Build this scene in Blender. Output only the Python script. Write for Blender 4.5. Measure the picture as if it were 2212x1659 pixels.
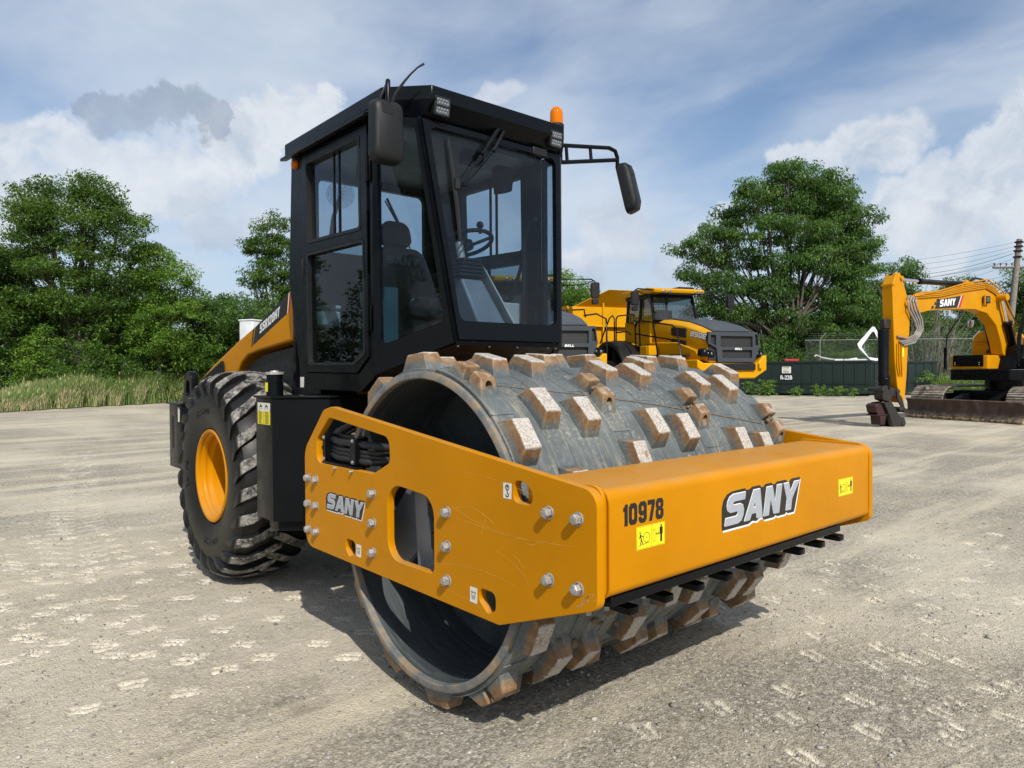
import bpy, bmesh, math, random
import numpy as np
from mathutils import Vector, Matrix, Quaternion
from mathutils.geometry import tessellate_polygon

# ------------------------------------------------------------------ scene, camera, light
S = bpy.context.scene
for o in list(bpy.data.objects): bpy.data.objects.remove(o)
COL = S.collection
R_ = math.radians

CAMX, CAMY, CAMH = 3.0022, 2.9196, 1.6417
YAW, PITCH, ROLL = -2.4289, 0.0178, -0.0055
def cam_axes():
    F = Vector((math.sin(YAW)*math.cos(PITCH), math.cos(YAW)*math.cos(PITCH), -math.sin(PITCH)))
    R = Vector((math.cos(YAW), -math.sin(YAW), 0)); U = R.cross(F)
    return math.cos(ROLL)*R+math.sin(ROLL)*U, -math.sin(ROLL)*R+math.cos(ROLL)*U, F
_r, _u, _f = cam_axes()
cd = bpy.data.cameras.new('camera'); cam = bpy.data.objects.new('camera', cd); COL.objects.link(cam)
cam.matrix_world = Matrix(((_r.x, _u.x, -_f.x, CAMX), (_r.y, _u.y, -_f.y, CAMY), (_r.z, _u.z, -_f.z, CAMH), (0, 0, 0, 1)))
cd.sensor_width = 36; cd.lens = 24.855; cd.clip_start = 0.05; cd.clip_end = 6000
S.camera = cam
S.view_settings.view_transform = 'Standard'; S.view_settings.look = 'None'
S.view_settings.exposure = 0.28; S.view_settings.gamma = 1
S.cycles.max_bounces = 8; S.cycles.transparent_max_bounces = 24; S.cycles.caustics_reflective = False
S.cycles.caustics_refractive = False

SUNV = Vector((.40, .98, 1.0)).normalized()      # towards the sun
sl = bpy.data.lights.new('sun', 'SUN'); sl.energy = 3.7; sl.angle = R_(.53); sl.color = (1.0, .955, .88)
sun = bpy.data.objects.new('sun', sl); COL.objects.link(sun)
sun.rotation_euler = SUNV.to_track_quat('Z', 'Y').to_euler()

def bl(r, f, z=0.0):
    """metres to the right of / in front of the spot where the photographer stands -> world"""
    return Vector((CAMX + math.cos(YAW)*r + math.sin(YAW)*f, CAMY - math.sin(YAW)*r + math.cos(YAW)*f, z))

# ------------------------------------------------------------------ node helpers
class NT:
    def __init__(s, tree): s.t = tree; s.n = tree.nodes; s.l = tree.links
    def new(s, typ, **kw):
        n = s.n.new(typ)
        for k, v in kw.items(): setattr(n, k, v)
        return n
    def put(s, sock, v):
        if isinstance(v, bpy.types.NodeSocket): s.l.new(v, sock)
        elif v is not None:
            if sock.type == 'RGBA' and len(v) == 3: v = (*v, 1)
            sock.default_value = v
    def math(s, op, a, b=None, c=None, clamp=False):
        n = s.new('ShaderNodeMath', operation=op, use_clamp=clamp)
        for i, v in enumerate((a, b, c)):
            if v is not None: s.put(n.inputs[i], v)
        return n.outputs[0]
    def vmath(s, op, a, b=None, out=0):
        n = s.new('ShaderNodeVectorMath', operation=op); s.put(n.inputs[0], a)
        if b is not None: s.put(n.inputs[1 if op != 'SCALE' else 3], b)
        return n.outputs[1 if op in ('DOT_PRODUCT', 'LENGTH', 'DISTANCE') else 0]
    def noise(s, vec, scale, detail=4, rough=.55, col=False, dist=0.0, dim='3D'):
        n = s.new('ShaderNodeTexNoise'); n.noise_dimensions = dim
        if vec is not None: s.put(n.inputs['Vector'], vec)
        s.put(n.inputs['Scale'], scale); s.put(n.inputs['Detail'], detail); s.put(n.inputs['Roughness'], rough); s.put(n.inputs['Distortion'], dist)
        return n.outputs['Color' if col else 0]
    def voro(s, vec, scale, feature='F1', out='Distance'):
        n = s.new('ShaderNodeTexVoronoi', feature=feature); s.put(n.inputs['Vector'], vec); s.put(n.inputs['Scale'], scale)
        return n.outputs[out]
    def ramp(s, f, pts, interp='LINEAR'):
        n = s.new('ShaderNodeValToRGB'); n.color_ramp.interpolation = interp
        e = n.color_ramp.elements
        while len(e) < len(pts): e.new(.5)
        for i, (p, c) in enumerate(pts):
            e[i].position = p; e[i].color = (*c, 1) if isinstance(c, tuple) else (c, c, c, 1)
        s.put(n.inputs[0], f); return n.outputs[0]
    def mapr(s, v, a, b, c=0.0, d=1.0, smooth=False):
        n = s.new('ShaderNodeMapRange', interpolation_type='SMOOTHSTEP' if smooth else 'LINEAR')
        for i, q in enumerate((v, a, b, c, d)): s.put(n.inputs[i], q)
        return n.outputs[0]
    def mix(s, f, a, b, mode='MIX'):
        n = s.new('ShaderNodeMix', data_type='RGBA', blend_type=mode)
        s.put(n.inputs[0], f); s.put(n.inputs[6], a); s.put(n.inputs[7], b); return n.outputs[2]
    def mapping(s, vec, scale=(1, 1, 1), loc=(0, 0, 0), rot=(0, 0, 0)):
        n = s.new('ShaderNodeMapping'); s.put(n.inputs[0], vec); n.inputs[1].default_value = loc; n.inputs[2].default_value = rot; n.inputs[3].default_value = scale
        return n.outputs[0]
    def sep(s, v):
        n = s.new('ShaderNodeSeparateXYZ'); s.put(n.inputs[0], v); return n.outputs
    def comb(s, x, y, z):
        n = s.new('ShaderNodeCombineXYZ')
        for i, v in enumerate((x, y, z)): s.put(n.inputs[i], v)
        return n.outputs[0]
    def bump(s, h, strength=.3, dist=.01, normal=None):
        n = s.new('ShaderNodeBump'); s.put(n.inputs['Strength'], strength); s.put(n.inputs['Distance'], dist); s.put(n.inputs['Height'], h)
        if normal is not None: s.put(n.inputs['Normal'], normal)
        return n.outputs[0]

def material(name):
    m = bpy.data.materials.new(name); m.use_nodes = True
    t = NT(m.node_tree); t.n.clear()
    out = t.new('ShaderNodeOutputMaterial'); p = t.new('ShaderNodeBsdfPrincipled'); t.l.new(p.outputs[0], out.inputs[0])
    return m, t, p, out
def coords(t, kind='Object'):
    return t.new('ShaderNodeTexCoord').outputs[kind]
def pos(t): return t.new('ShaderNodeNewGeometry').outputs['Position']

def simple(name, col, rough=.5, metal=0.0, var=.12, vscale=6, bump=0.0, bscale=60, coat=0.0, spec=.5, rvar=.1):
    m, t, p, o = material(name)
    c = coords(t)
    n = t.noise(c, vscale, 5, .6)
    lo = tuple(x*(1-var) for x in col); hi = tuple(min(1, x*(1+var)) for x in col)
    t.put(p.inputs['Base Color'], t.ramp(n, [(.3, lo), (.7, hi)]))
    t.put(p.inputs['Roughness'], t.mapr(t.noise(c, vscale*2.7, 4), .3, .7, max(.02, rough-rvar), min(1, rough+rvar)))
    p.inputs['Metallic'].default_value = metal
    p.inputs['Specular IOR Level'].default_value = spec
    p.inputs['Coat Weight'].default_value = coat; p.inputs['Coat Roughness'].default_value = .12
    if bump: t.put(p.inputs['Normal'], t.bump(t.noise(c, bscale, 4, .6), bump, .004))
    return m

def paint(name, col, dust=(.36, .25, .13), dustamt=.35, rough=.36, scratch=.25, spec=.10):
    """machine paint: slight tone drift, dust that settles on upward faces, fine scratches and specks"""
    m, t, p, o = material(name)
    c = coords(t)
    base = t.ramp(t.noise(c, 1.7, 4, .6), [(.3, tuple(x*.90 for x in col)), (.72, tuple(min(1, x*1.06) for x in col))])
    nz = t.sep(t.new('ShaderNodeNewGeometry').outputs['Normal'])[2]
    up = t.mapr(nz, .35, .95)
    dn = t.mapr(t.noise(c, 5, 8, .7), .35, .72)
    f = t.math('MULTIPLY', t.math('MULTIPLY', up, dn), dustamt)
    base = t.mix(f, base, dust)
    film = t.math('MULTIPLY', t.mapr(t.noise(c, 2.3, 6, .65), .5, .8), dustamt*.07)
    base = t.mix(film, base, dust)
    streak = t.noise(t.mapping(c, (3, 3, 40), (0, 0, 0), (.5, .2, .3)), 2.2, 6, .7)
    sm = t.math('MULTIPLY', t.mapr(streak, .67, .72), scratch)
    speck = t.mapr(t.voro(c, 34), .075, .045); sn = t.mapr(t.noise(c, 3.1, 3), .5, .62)
    sm2 = t.math('MULTIPLY', t.math('MULTIPLY', speck, sn), scratch*1.6)
    sc = t.math('MAXIMUM', sm, sm2)
    light = tuple(min(1, x*.85+.12) for x in col)
    base = t.mix(sc, base, light)
    t.put(p.inputs['Base Color'], base)
    t.put(p.inputs['Roughness'], t.math('ADD', t.mapr(t.noise(c, 9, 5), .3, .7, rough-.07, rough+.1), t.math('MULTIPLY', f, .5), clamp=True))
    p.inputs['Coat Weight'].default_value = .0; p.inputs['Specular IOR Level'].default_value = spec
    t.put(p.inputs['Normal'], t.bump(t.noise(c, 55, 3, .5), .05, .003))
    return m

def decal(name, col, rough=.35, var=.04):
    return simple(name, col, rough, var=var, vscale=20)

# ------------------------------------------------------------------ world: Nishita sky + procedural clouds
W = bpy.data.worlds.new('World'); S.world = W; W.use_nodes = True
t = NT(W.node_tree); t.n.clear()
wo = t.new('ShaderNodeOutputWorld'); bg = t.new('ShaderNodeBackground'); t.l.new(bg.outputs[0], wo.inputs[0])
sky = t.new('ShaderNodeTexSky', sky_type='NISHITA'); sky.sun_disc = False
sky.sun_elevation = math.asin(SUNV.z); sky.sun_rotation = math.atan2(SUNV.x, SUNV.y)
sky.air_density = 1.0; sky.dust_density = 1.2; sky.ozone_density = 2.2
SKYK = .10
D = coords(t, 'Generated')
nrm = t.vmath('NORMALIZE', D)
x, y, z = t.sep(nrm)
zc = t.math('MAXIMUM', z, .03)
# flat layer coordinates for the thin high cloud
den = t.math('ADD', zc, .12)
lay = t.comb(t.math('DIVIDE', x, den), t.math('DIVIDE', y, den), 0.0)
wv = t.noise(lay, 1.3, 4, .5, col=True)
layd = t.vmath('ADD', lay, t.vmath('SCALE', t.vmath('SUBTRACT', wv, (.5, .5, .5)), .55))
cir = t.noise(t.mapping(layd, (1.0, .62, 1), (3.1, 1.7, 0), (0, 0, .9)), .95, 8, .52)
cirf = t.math('MULTIPLY', t.mapr(cir, .34, .66, 0, 1, True), .86)
hz = t.mapr(z, 0.0, .36, .72, 0.0, True)
blue = t.mix(1.0, sky.outputs[0], (1.12, 1.12, 1.12), 'MULTIPLY')
kk = 1/SKYK
def C(r, g, b): return (r*kk, g*kk, b*kk)
col = t.mix(cirf, blue, C(.56, .62, .70))
col = t.mix(hz, col, C(.44, .53, .64))
# puffy clouds: soft lobes round given directions, edges torn by noise
def dirv(px, py):
    v = _f + _r*((px-1106)/1527.4) + _u*((829.5-py)/1527.4); return v.normalized()
pw = t.noise(nrm, 7, 9, .60, col=True)
pw2 = t.noise(nrm, 3.0, 4, .5, col=True)
pd = t.vmath('ADD', nrm, t.vmath('SCALE', t.vmath('SUBTRACT', pw, (.5, .5, .5)), .15))
pd = t.vmath('NORMALIZE', t.vmath('ADD', pd, t.vmath('SCALE', t.vmath('SUBTRACT', pw2, (.5, .5, .5)), .10)))
def lobes(lst, vec):
    acc = None
    for (px, py, rad) in lst:
        c = dirv(px, py); d = t.vmath('DISTANCE', vec, tuple(c))
        v = t.mapr(d, rad/1527., rad/1527.*.35, 0, 1, True)
        acc = v if acc is None else t.math('MAXIMUM', acc, v)
    return acc
white = lobes([(40, 330, 95), (120, 300, 75), (190, 345, 105), (60, 400, 110), (270, 410, 120), (390, 400, 110), (480, 330, 90), (560, 300, 80), (640, 250, 80), (690, 215, 55), (740, 280, 60), (-60, 380, 160), (0, 330, 80),
               (1830, 300, 75), (1790, 340, 90), (1900, 330, 90), (2010, 400, 100), (2120, 370, 110), (2200, 270, 80), (2150, 450, 120), (1950, 480, 110), (2260, 400, 180), (1120, 470, 90), (1080, 520, 80), (1730, 345, 50)], pd)
dens = t.mapr(t.math('ADD', white, t.math('MULTIPLY', t.math('SUBTRACT', t.noise(nrm, 10, 10, .66), .5), 1.7)), .25, .95, 0, 1, True)
shade = t.mapr(t.noise(pd, 5.5, 7, .6), .34, .66, 0, 1, True)
relief = t.mapr(t.math('SUBTRACT', t.noise(pd, 9, 8, .62), t.noise(t.vmath('ADD', pd, tuple(Vector((-_r.x*.0-.0, 0, .022))-_r*.012)), 9, 8, .62)), -.10, .12, 0, 1)
cc = t.mix(shade, C(.40, .47, .56), C(.62, .655, .70))
cc = t.mix(t.math('MULTIPLY', relief, .60), cc, C(.78, .79, .80))
col = t.mix(t.math('MULTIPLY', dens, .80), col, cc)
grey = lobes([(185, 240, 34), (240, 256, 46), (300, 268, 50), (365, 276, 50), (430, 268, 50), (480, 285, 36)], pd)
grey = t.mapr(t.math('ADD', grey, t.math('MULTIPLY', t.math('SUBTRACT', t.noise(nrm, 12, 9, .62), .5), .9)), .25, .85, 0, 1, True)
col = t.mix(t.math('MULTIPLY', grey, .6), col, t.mix(shade, C(.19, .24, .33), C(.32, .38, .48)))
wisp = lobes([(1090, 190, 60), (1060, 230, 60), (1330, 500, 110), (1480, 560, 110), (1260, 590, 90), (560, 490, 110), (470, 500, 70), (2060, 560, 120), (1560, 480, 60)], pd)
col = t.mix(t.math('MULTIPLY', t.mapr(t.math('ADD', wisp, t.math('MULTIPLY', t.math('SUBTRACT', t.noise(nrm, 9, 9, .64), .5), 1.6)), .3, 1.1, 0, 1, True), .65), col, t.mix(shade, C(.38, .44, .54), C(.68, .70, .73)))
below = t.mapr(z, -.02, 0.0)
col = t.mix(below, C(.22, .21, .19), col)
t.put(bg.inputs[0], col); bg.inputs[1].default_value = SKYK

# ------------------------------------------------------------------ mesh helpers
class MB:
    def __init__(s): s.v = []; s.f = []
    def add(s, vs, fs, M=None):
        o = len(s.v)
        s.v += [tuple(M @ Vector(q)) for q in vs] if M is not None else [tuple(q) for q in vs]
        s.f += [[i+o for i in f] for f in fs]; return s
    def box(s, x0, y0, z0, x1, y1, z1, M=None):
        vs = [(x0, y0, z0), (x1, y0, z0), (x1, y1, z0), (x0, y1, z0), (x0, y0, z1), (x1, y0, z1), (x1, y1, z1), (x0, y1, z1)]
        return s.add(vs, [(0, 3, 2, 1), (4, 5, 6, 7), (0, 1, 5, 4), (1, 2, 6, 5), (2, 3, 7, 6), (3, 0, 4, 7)], M)
    def hexa(s, p8): return s.add(p8, [(0, 3, 2, 1), (4, 5, 6, 7), (0, 1, 5, 4), (1, 2, 6, 5), (2, 3, 7, 6), (3, 0, 4, 7)])
    def prism(s, poly, axis, a, b, M=None):
        n = len(poly)
        def P(u, w, h): return {'x': (h, u, w), 'y': (u, h, w), 'z': (u, w, h)}[axis]
        vs = [P(u, w, a) for u, w in poly] + [P(u, w, b) for u, w in poly]
        fs = [list(range(n))[::-1], list(range(n, 2*n))] + [[i, (i+1) % n, n+(i+1) % n, n+i] for i in range(n)]
        return s.add(vs, fs, M)
    def tube(s, pts, r, seg=8, caps=True, M=None):
        pts = [Vector(p) for p in pts]; n = len(pts); rr = r if isinstance(r, (list, tuple)) else [r]*n
        vs = []; T0 = (pts[1]-pts[0]).normalized(); ref = Vector((0, 0, 1)) if abs(T0.z) < .9 else Vector((1, 0, 0))
        N = (ref - T0*ref.dot(T0)).normalized()
        for i, p in enumerate(pts):
            if i == 0: T = T0
            elif i == n-1: T = (pts[i]-pts[i-1]).normalized()
            else: T = ((pts[i]-pts[i-1]).normalized()+(pts[i+1]-pts[i]).normalized()).normalized()
            N = (N - T*N.dot(T)).normalized(); B = T.cross(N)
            for k in range(seg):
                a = 2*math.pi*k/seg; vs.append(p+N*(math.cos(a)*rr[i])+B*(math.sin(a)*rr[i]))
        fs = [[i*seg+k, i*seg+(k+1) % seg, (i+1)*seg+(k+1) % seg, (i+1)*seg+k] for i in range(n-1) for k in range(seg)]
        if caps: fs += [list(range(seg))[::-1], [(n-1)*seg+k for k in range(seg)]]
        return s.add(vs, fs, M)
    def lathe(s, prof, seg=48, M=None, closed=False, a0=0, a1=2*math.pi):
        """prof: (radius, height) pairs turned about local z"""
        full = abs(a1-a0-2*math.pi) < 1e-6; m = seg if full else seg+1
        vs = [(r*math.cos(a0+(a1-a0)*k/seg), r*math.sin(a0+(a1-a0)*k/seg), h) for r, h in prof for k in range(m)]
        n = len(prof); fs = []
        for i in range(n if closed else n-1):
            j = (i+1) % n
            for k in range(seg):
                k2 = (k+1) % m; fs.append([i*m+k, i*m+k2, j*m+k2, j*m+k])
        return s.add(vs, fs, M)
    def cyl(s, p0, p1, r, seg=16): return s.tube([p0, p1], r, seg)
    def sphere(s, c, r, seg=12, rings=8, sc=(1, 1, 1)):
        pr = [(math.sin(math.pi*i/rings), -math.cos(math.pi*i/rings)) for i in range(rings+1)]
        pr[0] = (1e-4, -1); pr[-1] = (1e-4, 1)
        M = Matrix.Translation(c) @ Matrix.Diagonal((r*sc[0], r*sc[1], r*sc[2], 1))
        return s.lathe(pr, seg, M)
    def mesh(s, name='mesh', smooth=None):
        me = bpy.data.meshes.new(name); me.from_pydata([tuple(q) for q in s.v], [], s.f); me.validate(); 
        bm = bmesh.new(); bm.from_mesh(me); bmesh.ops.recalc_face_normals(bm, faces=bm.faces); bm.to_mesh(me); bm.free()
        finish(me, smooth); return me
    def build(s, name, mat, parent=None, smooth=35, bevel=0, bseg=2):
        me = s.mesh(name, smooth); return link(name, me, mat, parent, bevel, bseg)
def finish(me, smooth):
    if smooth:
        me.shade_smooth()
        try: me.set_sharp_from_angle(angle=R_(smooth))
        except Exception: pass
def link(name, me, mat, parent=None, bevel=0, bseg=2):
    o = bpy.data.objects.new(name, me)
    if mat is not None:
        me.materials.clear(); me.materials.append(mat)
    COL.objects.link(o)
    if parent is not None: o.parent = parent
    if bevel:
        b = o.modifiers.new('bevel', 'BEVEL'); b.width = bevel; b.segments = bseg; b.limit_method = 'ANGLE'; b.angle_limit = R_(40); b.harden_normals = False
    return o
def empty(name, loc=(0, 0, 0), rz=0.0):
    o = bpy.data.objects.new(name, None); o.location = loc; o.rotation_euler = (0, 0, rz); o.empty_display_size = .3; COL.objects.link(o); return o
def tag(o, label=None, cat=None, group=None, kind=None):
    if label: o['label'] = label
    if cat: o['category'] = cat
    if group: o['group'] = group
    if kind: o['kind'] = kind
    return o
def copy_tree(o, parent=None):
    c = o.copy(); COL.objects.link(c); c.parent = parent
    for ch in list(o.children): copy_tree(ch, c)
    return c
def roundpoly(pts, seg=6):
    """pts: (x, y, r)"""
    out = []; n = len(pts)
    for i in range(n):
        p = Vector(pts[i][:2]); r = pts[i][2] if len(pts[i]) > 2 else 0
        if r <= 0: out.append(tuple(p)); continue
        a = (Vector(pts[i-1][:2])-p); b = (Vector(pts[(i+1) % n][:2])-p)
        an = a.angle(b); d = min(r/math.tan(an/2), a.length*.49, b.length*.49); r2 = d*math.tan(an/2)
        a.normalize(); b.normalize(); c = p+(a+b).normalized()*(r2/math.sin(an/2))
        s0 = p+a*d-c; s1 = p+b*d-c; tot = s0.angle_signed(s1)
        for k in range(seg+1):
            q = s0.copy(); q.rotate(Matrix.Rotation(-tot*k/seg, 2)); out.append(tuple(c+q))
    return out
AX_X = Matrix(((0, 0, 1, 0), (1, 0, 0, 0), (0, 1, 0, 0), (0, 0, 0, 1)))      # local x,y,z -> world y,z,x
AX_Y = Matrix(((-1, 0, 0, 0), (0, 0, 1, 0), (0, 1, 0, 0), (0, 0, 0, 1)))     # local x,y,z -> world -x,z,y (reads from +y)
def flat(outlines, thick, M=None, bevel=0, offset=0, text=None, size=1, shear=0):
    """2D outlines (holes allowed) -> slab centred on local z=0"""
    if text is not None:
        cu = bpy.data.curves.new('c', 'FONT'); cu.body = text; cu.size = size; cu.shear = shear; cu.resolution_u = 3
    else:
        cu = bpy.data.curves.new('c', 'CURVE'); cu.dimensions = '2D'; cu.fill_mode = 'BOTH'
        for pl in outlines:
            sp = cu.splines.new('POLY'); sp.points.add(len(pl)-1)
            for i, q in enumerate(pl): sp.points[i].co = (q[0], q[1], 0, 1)
            sp.use_cyclic_u = True
    cu.extrude = max(thick/2-bevel, 0.00001); cu.offset = offset
    if bevel: cu.bevel_depth = bevel; cu.bevel_resolution = 2; cu.offset = offset-bevel
    o = bpy.data.objects.new('c', cu); COL.objects.link(o)
    dg = bpy.context.evaluated_depsgraph_get(); me = bpy.data.meshes.new_from_object(o.evaluated_get(dg))
    bpy.data.objects.remove(o); bpy.data.curves.remove(cu)
    if M is not None: me.transform(M)
    return me
def merge(meshes, name='m'):
    v = []; f = []
    for me in meshes:
        o = len(v); v += [tuple(q.co) for q in me.vertices]; f += [[i+o for i in p.vertices] for p in me.polygons]
    m = bpy.data.meshes.new(name); m.from_pydata(v, [], f); return m
def vnoise(X, Y, seed=0):
    xi = np.floor(X).astype(np.int64); yi = np.floor(Y).astype(np.int64); fx = X-xi; fy = Y-yi
    fx = fx*fx*(3-2*fx); fy = fy*fy*(3-2*fy)
    def h(a, b):
        n = (a*374761393 + b*668265263 + seed*144269) & 0x7fffffff
        n = ((n ^ (n >> 13))*1274126177) & 0x7fffffff
        return ((n ^ (n >> 16)) & 0xffff)/65535.0
    return (h(xi, yi)*(1-fx)+h(xi+1, yi)*fx)*(1-fy)+(h(xi, yi+1)*(1-fx)+h(xi+1, yi+1)*fx)*fy-.5
def place(origin, xdir, ydir):
    """matrix whose local x,y run along xdir,ydir"""
    X = Vector(xdir).normalized(); Y = Vector(ydir); Y = (Y-X*Y.dot(X)).normalized(); Z = X.cross(Y)
    return Matrix(((X.x, Y.x, Z.x, origin[0]), (X.y, Y.y, Z.y, origin[1]), (X.z, Y.z, Z.z, origin[2]), (0, 0, 0, 1)))

# ------------------------------------------------------------------ lettering
GL = {
 'S': (.95, [[(.92, 1), (.25, 1), (.08, .93), (.0, .78), (.0, .62), (.06, .48), (.2, .41), (.56, .41), (.62, .36), (.62, .3), (.56, .25), (0, .25), (0, 0), (.68, 0), (.85, .07), (.93, .24), (.93, .42), (.86, .57), (.7, .64), (.36, .64), (.3, .68), (.3, .72), (.36, .76), (.92, .76)]]),
 'A': (1.0, [[(0, 0), (.33, 1), (.70, 1), (1.02, 0), (.70, 0), (.64, .2), (.37, .2), (.30, 0)], [(.43, .4), (.57, .4), (.5, .70)]]),
 'N': (.95, [[(0, 0), (0, 1), (.35, 1), (.62, .42), (.62, 1), (.93, 1), (.93, 0), (.6, 0), (.31, .6), (.31, 0)]]),
 'Y': (.95, [[(.32, 0), (.32, .4), (0, 1), (.33, 1), (.49, .66), (.67, 1), (1, 1), (.64, .4), (.64, 0)]]),
 'B': (.95, [[(0, 0), (0, 1), (.65, 1), (.8, .93), (.86, .8), (.86, .66), (.76, .53), (.88, .42), (.91, .25), (.82, .07), (.66, 0)], [(.3, .61), (.3, .78), (.55, .78), (.58, .7), (.55, .61)], [(.3, .2), (.3, .4), (.58, .4), (.61, .3), (.58, .2)]]),
 'E': (.85, [[(0, 0), (0, 1), (.8, 1), (.8, .78), (.3, .78), (.3, .61), (.72, .61), (.72, .4), (.3, .4), (.3, .22), (.8, .22), (.8, 0)]]),
 'L': (.80, [[(0, 0), (0, 1), (.3, 1), (.3, .24), (.78, .24), (.78, 0)]]),
 '5': (.9, [[(.05, 0), (.62, 0), (.82, .1), (.86, .3), (.82, .5), (.62, .6), (.33, .6), (.33, .77), (.85, .77), (.85, 1), (.05, 1), (.05, .38), (.5, .38), (.56, .3), (.5, .22), (.05, .22)]]),
 '1': (.48, [[(.14, 0), (.14, .70), (0, .70), (0, .84), (.12, .88), (.2, 1), (.46, 1), (.46, 0)]]),
 '2': (.85, [[(0, 0), (.82, 0), (.82, .2), (.34, .2), (.72, .52), (.82, .68), (.82, .86), (.66, 1), (.16, 1), (0, .86), (0, .66), (.28, .66), (.28, .76), (.34, .81), (.48, .81), (.54, .76), (.54, .68), (0, .22)]]),
 '7': (.80, [[(.16, 0), (.46, 0), (.80, .80), (.80, 1), (0, 1), (0, .80), (.49, .80)]]),
 '8': (.92, [[(.2, 0), (.7, 0), (.9, .14), (.9, .42), (.76, .52), (.88, .62), (.88, .86), (.7, 1), (.2, 1), (.02, .86), (.02, .62), (.14, .52), (0, .42), (0, .14)], [(.36, .18), (.3, .24), (.3, .38), (.36, .44), (.54, .44), (.6, .38), (.6, .24), (.54, .18)], [(.36, .6), (.31, .66), (.31, .77), (.37, .83), (.53, .83), (.59, .77), (.59, .66), (.54, .6)]]),
 '9': (.92, [[(.2, 0), (.7, 0), (.9, .15), (.9, .85), (.7, 1), (.2, 1), (0, .85), (0, .5), (.2, .36), (.6, .36), (.6, .25), (.53, .18), (.36, .18), (.3, .24), (.3, .28), (.02, .28), (.02, .14)], [(.36, .54), (.3, .6), (.3, .76), (.37, .82), (.53, .82), (.6, .76), (.6, .6), (.54, .54)]]),
 'R': (.92, [[(0, 0), (0, 1), (.66, 1), (.84, .9), (.88, .78), (.88, .62), (.8, .5), (.70, .46), (.92, 0), (.58, 0), (.40, .42), (.3, .42), (.3, 0)], [(.3, .6), (.3, .80), (.54, .80), (.58, .7), (.54, .6)]]),
 'H': (.92, [[(0, 0), (0, 1), (.3, 1), (.3, .62), (.6, .62), (.6, 1), (.9, 1), (.9, 0), (.6, 0), (.6, .40), (.3, .40), (.3, 0)]]),
 'T': (.86, [[(.28, 0), (.28, .78), (0, .78), (0, 1), (.86, 1), (.86, .78), (.58, .78), (.58, 0)]]),
 '0': (.95, [[(.2, 0), (.7, 0), (.9, .15), (.9, .85), (.7, 1), (.2, 1), (0, .85), (0, .15)], [(.34, .22), (.3, .3), (.3, .7), (.34, .78), (.56, .78), (.6, .7), (.6, .3), (.56, .22)]]),
}
def word(txt, M, w, h, z, thick, shear=.22, offset=0, gap=.06):
    """block letters filling w x h, lower left at local origin; returns meshes"""
    tot = sum(GL[c][0] for c in txt)+gap*(len(txt)-1); sx = (w-shear*h)/tot/1.0; out = []; u = 0
    for i, c in enumerate(txt):
        ol = [[((u+q[0])*sx+shear*h*q[1], q[1]*h) for q in pl] for pl in GL[c][1]]
        out.append(flat(ol, thick, M @ Matrix.Translation((0, 0, z+i*.00012)), offset=offset))
        u += GL[c][0]+gap
    return out
# ------------------------------------------------------------------ materials of the machines
YEL = (.535, .213, .0003)
M = {}
M['yellow'] = paint('machine_yellow', YEL, dustamt=.55)
M['yellow_clean'] = paint('machine_yellow_far', (.63, .305, .003), dustamt=.2, scratch=.1)
M['black'] = paint('black_paint', (.0030, .0040, .0052), dust=(.09, .09, .09), dustamt=.06, rough=.27, scratch=.012, spec=.17)
M['black_gloss'] = paint('black_gloss_paint', (.0025, .0035, .006), dust=(.1, .1, .1), dustamt=.04, rough=.22, scratch=.02, spec=.15)
M['plastic'] = simple('black_plastic', (.0105, .0112, .012), .5, bump=.2, bscale=300, var=.25, spec=.3)
M['rubber'] = simple('hose_rubber', (.012, .0125, .013), .6, var=.3)
M['dark'] = simple('dark_underside', (.006, .0065, .007), .6)
M['steel'] = simple('zinc_bolt', (.37, .36, .34), .5, metal=.4, var=.35, vscale=60, bump=.2, bscale=200)
M['chrome'] = simple('chrome_rod', (.8, .8, .8), .12, metal=1, rvar=.04)
M['white'] = decal('white_vinyl', (.72, .70, .62))
M['ylw_vinyl'] = decal('yellow_vinyl', (.87, .74, .01))
M['blk_vinyl'] = decal('black_vinyl', (.012, .011, .011), .3)
M['wht_letter'] = decal('white_letter', (.80, .80, .78), .3)
M['red_vinyl'] = decal('red_vinyl', (.55, .01, .025))
M['silver'] = decal('silver_letter', (.36, .38, .42), .28, .06)
M['silver_light'] = decal('silver_letter_light', (.62, .64, .67), .25, .05)
M['grey'] = simple('grey_console', (.17, .19, .21), .45)
M['greylight'] = simple('light_grey_plastic', (.45, .45, .42), .5)
M['amber'] = None
m, t, p, o = material('amber_lens'); p.inputs['Base Color'].default_value = (1.0, .24, .004, 1); p.inputs['Roughness'].default_value = .12
p.inputs['Transmission Weight'].default_value = .45; p.inputs['IOR'].default_value = 1.2; M['amber'] = m
M['brass'] = simple('zinc_yellow_ring', (.55, .50, .33), .3, metal=.8)

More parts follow.
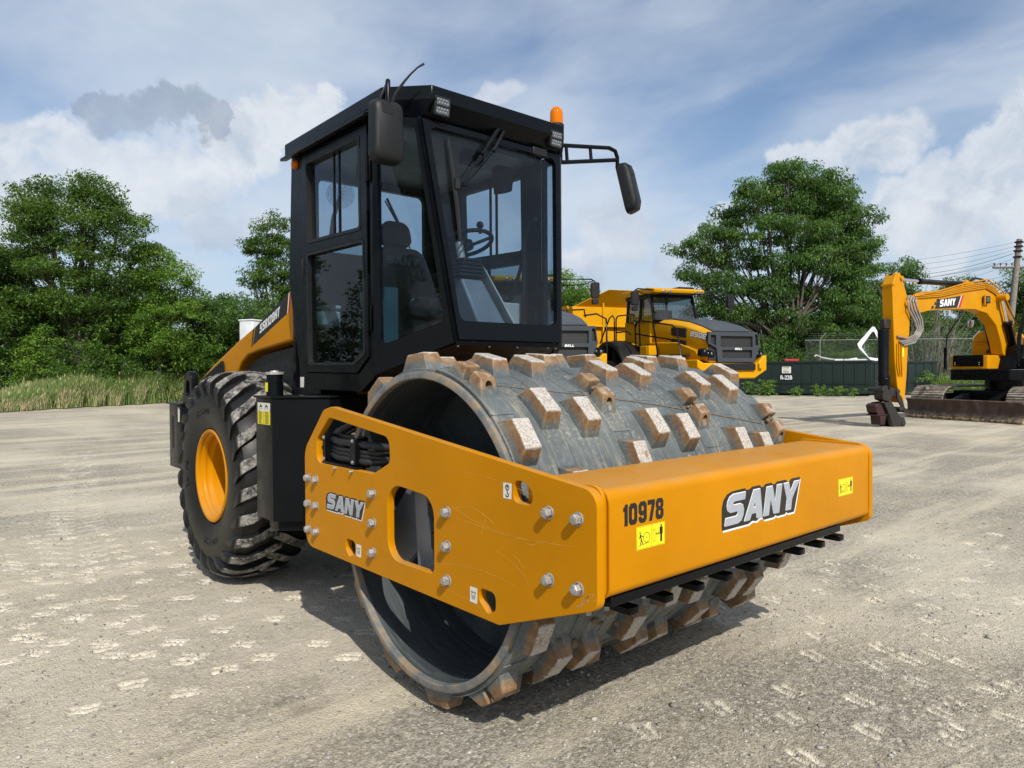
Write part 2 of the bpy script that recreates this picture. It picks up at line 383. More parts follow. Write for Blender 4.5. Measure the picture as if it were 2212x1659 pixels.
def glass_mat(name, tint, refl=1.0, dirt=.05):
    m, t, p, o = material(name); t.n.remove(p)
    tr = t.new('ShaderNodeBsdfTransparent'); tr.inputs[0].default_value = (*tint, 1)
    gl = t.new('ShaderNodeBsdfGlossy'); gl.inputs[0].default_value = (1, 1, 1, 1); gl.inputs['Roughness'].default_value = .01
    df = t.new('ShaderNodeBsdfDiffuse'); df.inputs[0].default_value = (.55, .56, .55, 1)
    fr = t.new('ShaderNodeFresnel'); fr.inputs[0].default_value = 1.5; bk = t.math('SUBTRACT', 1, t.new('ShaderNodeNewGeometry').outputs['Backfacing'])
    a = t.new('ShaderNodeMixShader'); t.put(a.inputs[0], t.math('MULTIPLY', t.math('MULTIPLY', fr.outputs[0], refl, clamp=True), bk)); t.l.new(tr.outputs[0], a.inputs[1]); t.l.new(gl.outputs[0], a.inputs[2])
    b = t.new('ShaderNodeMixShader'); n = t.noise(coords(t), 3, 8, .7)
    t.put(b.inputs[0], t.mapr(n, .4, .8, dirt*.4, dirt*1.6)); t.l.new(a.outputs[0], b.inputs[1]); t.l.new(df.outputs[0], b.inputs[2])
    t.l.new(b.outputs[0], o.inputs[0]); return m
M['glass'] = glass_mat('cab_glass', (.72, .79, .84), .7, .004)
M['glass_dark'] = glass_mat('tinted_glass', (.50, .58, .60), .6, .003)
M['lens'] = simple('lamp_reflector', (.15, .155, .165), .25, metal=.6, bump=.8, bscale=90, var=.3, vscale=80)

# drum: grey-blue steel, rust on the pads, pads worn bright at their tops (by distance from the drum's axle)
DZ = .872
def drum_material(name, pads):
    m, t, p, o = material(name)
    P = pos(t); x, y, z = t.sep(P)
    zz = t.math('SUBTRACT', z, DZ)
    r = t.math('SQRT', t.math('ADD', t.math('MULTIPLY', y, y), t.math('MULTIPLY', zz, zz)))
    th = t.math('ARCTAN2', y, zz)
    c = t.comb(t.math('MULTIPLY', x, 1.0), t.math('MULTIPLY', th, .8), t.math('MULTIPLY', r, 3))
    steel = t.ramp(t.noise(c, 4, 7, .65), [(.28, (.060, .070, .073)), (.5, (.094, .109, .111)), (.75, (.15, .166, .165))])
    # long scuffs that run round the drum
    sc = t.noise(t.comb(t.math('MULTIPLY', x, 26), t.math('MULTIPLY', th, 1.6), 0), 1.3, 7, .65)
    big = t.noise(c, 2.6, 5, .6)
    dust = t.math('MULTIPLY', t.mapr(sc, .50, .68), t.mapr(big, .38, .66), clamp=True)
    steel = t.mix(t.math('MULTIPLY', dust, .8), steel, (.36, .32, .23))
    grit = t.math('MULTIPLY', t.mapr(t.noise(P, 55, 6, .75), .52, .62), t.mapr(t.noise(c, 5, 6, .65), .40, .62), clamp=True)
    steel = t.mix(t.math('MULTIPLY', grit, .55), steel, (.40, .37, .30))
    orange = t.math('MULTIPLY', t.mapr(t.noise(t.comb(t.math('MULTIPLY', x, 13), t.math('MULTIPLY', th, 1.3), 5), 1.1, 6, .7), .60, .68), t.mapr(big, .46, .6))
    steel = t.mix(t.math('MULTIPLY', orange, .6), steel, (.30, .165, .06))
    if pads:
        jit = t.mapr(t.noise(P, 7, 6, .65), .3, .7, -.013, .013)
        rr = t.math('ADD', r, jit)
        run = t.noise(t.comb(t.math('MULTIPLY', x, 60), t.math('MULTIPLY', th, 45), t.math('MULTIPLY', r, 5)), 1, 5, .6)
        rr = t.math('ADD', rr, t.mapr(run, .3, .7, -.014, .014))
        rust = t.ramp(t.noise(P, 18, 6, .7), [(.3, (.15, .066, .020)), (.5, (.24, .135, .058)), (.72, (.34, .235, .13))])
        fr = t.mapr(rr, .805, .842, 0, 1, True)
        steel = t.mix(t.math('MULTIPLY', fr, .93), steel, rust)
        worn = t.ramp(t.noise(P, 110, 3, .6), [(.30, (.24, .20, .165)), (.45, (.38, .34, .295)), (.64, (.55, .52, .47))])
        fw = t.mapr(t.math('ADD', r, t.mapr(t.noise(P, 30, 4), .3, .7, -.005, .005)), .860, .868, 0, 1, True)
        steel = t.mix(fw, steel, worn)
        pit = t.mapr(t.voro(P, 75), .14, .05)
        steel = t.mix(t.math('MULTIPLY', t.math('MULTIPLY', pit, fw), .6), steel, (.10, .08, .06))
    t.put(p.inputs['Base Color'], steel)
    t.put(p.inputs['Roughness'], t.mapr(t.noise(c, 12, 5), .3, .7, .48, .75))
    b1 = t.bump(t.noise(P, 120, 5, .65), .35 if pads else .2, .004)
    t.put(p.inputs['Normal'], t.bump(t.noise(P, 22, 4, .6), .35, .006, b1))
    return m
M['drum'] = drum_material('drum_steel', False); M['pad'] = drum_material('pad_steel', True)
m, t, p, o = material('drum_rim')
P = pos(t); n = t.noise(P, 9, 7, .65)
t.put(p.inputs['Base Color'], t.ramp(n, [(.33, (.10, .115, .12)), (.52, (.20, .19, .17)), (.60, (.30, .21, .12)), (.78, (.36, .33, .29))]))
t.put(p.inputs['Roughness'], .6); t.put(p.inputs['Normal'], t.bump(t.noise(P, 90, 4), .3, .004)); M['rim'] = m
m, t, p, o = material('drum_inside')
P = pos(t); x, y, z = t.sep(P); th = t.math('ARCTAN2', y, t.math('SUBTRACT', z, DZ))
n = t.noise(t.comb(t.math('MULTIPLY', x, 34), t.math('MULTIPLY', th, 1.4), 0), 1.3, 7, .68)
t.put(p.inputs['Base Color'], t.ramp(n, [(.35, (.030, .037, .042)), (.55, (.055, .066, .07)), (.72, (.12, .12, .105))]))
t.put(p.inputs['Roughness'], .55); M['inside'] = m
M['mud'] = simple('dried_mud', (.17, .115, .065), .95, var=.4, vscale=40, bump=1.0, bscale=70)

# tyre: black rubber; dry dust only on the running faces of the lugs
WY, WZ, WX = -2.93, .82, .875
def tyre_mat():
    m, t, p, o = material('tyre_rubber'); c = pos(t); x, y, z = t.sep(c)
    dy = t.math('SUBTRACT', y, WY); dz = t.math('SUBTRACT', z, WZ); r = t.math('SQRT', t.math('ADD', t.math('MULTIPLY', dy, dy), t.math('MULTIPLY', dz, dz)))
    h = t.math('ABSOLUTE', t.math('SUBTRACT', t.math('ABSOLUTE', x), WX)); e = t.math('MAXIMUM', t.math('SUBTRACT', h, .12), 0)
    rp = t.math('SUBTRACT', .836, t.math('MULTIPLY', t.math('MULTIPLY', e, e), 2.45))
    top = t.math('MULTIPLY', t.mapr(t.math('SUBTRACT', r, rp), -.014, -.006), t.mapr(h, .298, .285))
    base = t.ramp(t.noise(c, 5, 6, .6), [(.3, (.006, .0063, .0067)), (.7, (.013, .013, .0125))])
    d = t.math('MULTIPLY', top, t.mapr(t.noise(c, 13, 9, .75), .40, .54))
    dustc = t.ramp(t.noise(c, 60, 5, .75), [(.34, (.10, .09, .08)), (.5, (.34, .32, .285)), (.66, (.56, .54, .50))])
    base = t.mix(t.math('MULTIPLY', d, .75), base, dustc)
    film = t.math('MULTIPLY', t.mapr(t.noise(c, 7, 6, .7), .54, .78), .13)
    base = t.mix(film, base, (.12, .105, .085))
    t.put(p.inputs['Base Color'], base); t.put(p.inputs['Roughness'], t.math('ADD', .42, t.math('MULTIPLY', d, .5), clamp=True)); p.inputs['Specular IOR Level'].default_value = .28
    t.put(p.inputs['Normal'], t.bump(t.noise(c, 60, 4, .6), .15, .004)); return m
M['tyre'] = tyre_mat()

# ------------------------------------------------------------------ the roller
roller = tag(empty('road_roller'), 'large yellow padfoot road roller with black cab, numbered 10978, filling the middle', 'road roller')
XW = 1.15
OUT = roundpoly([(-1.159, .593, .10), (1.0-.315, .593, .05), (1.233, .792, .045), (1.233, 1.214, .07), (-.80, 1.447, .12), (-.90, 1.425, .08), (-1.158, 1.175, .14)], 8)
H_HOSE = roundpoly([(-.992, 1.112, .05), (-.335, 1.112, .05), (-.166, 1.186, .035), (-.172, 1.312, .055), (-.83, 1.384, .06), (-.992, 1.25, .05)], 6)
H_WIN = roundpoly([(-.192, .70, .10), (.218, .705, .035), (.218, 1.058, .10), (-.192, 1.085, .11)], 8)
def tear(pts): return roundpoly([(a, b, .028) for a, b in pts], 4)
T1 = tear([(.78, 1.118), (.89, 1.118), (.895, 1.168), (.845, 1.207), (.785, 1.205)])
T2 = tear([(.612, .622), (.663, .645), (.664, .718), (.56, .722), (.553, .67)])
T3 = tear([(-.60, .625), (-.535, .655), (-.533, .72), (-.635, .724), (-.643, .665)])
MX = Matrix.Translation((XW, 0, 0)) @ AX_X
def side_plate(x):
    Mx = Matrix.Translation((x, 0, 0)) @ AX_X
    me = flat([OUT, H_HOSE, H_WIN, T1, T2, T3], .040, Mx, bevel=.0035); finish(me, 30)
    return link('side_plate', me, M['yellow'], roller)
plate = side_plate(XW-.02); side_plate(-XW+.02)

def hexbolt(name, c, ax, r, h, parent, wr=1.25):
    """flanged hex bolt; ax = outward direction"""
    q = Vector(ax).to_track_quat('Z', 'Y').to_matrix().to_4x4(); T = Matrix.Translation(c) @ q @ Matrix.Rotation(random.uniform(0, 1), 4, 'Z')
    b = MB(); b.lathe([(0.0001, 0), (r*wr, 0), (r*wr, h*.14), (r*1.02, h*.18)], 20, T)
    b.lathe([(r, h*.18), (r, h*.9), (r*.88, h), (0.0001, h)], 6, T)
    b.lathe([(r*.62, h), (r*.60, h*1.04), (0.0001, h*1.04)], 14, T)
    return b.build(name, M['steel'], parent, smooth=25)
random.seed(3)
for y in (-1.1057, -1.0003):
    for k in range(3): hexbolt('bolt', (XW, y, 1.0076-k*.1546), (1, 0, 0), .0205, .028, plate)
for k in range(3): hexbolt('bolt', (XW, -.3343, 1.0103-k*.1546), (1, 0, 0), .0215, .029, plate)
for k in range(3): hexbolt('bolt', (XW, .3256, 1.0092-k*.1546), (1, 0, 0), .0215, .029, plate)
for z in (1.1053, .8499):
    for y in (.988, 1.1409): hexbolt('bolt', (XW, y, z), (1, 0, 0), .021, .030, plate)
for y in (-.749, -.555): hexbolt('grease_nipple', (XW, y, 1.102), (1, 0, 0), .007, .02, plate, 1.1)

def scratch(pts, w=.0013):
    out = []
    for i in range(len(pts)-1):
        a, b = Vector(pts[i]), Vector(pts[i+1]); n = Vector((-(b-a).y, (b-a).x)).normalized()*w*random.uniform(.5, 1); out.append(flat([[tuple(a+n), tuple(b+n*.6), tuple(b-n*.6), tuple(a-n)]], .0003, Matrix.Translation((XW+.0003, 0, 0)) @ AX_X))
    return out
def arc(y0, z0, y1, z1, sag, n=12): return [(y0+(y1-y0)*i/n+random.uniform(-.002, .002), z0+(z1-z0)*i/n+sag*math.sin(math.pi*i/n)+random.uniform(-.001, .001)) for i in range(n+1)]
sp_ = simple('scratched_paint', (.62, .31, .05), .5, var=.2)
for q in ((.36, 1.04, .95, .985, -.03), (.34, 1.02, .66, 1.01, .04), (.60, 1.02, .57, .95, .0), (.40, .995, 1.12, 1.0, -.02), (.86, .965, .93, .985, -.01), (.66, .90, .85, .83, .012), (.85, .83, .87, .80, 0), (.78, .90, .84, .86, .01), (-.88, .86, -.70, .835, -.008), (-.86, .855, -.72, .83, -.006), (-.60, .90, -.45, .76, .02), (.20, .75, .80, .78, .03), (-1.12, 1.2, -.9, 1.24, .01), (.3, 1.2, .9, 1.16, .02), (.3, .66, .62, .62, .01)): link('scratch', merge(scratch(arc(*q), random.uniform(.0007, .0015))), sp_, plate)
ch = []
for k in range(14):
    y = random.uniform(1.12, 1.215); z = .752+.045*(y-1.12)/.1*1.0+random.uniform(.02, .05); ch += scratch([(y, z), (y+random.uniform(.01, .03), z+random.uniform(.004, .016))], random.uniform(.001, .0026))
link('chipped_edge', merge(ch), simple('bare_primer', (.42, .33, .22), .6, var=.4, vscale=60), plate)

# front beam: folded box section with end flanges
prof = roundpoly([(.84, .815, .02), (1.235, .818, .035), (1.235, 1.214, .042), (.84, 1.218, .02)], 6)
beam = MB().prism(prof, 'x', -1.092, 1.092).build('front_beam', M['yellow'], roller, 30)
fl = roundpoly([(.825, .80, .03), (1.226, .803, .05), (1.226, 1.228, .06), (.825, 1.228, .03)], 6)
for s in (-1, 1):
    MB().prism(fl, 'x', s*1.0925, s*1.109).build('end_flange', M['yellow'], roller, 30, bevel=.003)
# weld bead between flange and beam
for s in (-1, 1):
    pts = [(s*1.091, y, z) for y, z in roundpoly([(.90, .812, .03), (1.238, .815, .05), (1.238, 1.217, .06), (.90, 1.221, .03)], 6)]
    MB().tube(pts[7:-7], .0045, 5).build('weld_bead', M['yellow'], beam, 30)

# --- decals on beam and plate
LOGO = [(.0, .0), (.0, .60), (.02, .80), (.06, .93), (.12, .985), (.27, 1.0), (.285, .94), (.315, .94), (.36, 1.0), (.45, 1.0), (.475, .93), (.495, .93), (.525, 1.0), (.60, 1.0), (.625, .94), (.645, .94), (.675, 1.0), (.80, 1.0), (.82, .92), (.84, .92), (.875, 1.0), (1.0, 1.0), (.995, .90), (.925, .12), (.91, .0), (.82, 0), (.805, .06), (.785, 0), (.675, 0), (.655, .05), (.635, 0), (.50, 0), (.485, .08), (.45, .09), (.41, .02), (.36, .06), (.31, .0)]
def logo(parent, Mw, w, h):
    ol = roundpoly([(u*w, v*h, .012*w) for u, v in LOGO], 3)
    link('lettering', flat([ol], .0006, Mw @ Matrix.Translation((w*.010, -h*.055, 0))), M['wht_letter'], parent)
    link('lettering', flat([ol], .0006, Mw @ Matrix.Translation((0, 0, .0007))), M['blk_vinyl'], parent)
    I = Mw @ Matrix.Translation((w*.030, h*.095, 0)); w2, h2 = w*.945, h*.80
    link('lettering', merge(word('SANY', I @ Matrix.Translation((-h*.012, h*.020, 0)), w2, h2, .0014, .0006, gap=.075, offset=h*.004)), M['wht_letter'], parent)
    link('lettering', merge(word('SANY', I, w2, h2, .0024, .0006, gap=.075)), M['silver'], parent)
FY = 1.2352
def onbeam(xl, zl, dz=0): return Matrix.Translation((xl, FY+dz, zl)) @ AX_Y
logo(beam, onbeam(.373, .958), .678, .163)
def textmesh(txt, Mw, w, h, thick=.0006, bold=.0):
    me = flat(None, thick, None, offset=bold, text=txt, size=1)
    co = np.array([v.co[:] for v in me.vertices]); lo = co.min(0); hi = co.max(0)
    sx = w/(hi[0]-lo[0]); sy = h/(hi[1]-lo[1])
    me.transform(Mw @ Matrix.Diagonal((sx, sy, 1, 1)) @ Matrix.Translation((-lo[0], -lo[1], 0))); return me
link('number', merge(word('10978', onbeam(1.012, 1.072, 0), .237, .078, .0004, .0006, shear=0, gap=.14, offset=.0012)), M['blk_vinyl'], beam)
def warn(parent, Mw, w=.172, h=.088, z=0):
    """yellow sticker: figure pushed by a drum | figure kept back"""
    T = lambda dz: Mw @ Matrix.Translation((0, 0, dz))
    st = link('warning_sticker', flat([[(0, 0), (w, 0), (w, h), (0, h)]], .0006, T(0)), M['ylw_vinyl'], parent)
    b = .0022; e = [[(b, b), (w-b, b), (w-b, h-b), (b, h-b)], [(b+.0009, b+.0009), (w-b-.0009, b+.0009), (w-b-.0009, h-b-.0009), (b+.0009, h-b-.0009)]]
    ms = [flat(e, .0005, T(.0006)), flat([[(w*.51, b), (w*.516, b), (w*.516, h-b), (w*.51, h-b)]], .0005, T(.0006))]
    def ln(x0, y0, x1, y1, th):
        d = Vector((x1-x0, y1-y0)); n = Vector((-d.y, d.x)).normalized()*th/2
        return flat([[(x0*w+n.x, y0*w+n.y), (x0*w-n.x, y0*w-n.y), (x1*w-n.x, y1*w-n.y), (x1*w+n.x, y1*w+n.y)]], .0005, T(.0007+random.random()*.0003))
    def disc(cx, cy, r, r2=0):
        c = [[(cx*w+r*w*math.cos(a*math.pi/10), cy*w+r*w*math.sin(a*math.pi/10)) for a in range(20)]]
        if r2: c.append([(cx*w+r2*w*math.cos(a*math.pi/10), cy*w+r2*w*math.sin(a*math.pi/10)) for a in range(20)])
        return flat(c, .0005, T(.0007))
    k = .0028
    ms += [ln(.05, .09, .46, .13, .0014), disc(.345, .245, .115, .103), disc(.345, .245, .014), disc(.12, .37, .022), ln(.12, .34, .16, .22, .006), ln(.16, .22, .22, .11, .004), ln(.16, .22, .13, .11, .004), ln(.13, .32, .24, .27, k), ln(.13, .32, .08, .24, k),
           ln(.57, .12, .57, .38, .0011), ln(.64, .12, .64, .38, .0011), ln(.57, .12, .64, .12, .0011), ln(.57, .38, .64, .38, .0011), ln(.68, .27, .78, .27, .002), ln(.675, .27, .705, .30, .002), ln(.675, .27, .705, .24, .002), ln(.785, .27, .755, .30, .002), ln(.785, .27, .755, .24, .002),
           disc(.86, .44, .026), ln(.86, .41, .86, .26, .014), ln(.845, .26, .845, .08, .006), ln(.875, .26, .875, .08, .006), ln(.815, .40, .815, .25, .0035), ln(.905, .40, .905, .25, .0035)]
    link('symbol', merge(ms), M['blk_vinyl'], st); return st
warn(beam, onbeam(.938, .970, .0004)); warn(beam, onbeam(-.716, .972, .0004), .173, .092)
Ms = Matrix.Translation((XW+.0006, -.876, .850)) @ AX_X
logo(plate, Ms, .455, .107)
def sticker(parent, corners, mat, name='sticker'):
    """flat sticker on the plate; corners (y,z) lower left, upper right"""
    (a, b), (c, d) = corners
    return link(name, flat([[(a, b), (c, b), (c, d), (a, d)]], .0007, Matrix.Translation((XW+.0006, 0, 0)) @ AX_X), mat, parent)
def onplate(y, z, dz=.0014): return Matrix.Translation((XW+dz, y, z)) @ AX_X
st = sticker(plate, ((.719, 1.126), (.770, 1.190)), M['white'])
ring = lambda cx, cy, r, r2: [[(cx+r*math.cos(a*math.pi/12), cy+r*math.sin(a*math.pi/12)) for a in range(24)]] + ([[(cx+r2*math.cos(a*math.pi/12), cy+r2*math.sin(a*math.pi/12)) for a in range(24)]] if r2 else [])
ms = [flat(ring(.0255, .046, .0125, .0092), .0005, onplate(.719, 1.126)), flat([[(.0235, .040), (.0275, .040), (.0275, .048), (.0325, .048), (.0255, .0555), (.0185, .048), (.0235, .048)]], .0005, onplate(.719, 1.126, .0017)),
      flat([[(.0235, .022), (.0275, .022), (.0275, .035), (.0235, .035)]], .0005, onplate(.719, 1.126))]
hook = [(.0255+.0105*math.cos(a), .0155+.0095*math.sin(a)) for a in np.linspace(1.6, -3.3, 16)]; hin = [(.0255+.0062*math.cos(a), .0155+.0052*math.sin(a)) for a in np.linspace(-3.3, 1.6, 16)]
ms.append(flat([hook+hin], .0005, onplate(.719, 1.126, .0017))); link('symbol', merge(ms), M['blk_vinyl'], st)
for y in (.4915, -.5185):
    st = sticker(plate, ((y, .646), (y+.050, .713)), M['white'])
    ms = [flat([[(.008, .044), (.042, .044), (.042, .046), (.008, .046)]], .0005, onplate(y, .646)), flat([[(.013, .026), (.0155, .026), (.0155, .044), (.013, .044)]], .0005, onplate(y, .646)), flat([[(.0345, .026), (.037, .026), (.037, .044), (.0345, .044)]], .0005, onplate(y, .646))]
    arc = [(.025+.012*math.cos(a), .026+.011*math.sin(a)) for a in np.linspace(math.pi, 2*math.pi, 12)]; arc2 = [(.025+.0095*math.cos(a), .026+.0085*math.sin(a)) for a in np.linspace(2*math.pi, math.pi, 12)]
    ms.append(flat([arc+arc2], .0005, onplate(y, .646))); ms.append(flat(ring(.025, .027, .0055, .0038), .0005, onplate(y, .646)))
    for k in range(4): ms.append(flat([[(.010+k*.009, .046), (.012+k*.009, .046), (.014+k*.009, .051), (.012+k*.009, .051)]], .0005, onplate(y, .646)))
    link('symbol', merge(ms), M['blk_vinyl'], st)

# --- drum
MXA = Matrix.Translation((0, 0, DZ)) @ Matrix(((0, 0, 1, 0), (1, 0, 0, 0), (0, 1, 0, 0), (0, 0, 0, 1)))    # lathe axis = machine x
drum = MB().lathe([(.7735, -1.083), (.7735, 1.083)], 160, MXA).build('drum', M['rim'], roller, 35)
shell = MB().lathe([(.772, 1.062), (.7865, 1.061), (.790, 1.057), (.790, -1.057), (.7865, -1.061), (.772, -1.062)], 200, MXA).build('pad_shell', M['drum'], drum, 30)
for s in (1, -1):
    MB().lathe([(.7735, s*1.083), (.768, s*1.0855), (.742, s*1.0855), (.737, s*1.082), (.737, s*1.05)], 160, MXA).build('rim', M['rim'], drum, 30)
    MB().lathe([(.737, s*1.05), (.737, s*.60), (.73, s*.58), (.20, s*.58), (.19, s*.63), (.0001, s*.63)], 120, MXA).build('drum_well', M['inside'], drum, 30)
SEAM = lambda x: 41.4-15.4*x
def cylp(x, th, r): a = R_(th); return (x, r*math.sin(a), DZ+r*math.cos(a))
def pad_mesh(x, b0, b1, t0, t1, hx=.0585, tx=.046, rt=.870, sub=None):
    m = MB(); vs = [cylp(x-hx, b0, .783), cylp(x+hx, b0, .783), cylp(x+hx, b1, .783), cylp(x-hx, b1, .783), cylp(x-tx, t0, rt), cylp(x+tx, t0, rt), cylp(x+tx, t1, rt), cylp(x-tx, t1, rt)]
    return m.hexa(vs)
cols = [1.0-.2255*i for i in range(10)]
seamcols = (0, 3, 6, 9)
random.seed(11)
hidden = MB(); npads = 0
def lug_hole(o, x, th):
    bpy.context.view_layer.update()
    c = cylp(x, th+8, .828); d = Vector(cylp(x, th+8, .828))-Vector(cylp(x, th-4, .834))
    cu = MB().tube([Vector(cylp(x, th-.5, .832)), Vector(cylp(x, th+4, .832)), Vector(cylp(x, th+16, .822))], [.019, .0215, .026], 18).build('cut', None, None, 0)
    b = o.modifiers.new('hole', 'BOOLEAN'); b.object = cu; b.operation = 'DIFFERENCE'; b.solver = 'EXACT'
    dg = bpy.context.evaluated_depsgraph_get(); me = bpy.data.meshes.new_from_object(o.evaluated_get(dg)); o.modifiers.clear(); o.data = me
    bpy.data.objects.remove(cu)
for seg in range(3):
    for ci, x in enumerate(cols):
        s = SEAM(x)+120*seg
        offs = [28, 58, 88] if ci in seamcols else [12.8, 43, 73, 103]
        if ci not in seamcols: offs[3] = 102.0
        for of in offs:
            th = s+of+random.uniform(-.6, .6); tn = (th+180) % 360-180
            jx = random.uniform(-.002, .002); rt = .871+random.uniform(-.002, .002)
            pm = pad_mesh(x+jx, th-8.7, th+8.7, th-4.8+random.uniform(-.3, .3), th+4.8+random.uniform(-.3, .3), rt=rt)
            if -172 < tn < -62: hidden.add(pm.v, pm.f); continue
            pm.build('pad', M['pad'], drum, 30, bevel=.006, bseg=3); npads += 1
        if ci in seamcols:
            a = s-1.5; tn = (a+180) % 360-180
            h = pad_mesh(x, a-11.5, a-1.2, a-6.8, a-1.9, .056, .042, .862); l = pad_mesh(x, a+1.2, a+11.5, a+1.6, a+6.0, .056, .042, .862)
            if -172 < tn < -62: hidden.add(h.v, h.f); hidden.add(l.v, l.f); continue
            h.build('pad', M['pad'], drum, 30, bevel=.007, bseg=3)
            ol = l.build('pad', M['pad'], drum, 30, bevel=.007, bseg=3); lug_hole(ol, x, a+4.0); npads += 2
            if seg < 2:
                md = MB()
                for k in range(9):
                    q = Vector(cylp(x+random.uniform(-.03, .03), a+random.uniform(-.7, .7), random.uniform(.795, .852))); md.sphere(q, random.uniform(.010, .019), 7, 5, (1, random.uniform(.6, 1), random.uniform(.7, 1)))
                md.build('mud_clod', M['mud'], drum, 60)
                dv = []; f = []
                for i in range(25):
                    ang = s-17+34*i/24
                    for xx in (x-.068, x+.068): dv.append(cylp(xx, ang, .7945)); 
                for i in range(24): f.append([2*i, 2*i+1, 2*i+3, 2*i+2])
                d = MB(); d.add(dv, f); o = d.build('wear_plate', M['drum'], drum, 0)
                sd = o.modifiers.new('solid', 'SOLIDIFY'); sd.thickness = .006; sd.offset = -1
for k in range(26):
    x_ = random.uniform(.35, 1.0); q = Vector(cylp(x_, random.uniform(100, 128), random.uniform(.79, .81))); MB().sphere(q, random.uniform(.012, .030), 7, 5, (1.3, random.uniform(.5, 1), random.uniform(.6, 1))).build('mud_clod', M['mud'], drum, 60)
tag(hidden.build('pad_row', M['pad'], drum, 30, bevel=.0075), kind='stuff')
print('pads', npads)
# seams between the three shell segments, and thin raised strips between pad rows
for seg in range(3):
    v = []; f = []
    for i in range(41):
        x = -1.06+2.12*i/40; s = SEAM(x)-.2+120*seg+.10*math.sin(i*1.7)
        v += [cylp(x, s-.20, .7955), cylp(x, s+.20, .7955)]
        if i: f.append([2*i-2, 2*i-1, 2*i+1, 2*i])
    MB().add(v, f).build('shell_seam', M['mud'], drum, 0)
    for ci in range(9):
        x = cols[ci]-.1127; s = SEAM(x)+120*seg; v = []; f = []; w = .052
        for i in range(81):
            a = s+2+116*i/80
            for xx in (x-w, x+w): v.append(cylp(xx, a, .7925))
            if i: f.append([2*i-2, 2*i-1, 2*i+1, 2*i])
        o = MB().add(v, f).build('shell_strip', M['drum'], drum, 0); sd = o.modifiers.new('solid', 'SOLIDIFY'); sd.thickness = .004; sd.offset = -1

# --- frame arms, vibration motor and hoses seen through the plate's openings
arm = MB(); arm.prism([(-.62, .62), (-.30, .62), (.10, .98), (.02, 1.16), (-.16, 1.16), (-.45, .86)], 'x', .93, .97)
arm.prism([(-.10, .60), (.06, .60), (-.04, 1.10), (-.14, 1.12)], 'x', 1.0, 1.03); arm.build('drum_bracket', M['grey'], roller, 30, bevel=.006)
motor = MB(); motor.lathe([(.0001, .20), (.05, .20), (.055, .17), (.10, .165), (.105, .10), (.13, .09), (.13, .0), (.16, -.01), (.16, -.12), (.0001, -.12)], 24, Matrix.Translation((.86, .12, .90)) @ Matrix.Rotation(R_(90), 4, 'Y'))
motor.box(.92, .02, .93, 1.05, .20, .99); motor.box(.95, .06, .78, 1.06, .16, .86); motor.build('vibration_motor', M['black'], roller, 30, bevel=.004)
fit = MB()
for dy in (-.03, .03): fit.tube([(.99, .12+dy, .98), (.99, .12+dy, 1.03)], .018, 8); fit.tube([(.99, .12+dy, 1.03), (1.02, .10+dy, 1.05), (1.03, .04+dy, 1.05)], .014, 8)
fit.box(.97, .07, .985, 1.03, .17, 1.005); fit.build('hose_fitting', M['greylight'], roller, 30)
hb = MB()
for x0, x1 in ((1.07, 1.12),):
    hb.box(1.075, -.935, 1.125, 1.135, -.912, 1.275); hb.box(1.06, -.60, 1.135, 1.14, -.545, 1.278)
    hb.box(1.055, -.935, 1.265, 1.085, -.55, 1.285); hb.box(1.06, -.93, 1.118, 1.15, -.52, 1.126)
hb.build('hose_clamp', M['black'], roller, 30, bevel=.003)
for y, z in ((-.925, 1.262), (-.925, 1.138), (-.573, 1.265), (-.573, 1.148)): hexbolt('bolt', (1.139 if y > -.7 else 1.136, y, z), (1, 0, 0), .009, .008, plate)
for k, (z, r) in enumerate(((1.246, .021), (1.205, .013), (1.182, .013), (1.153, .021))):
    pts = [(.55, -1.45, z+.1), (.95, -1.10, z+.03), (1.08, -.93, z+.005), (1.10, -.80, z-.003), (1.10, -.60, z), (1.095, -.50, z), (1.06, -.42-.02*k, z-.004), (.95, -.30, z+(.02 if k % 2 else -.02)), (.70, -.12, z-.1)]
    MB().tube(pts, r, 10).build('hose', M['rubber'], roller, 60)

# --- scraper bar with teeth under the beam
sb = MB(); sb.prism([(1.00, .75), (1.21, .775), (1.21, .812), (1.00, .812)], 'x', -.80, 1.05); sb.prism([(.87, .70), (1.00, .735), (1.0, .765), (.86, .73)], 'x', -1.02, 1.06)
sb.build('scraper', M['black'], roller, 30, bevel=.004)
for k in range(9):
    x = .80-.229*k
    tb = MB(); tb.prism(roundpoly([(x-.032, .86, 0), (x+.032, .86, 0), (x+.032, 1.115, .012), (x-.032, 1.115, .012)], 3), 'z', .668, .700)
    tb.build('scraper_tooth', M['black'], roller, 30, bevel=.004)
    hexbolt('bolt', (x+.075, 1.03, .70), (0, 0, -1), .013, .018, roller); 
    if k < 2: hexbolt('bolt', (x+.17, 1.02, .70), (0, 0, -1), .013, .018, roller)

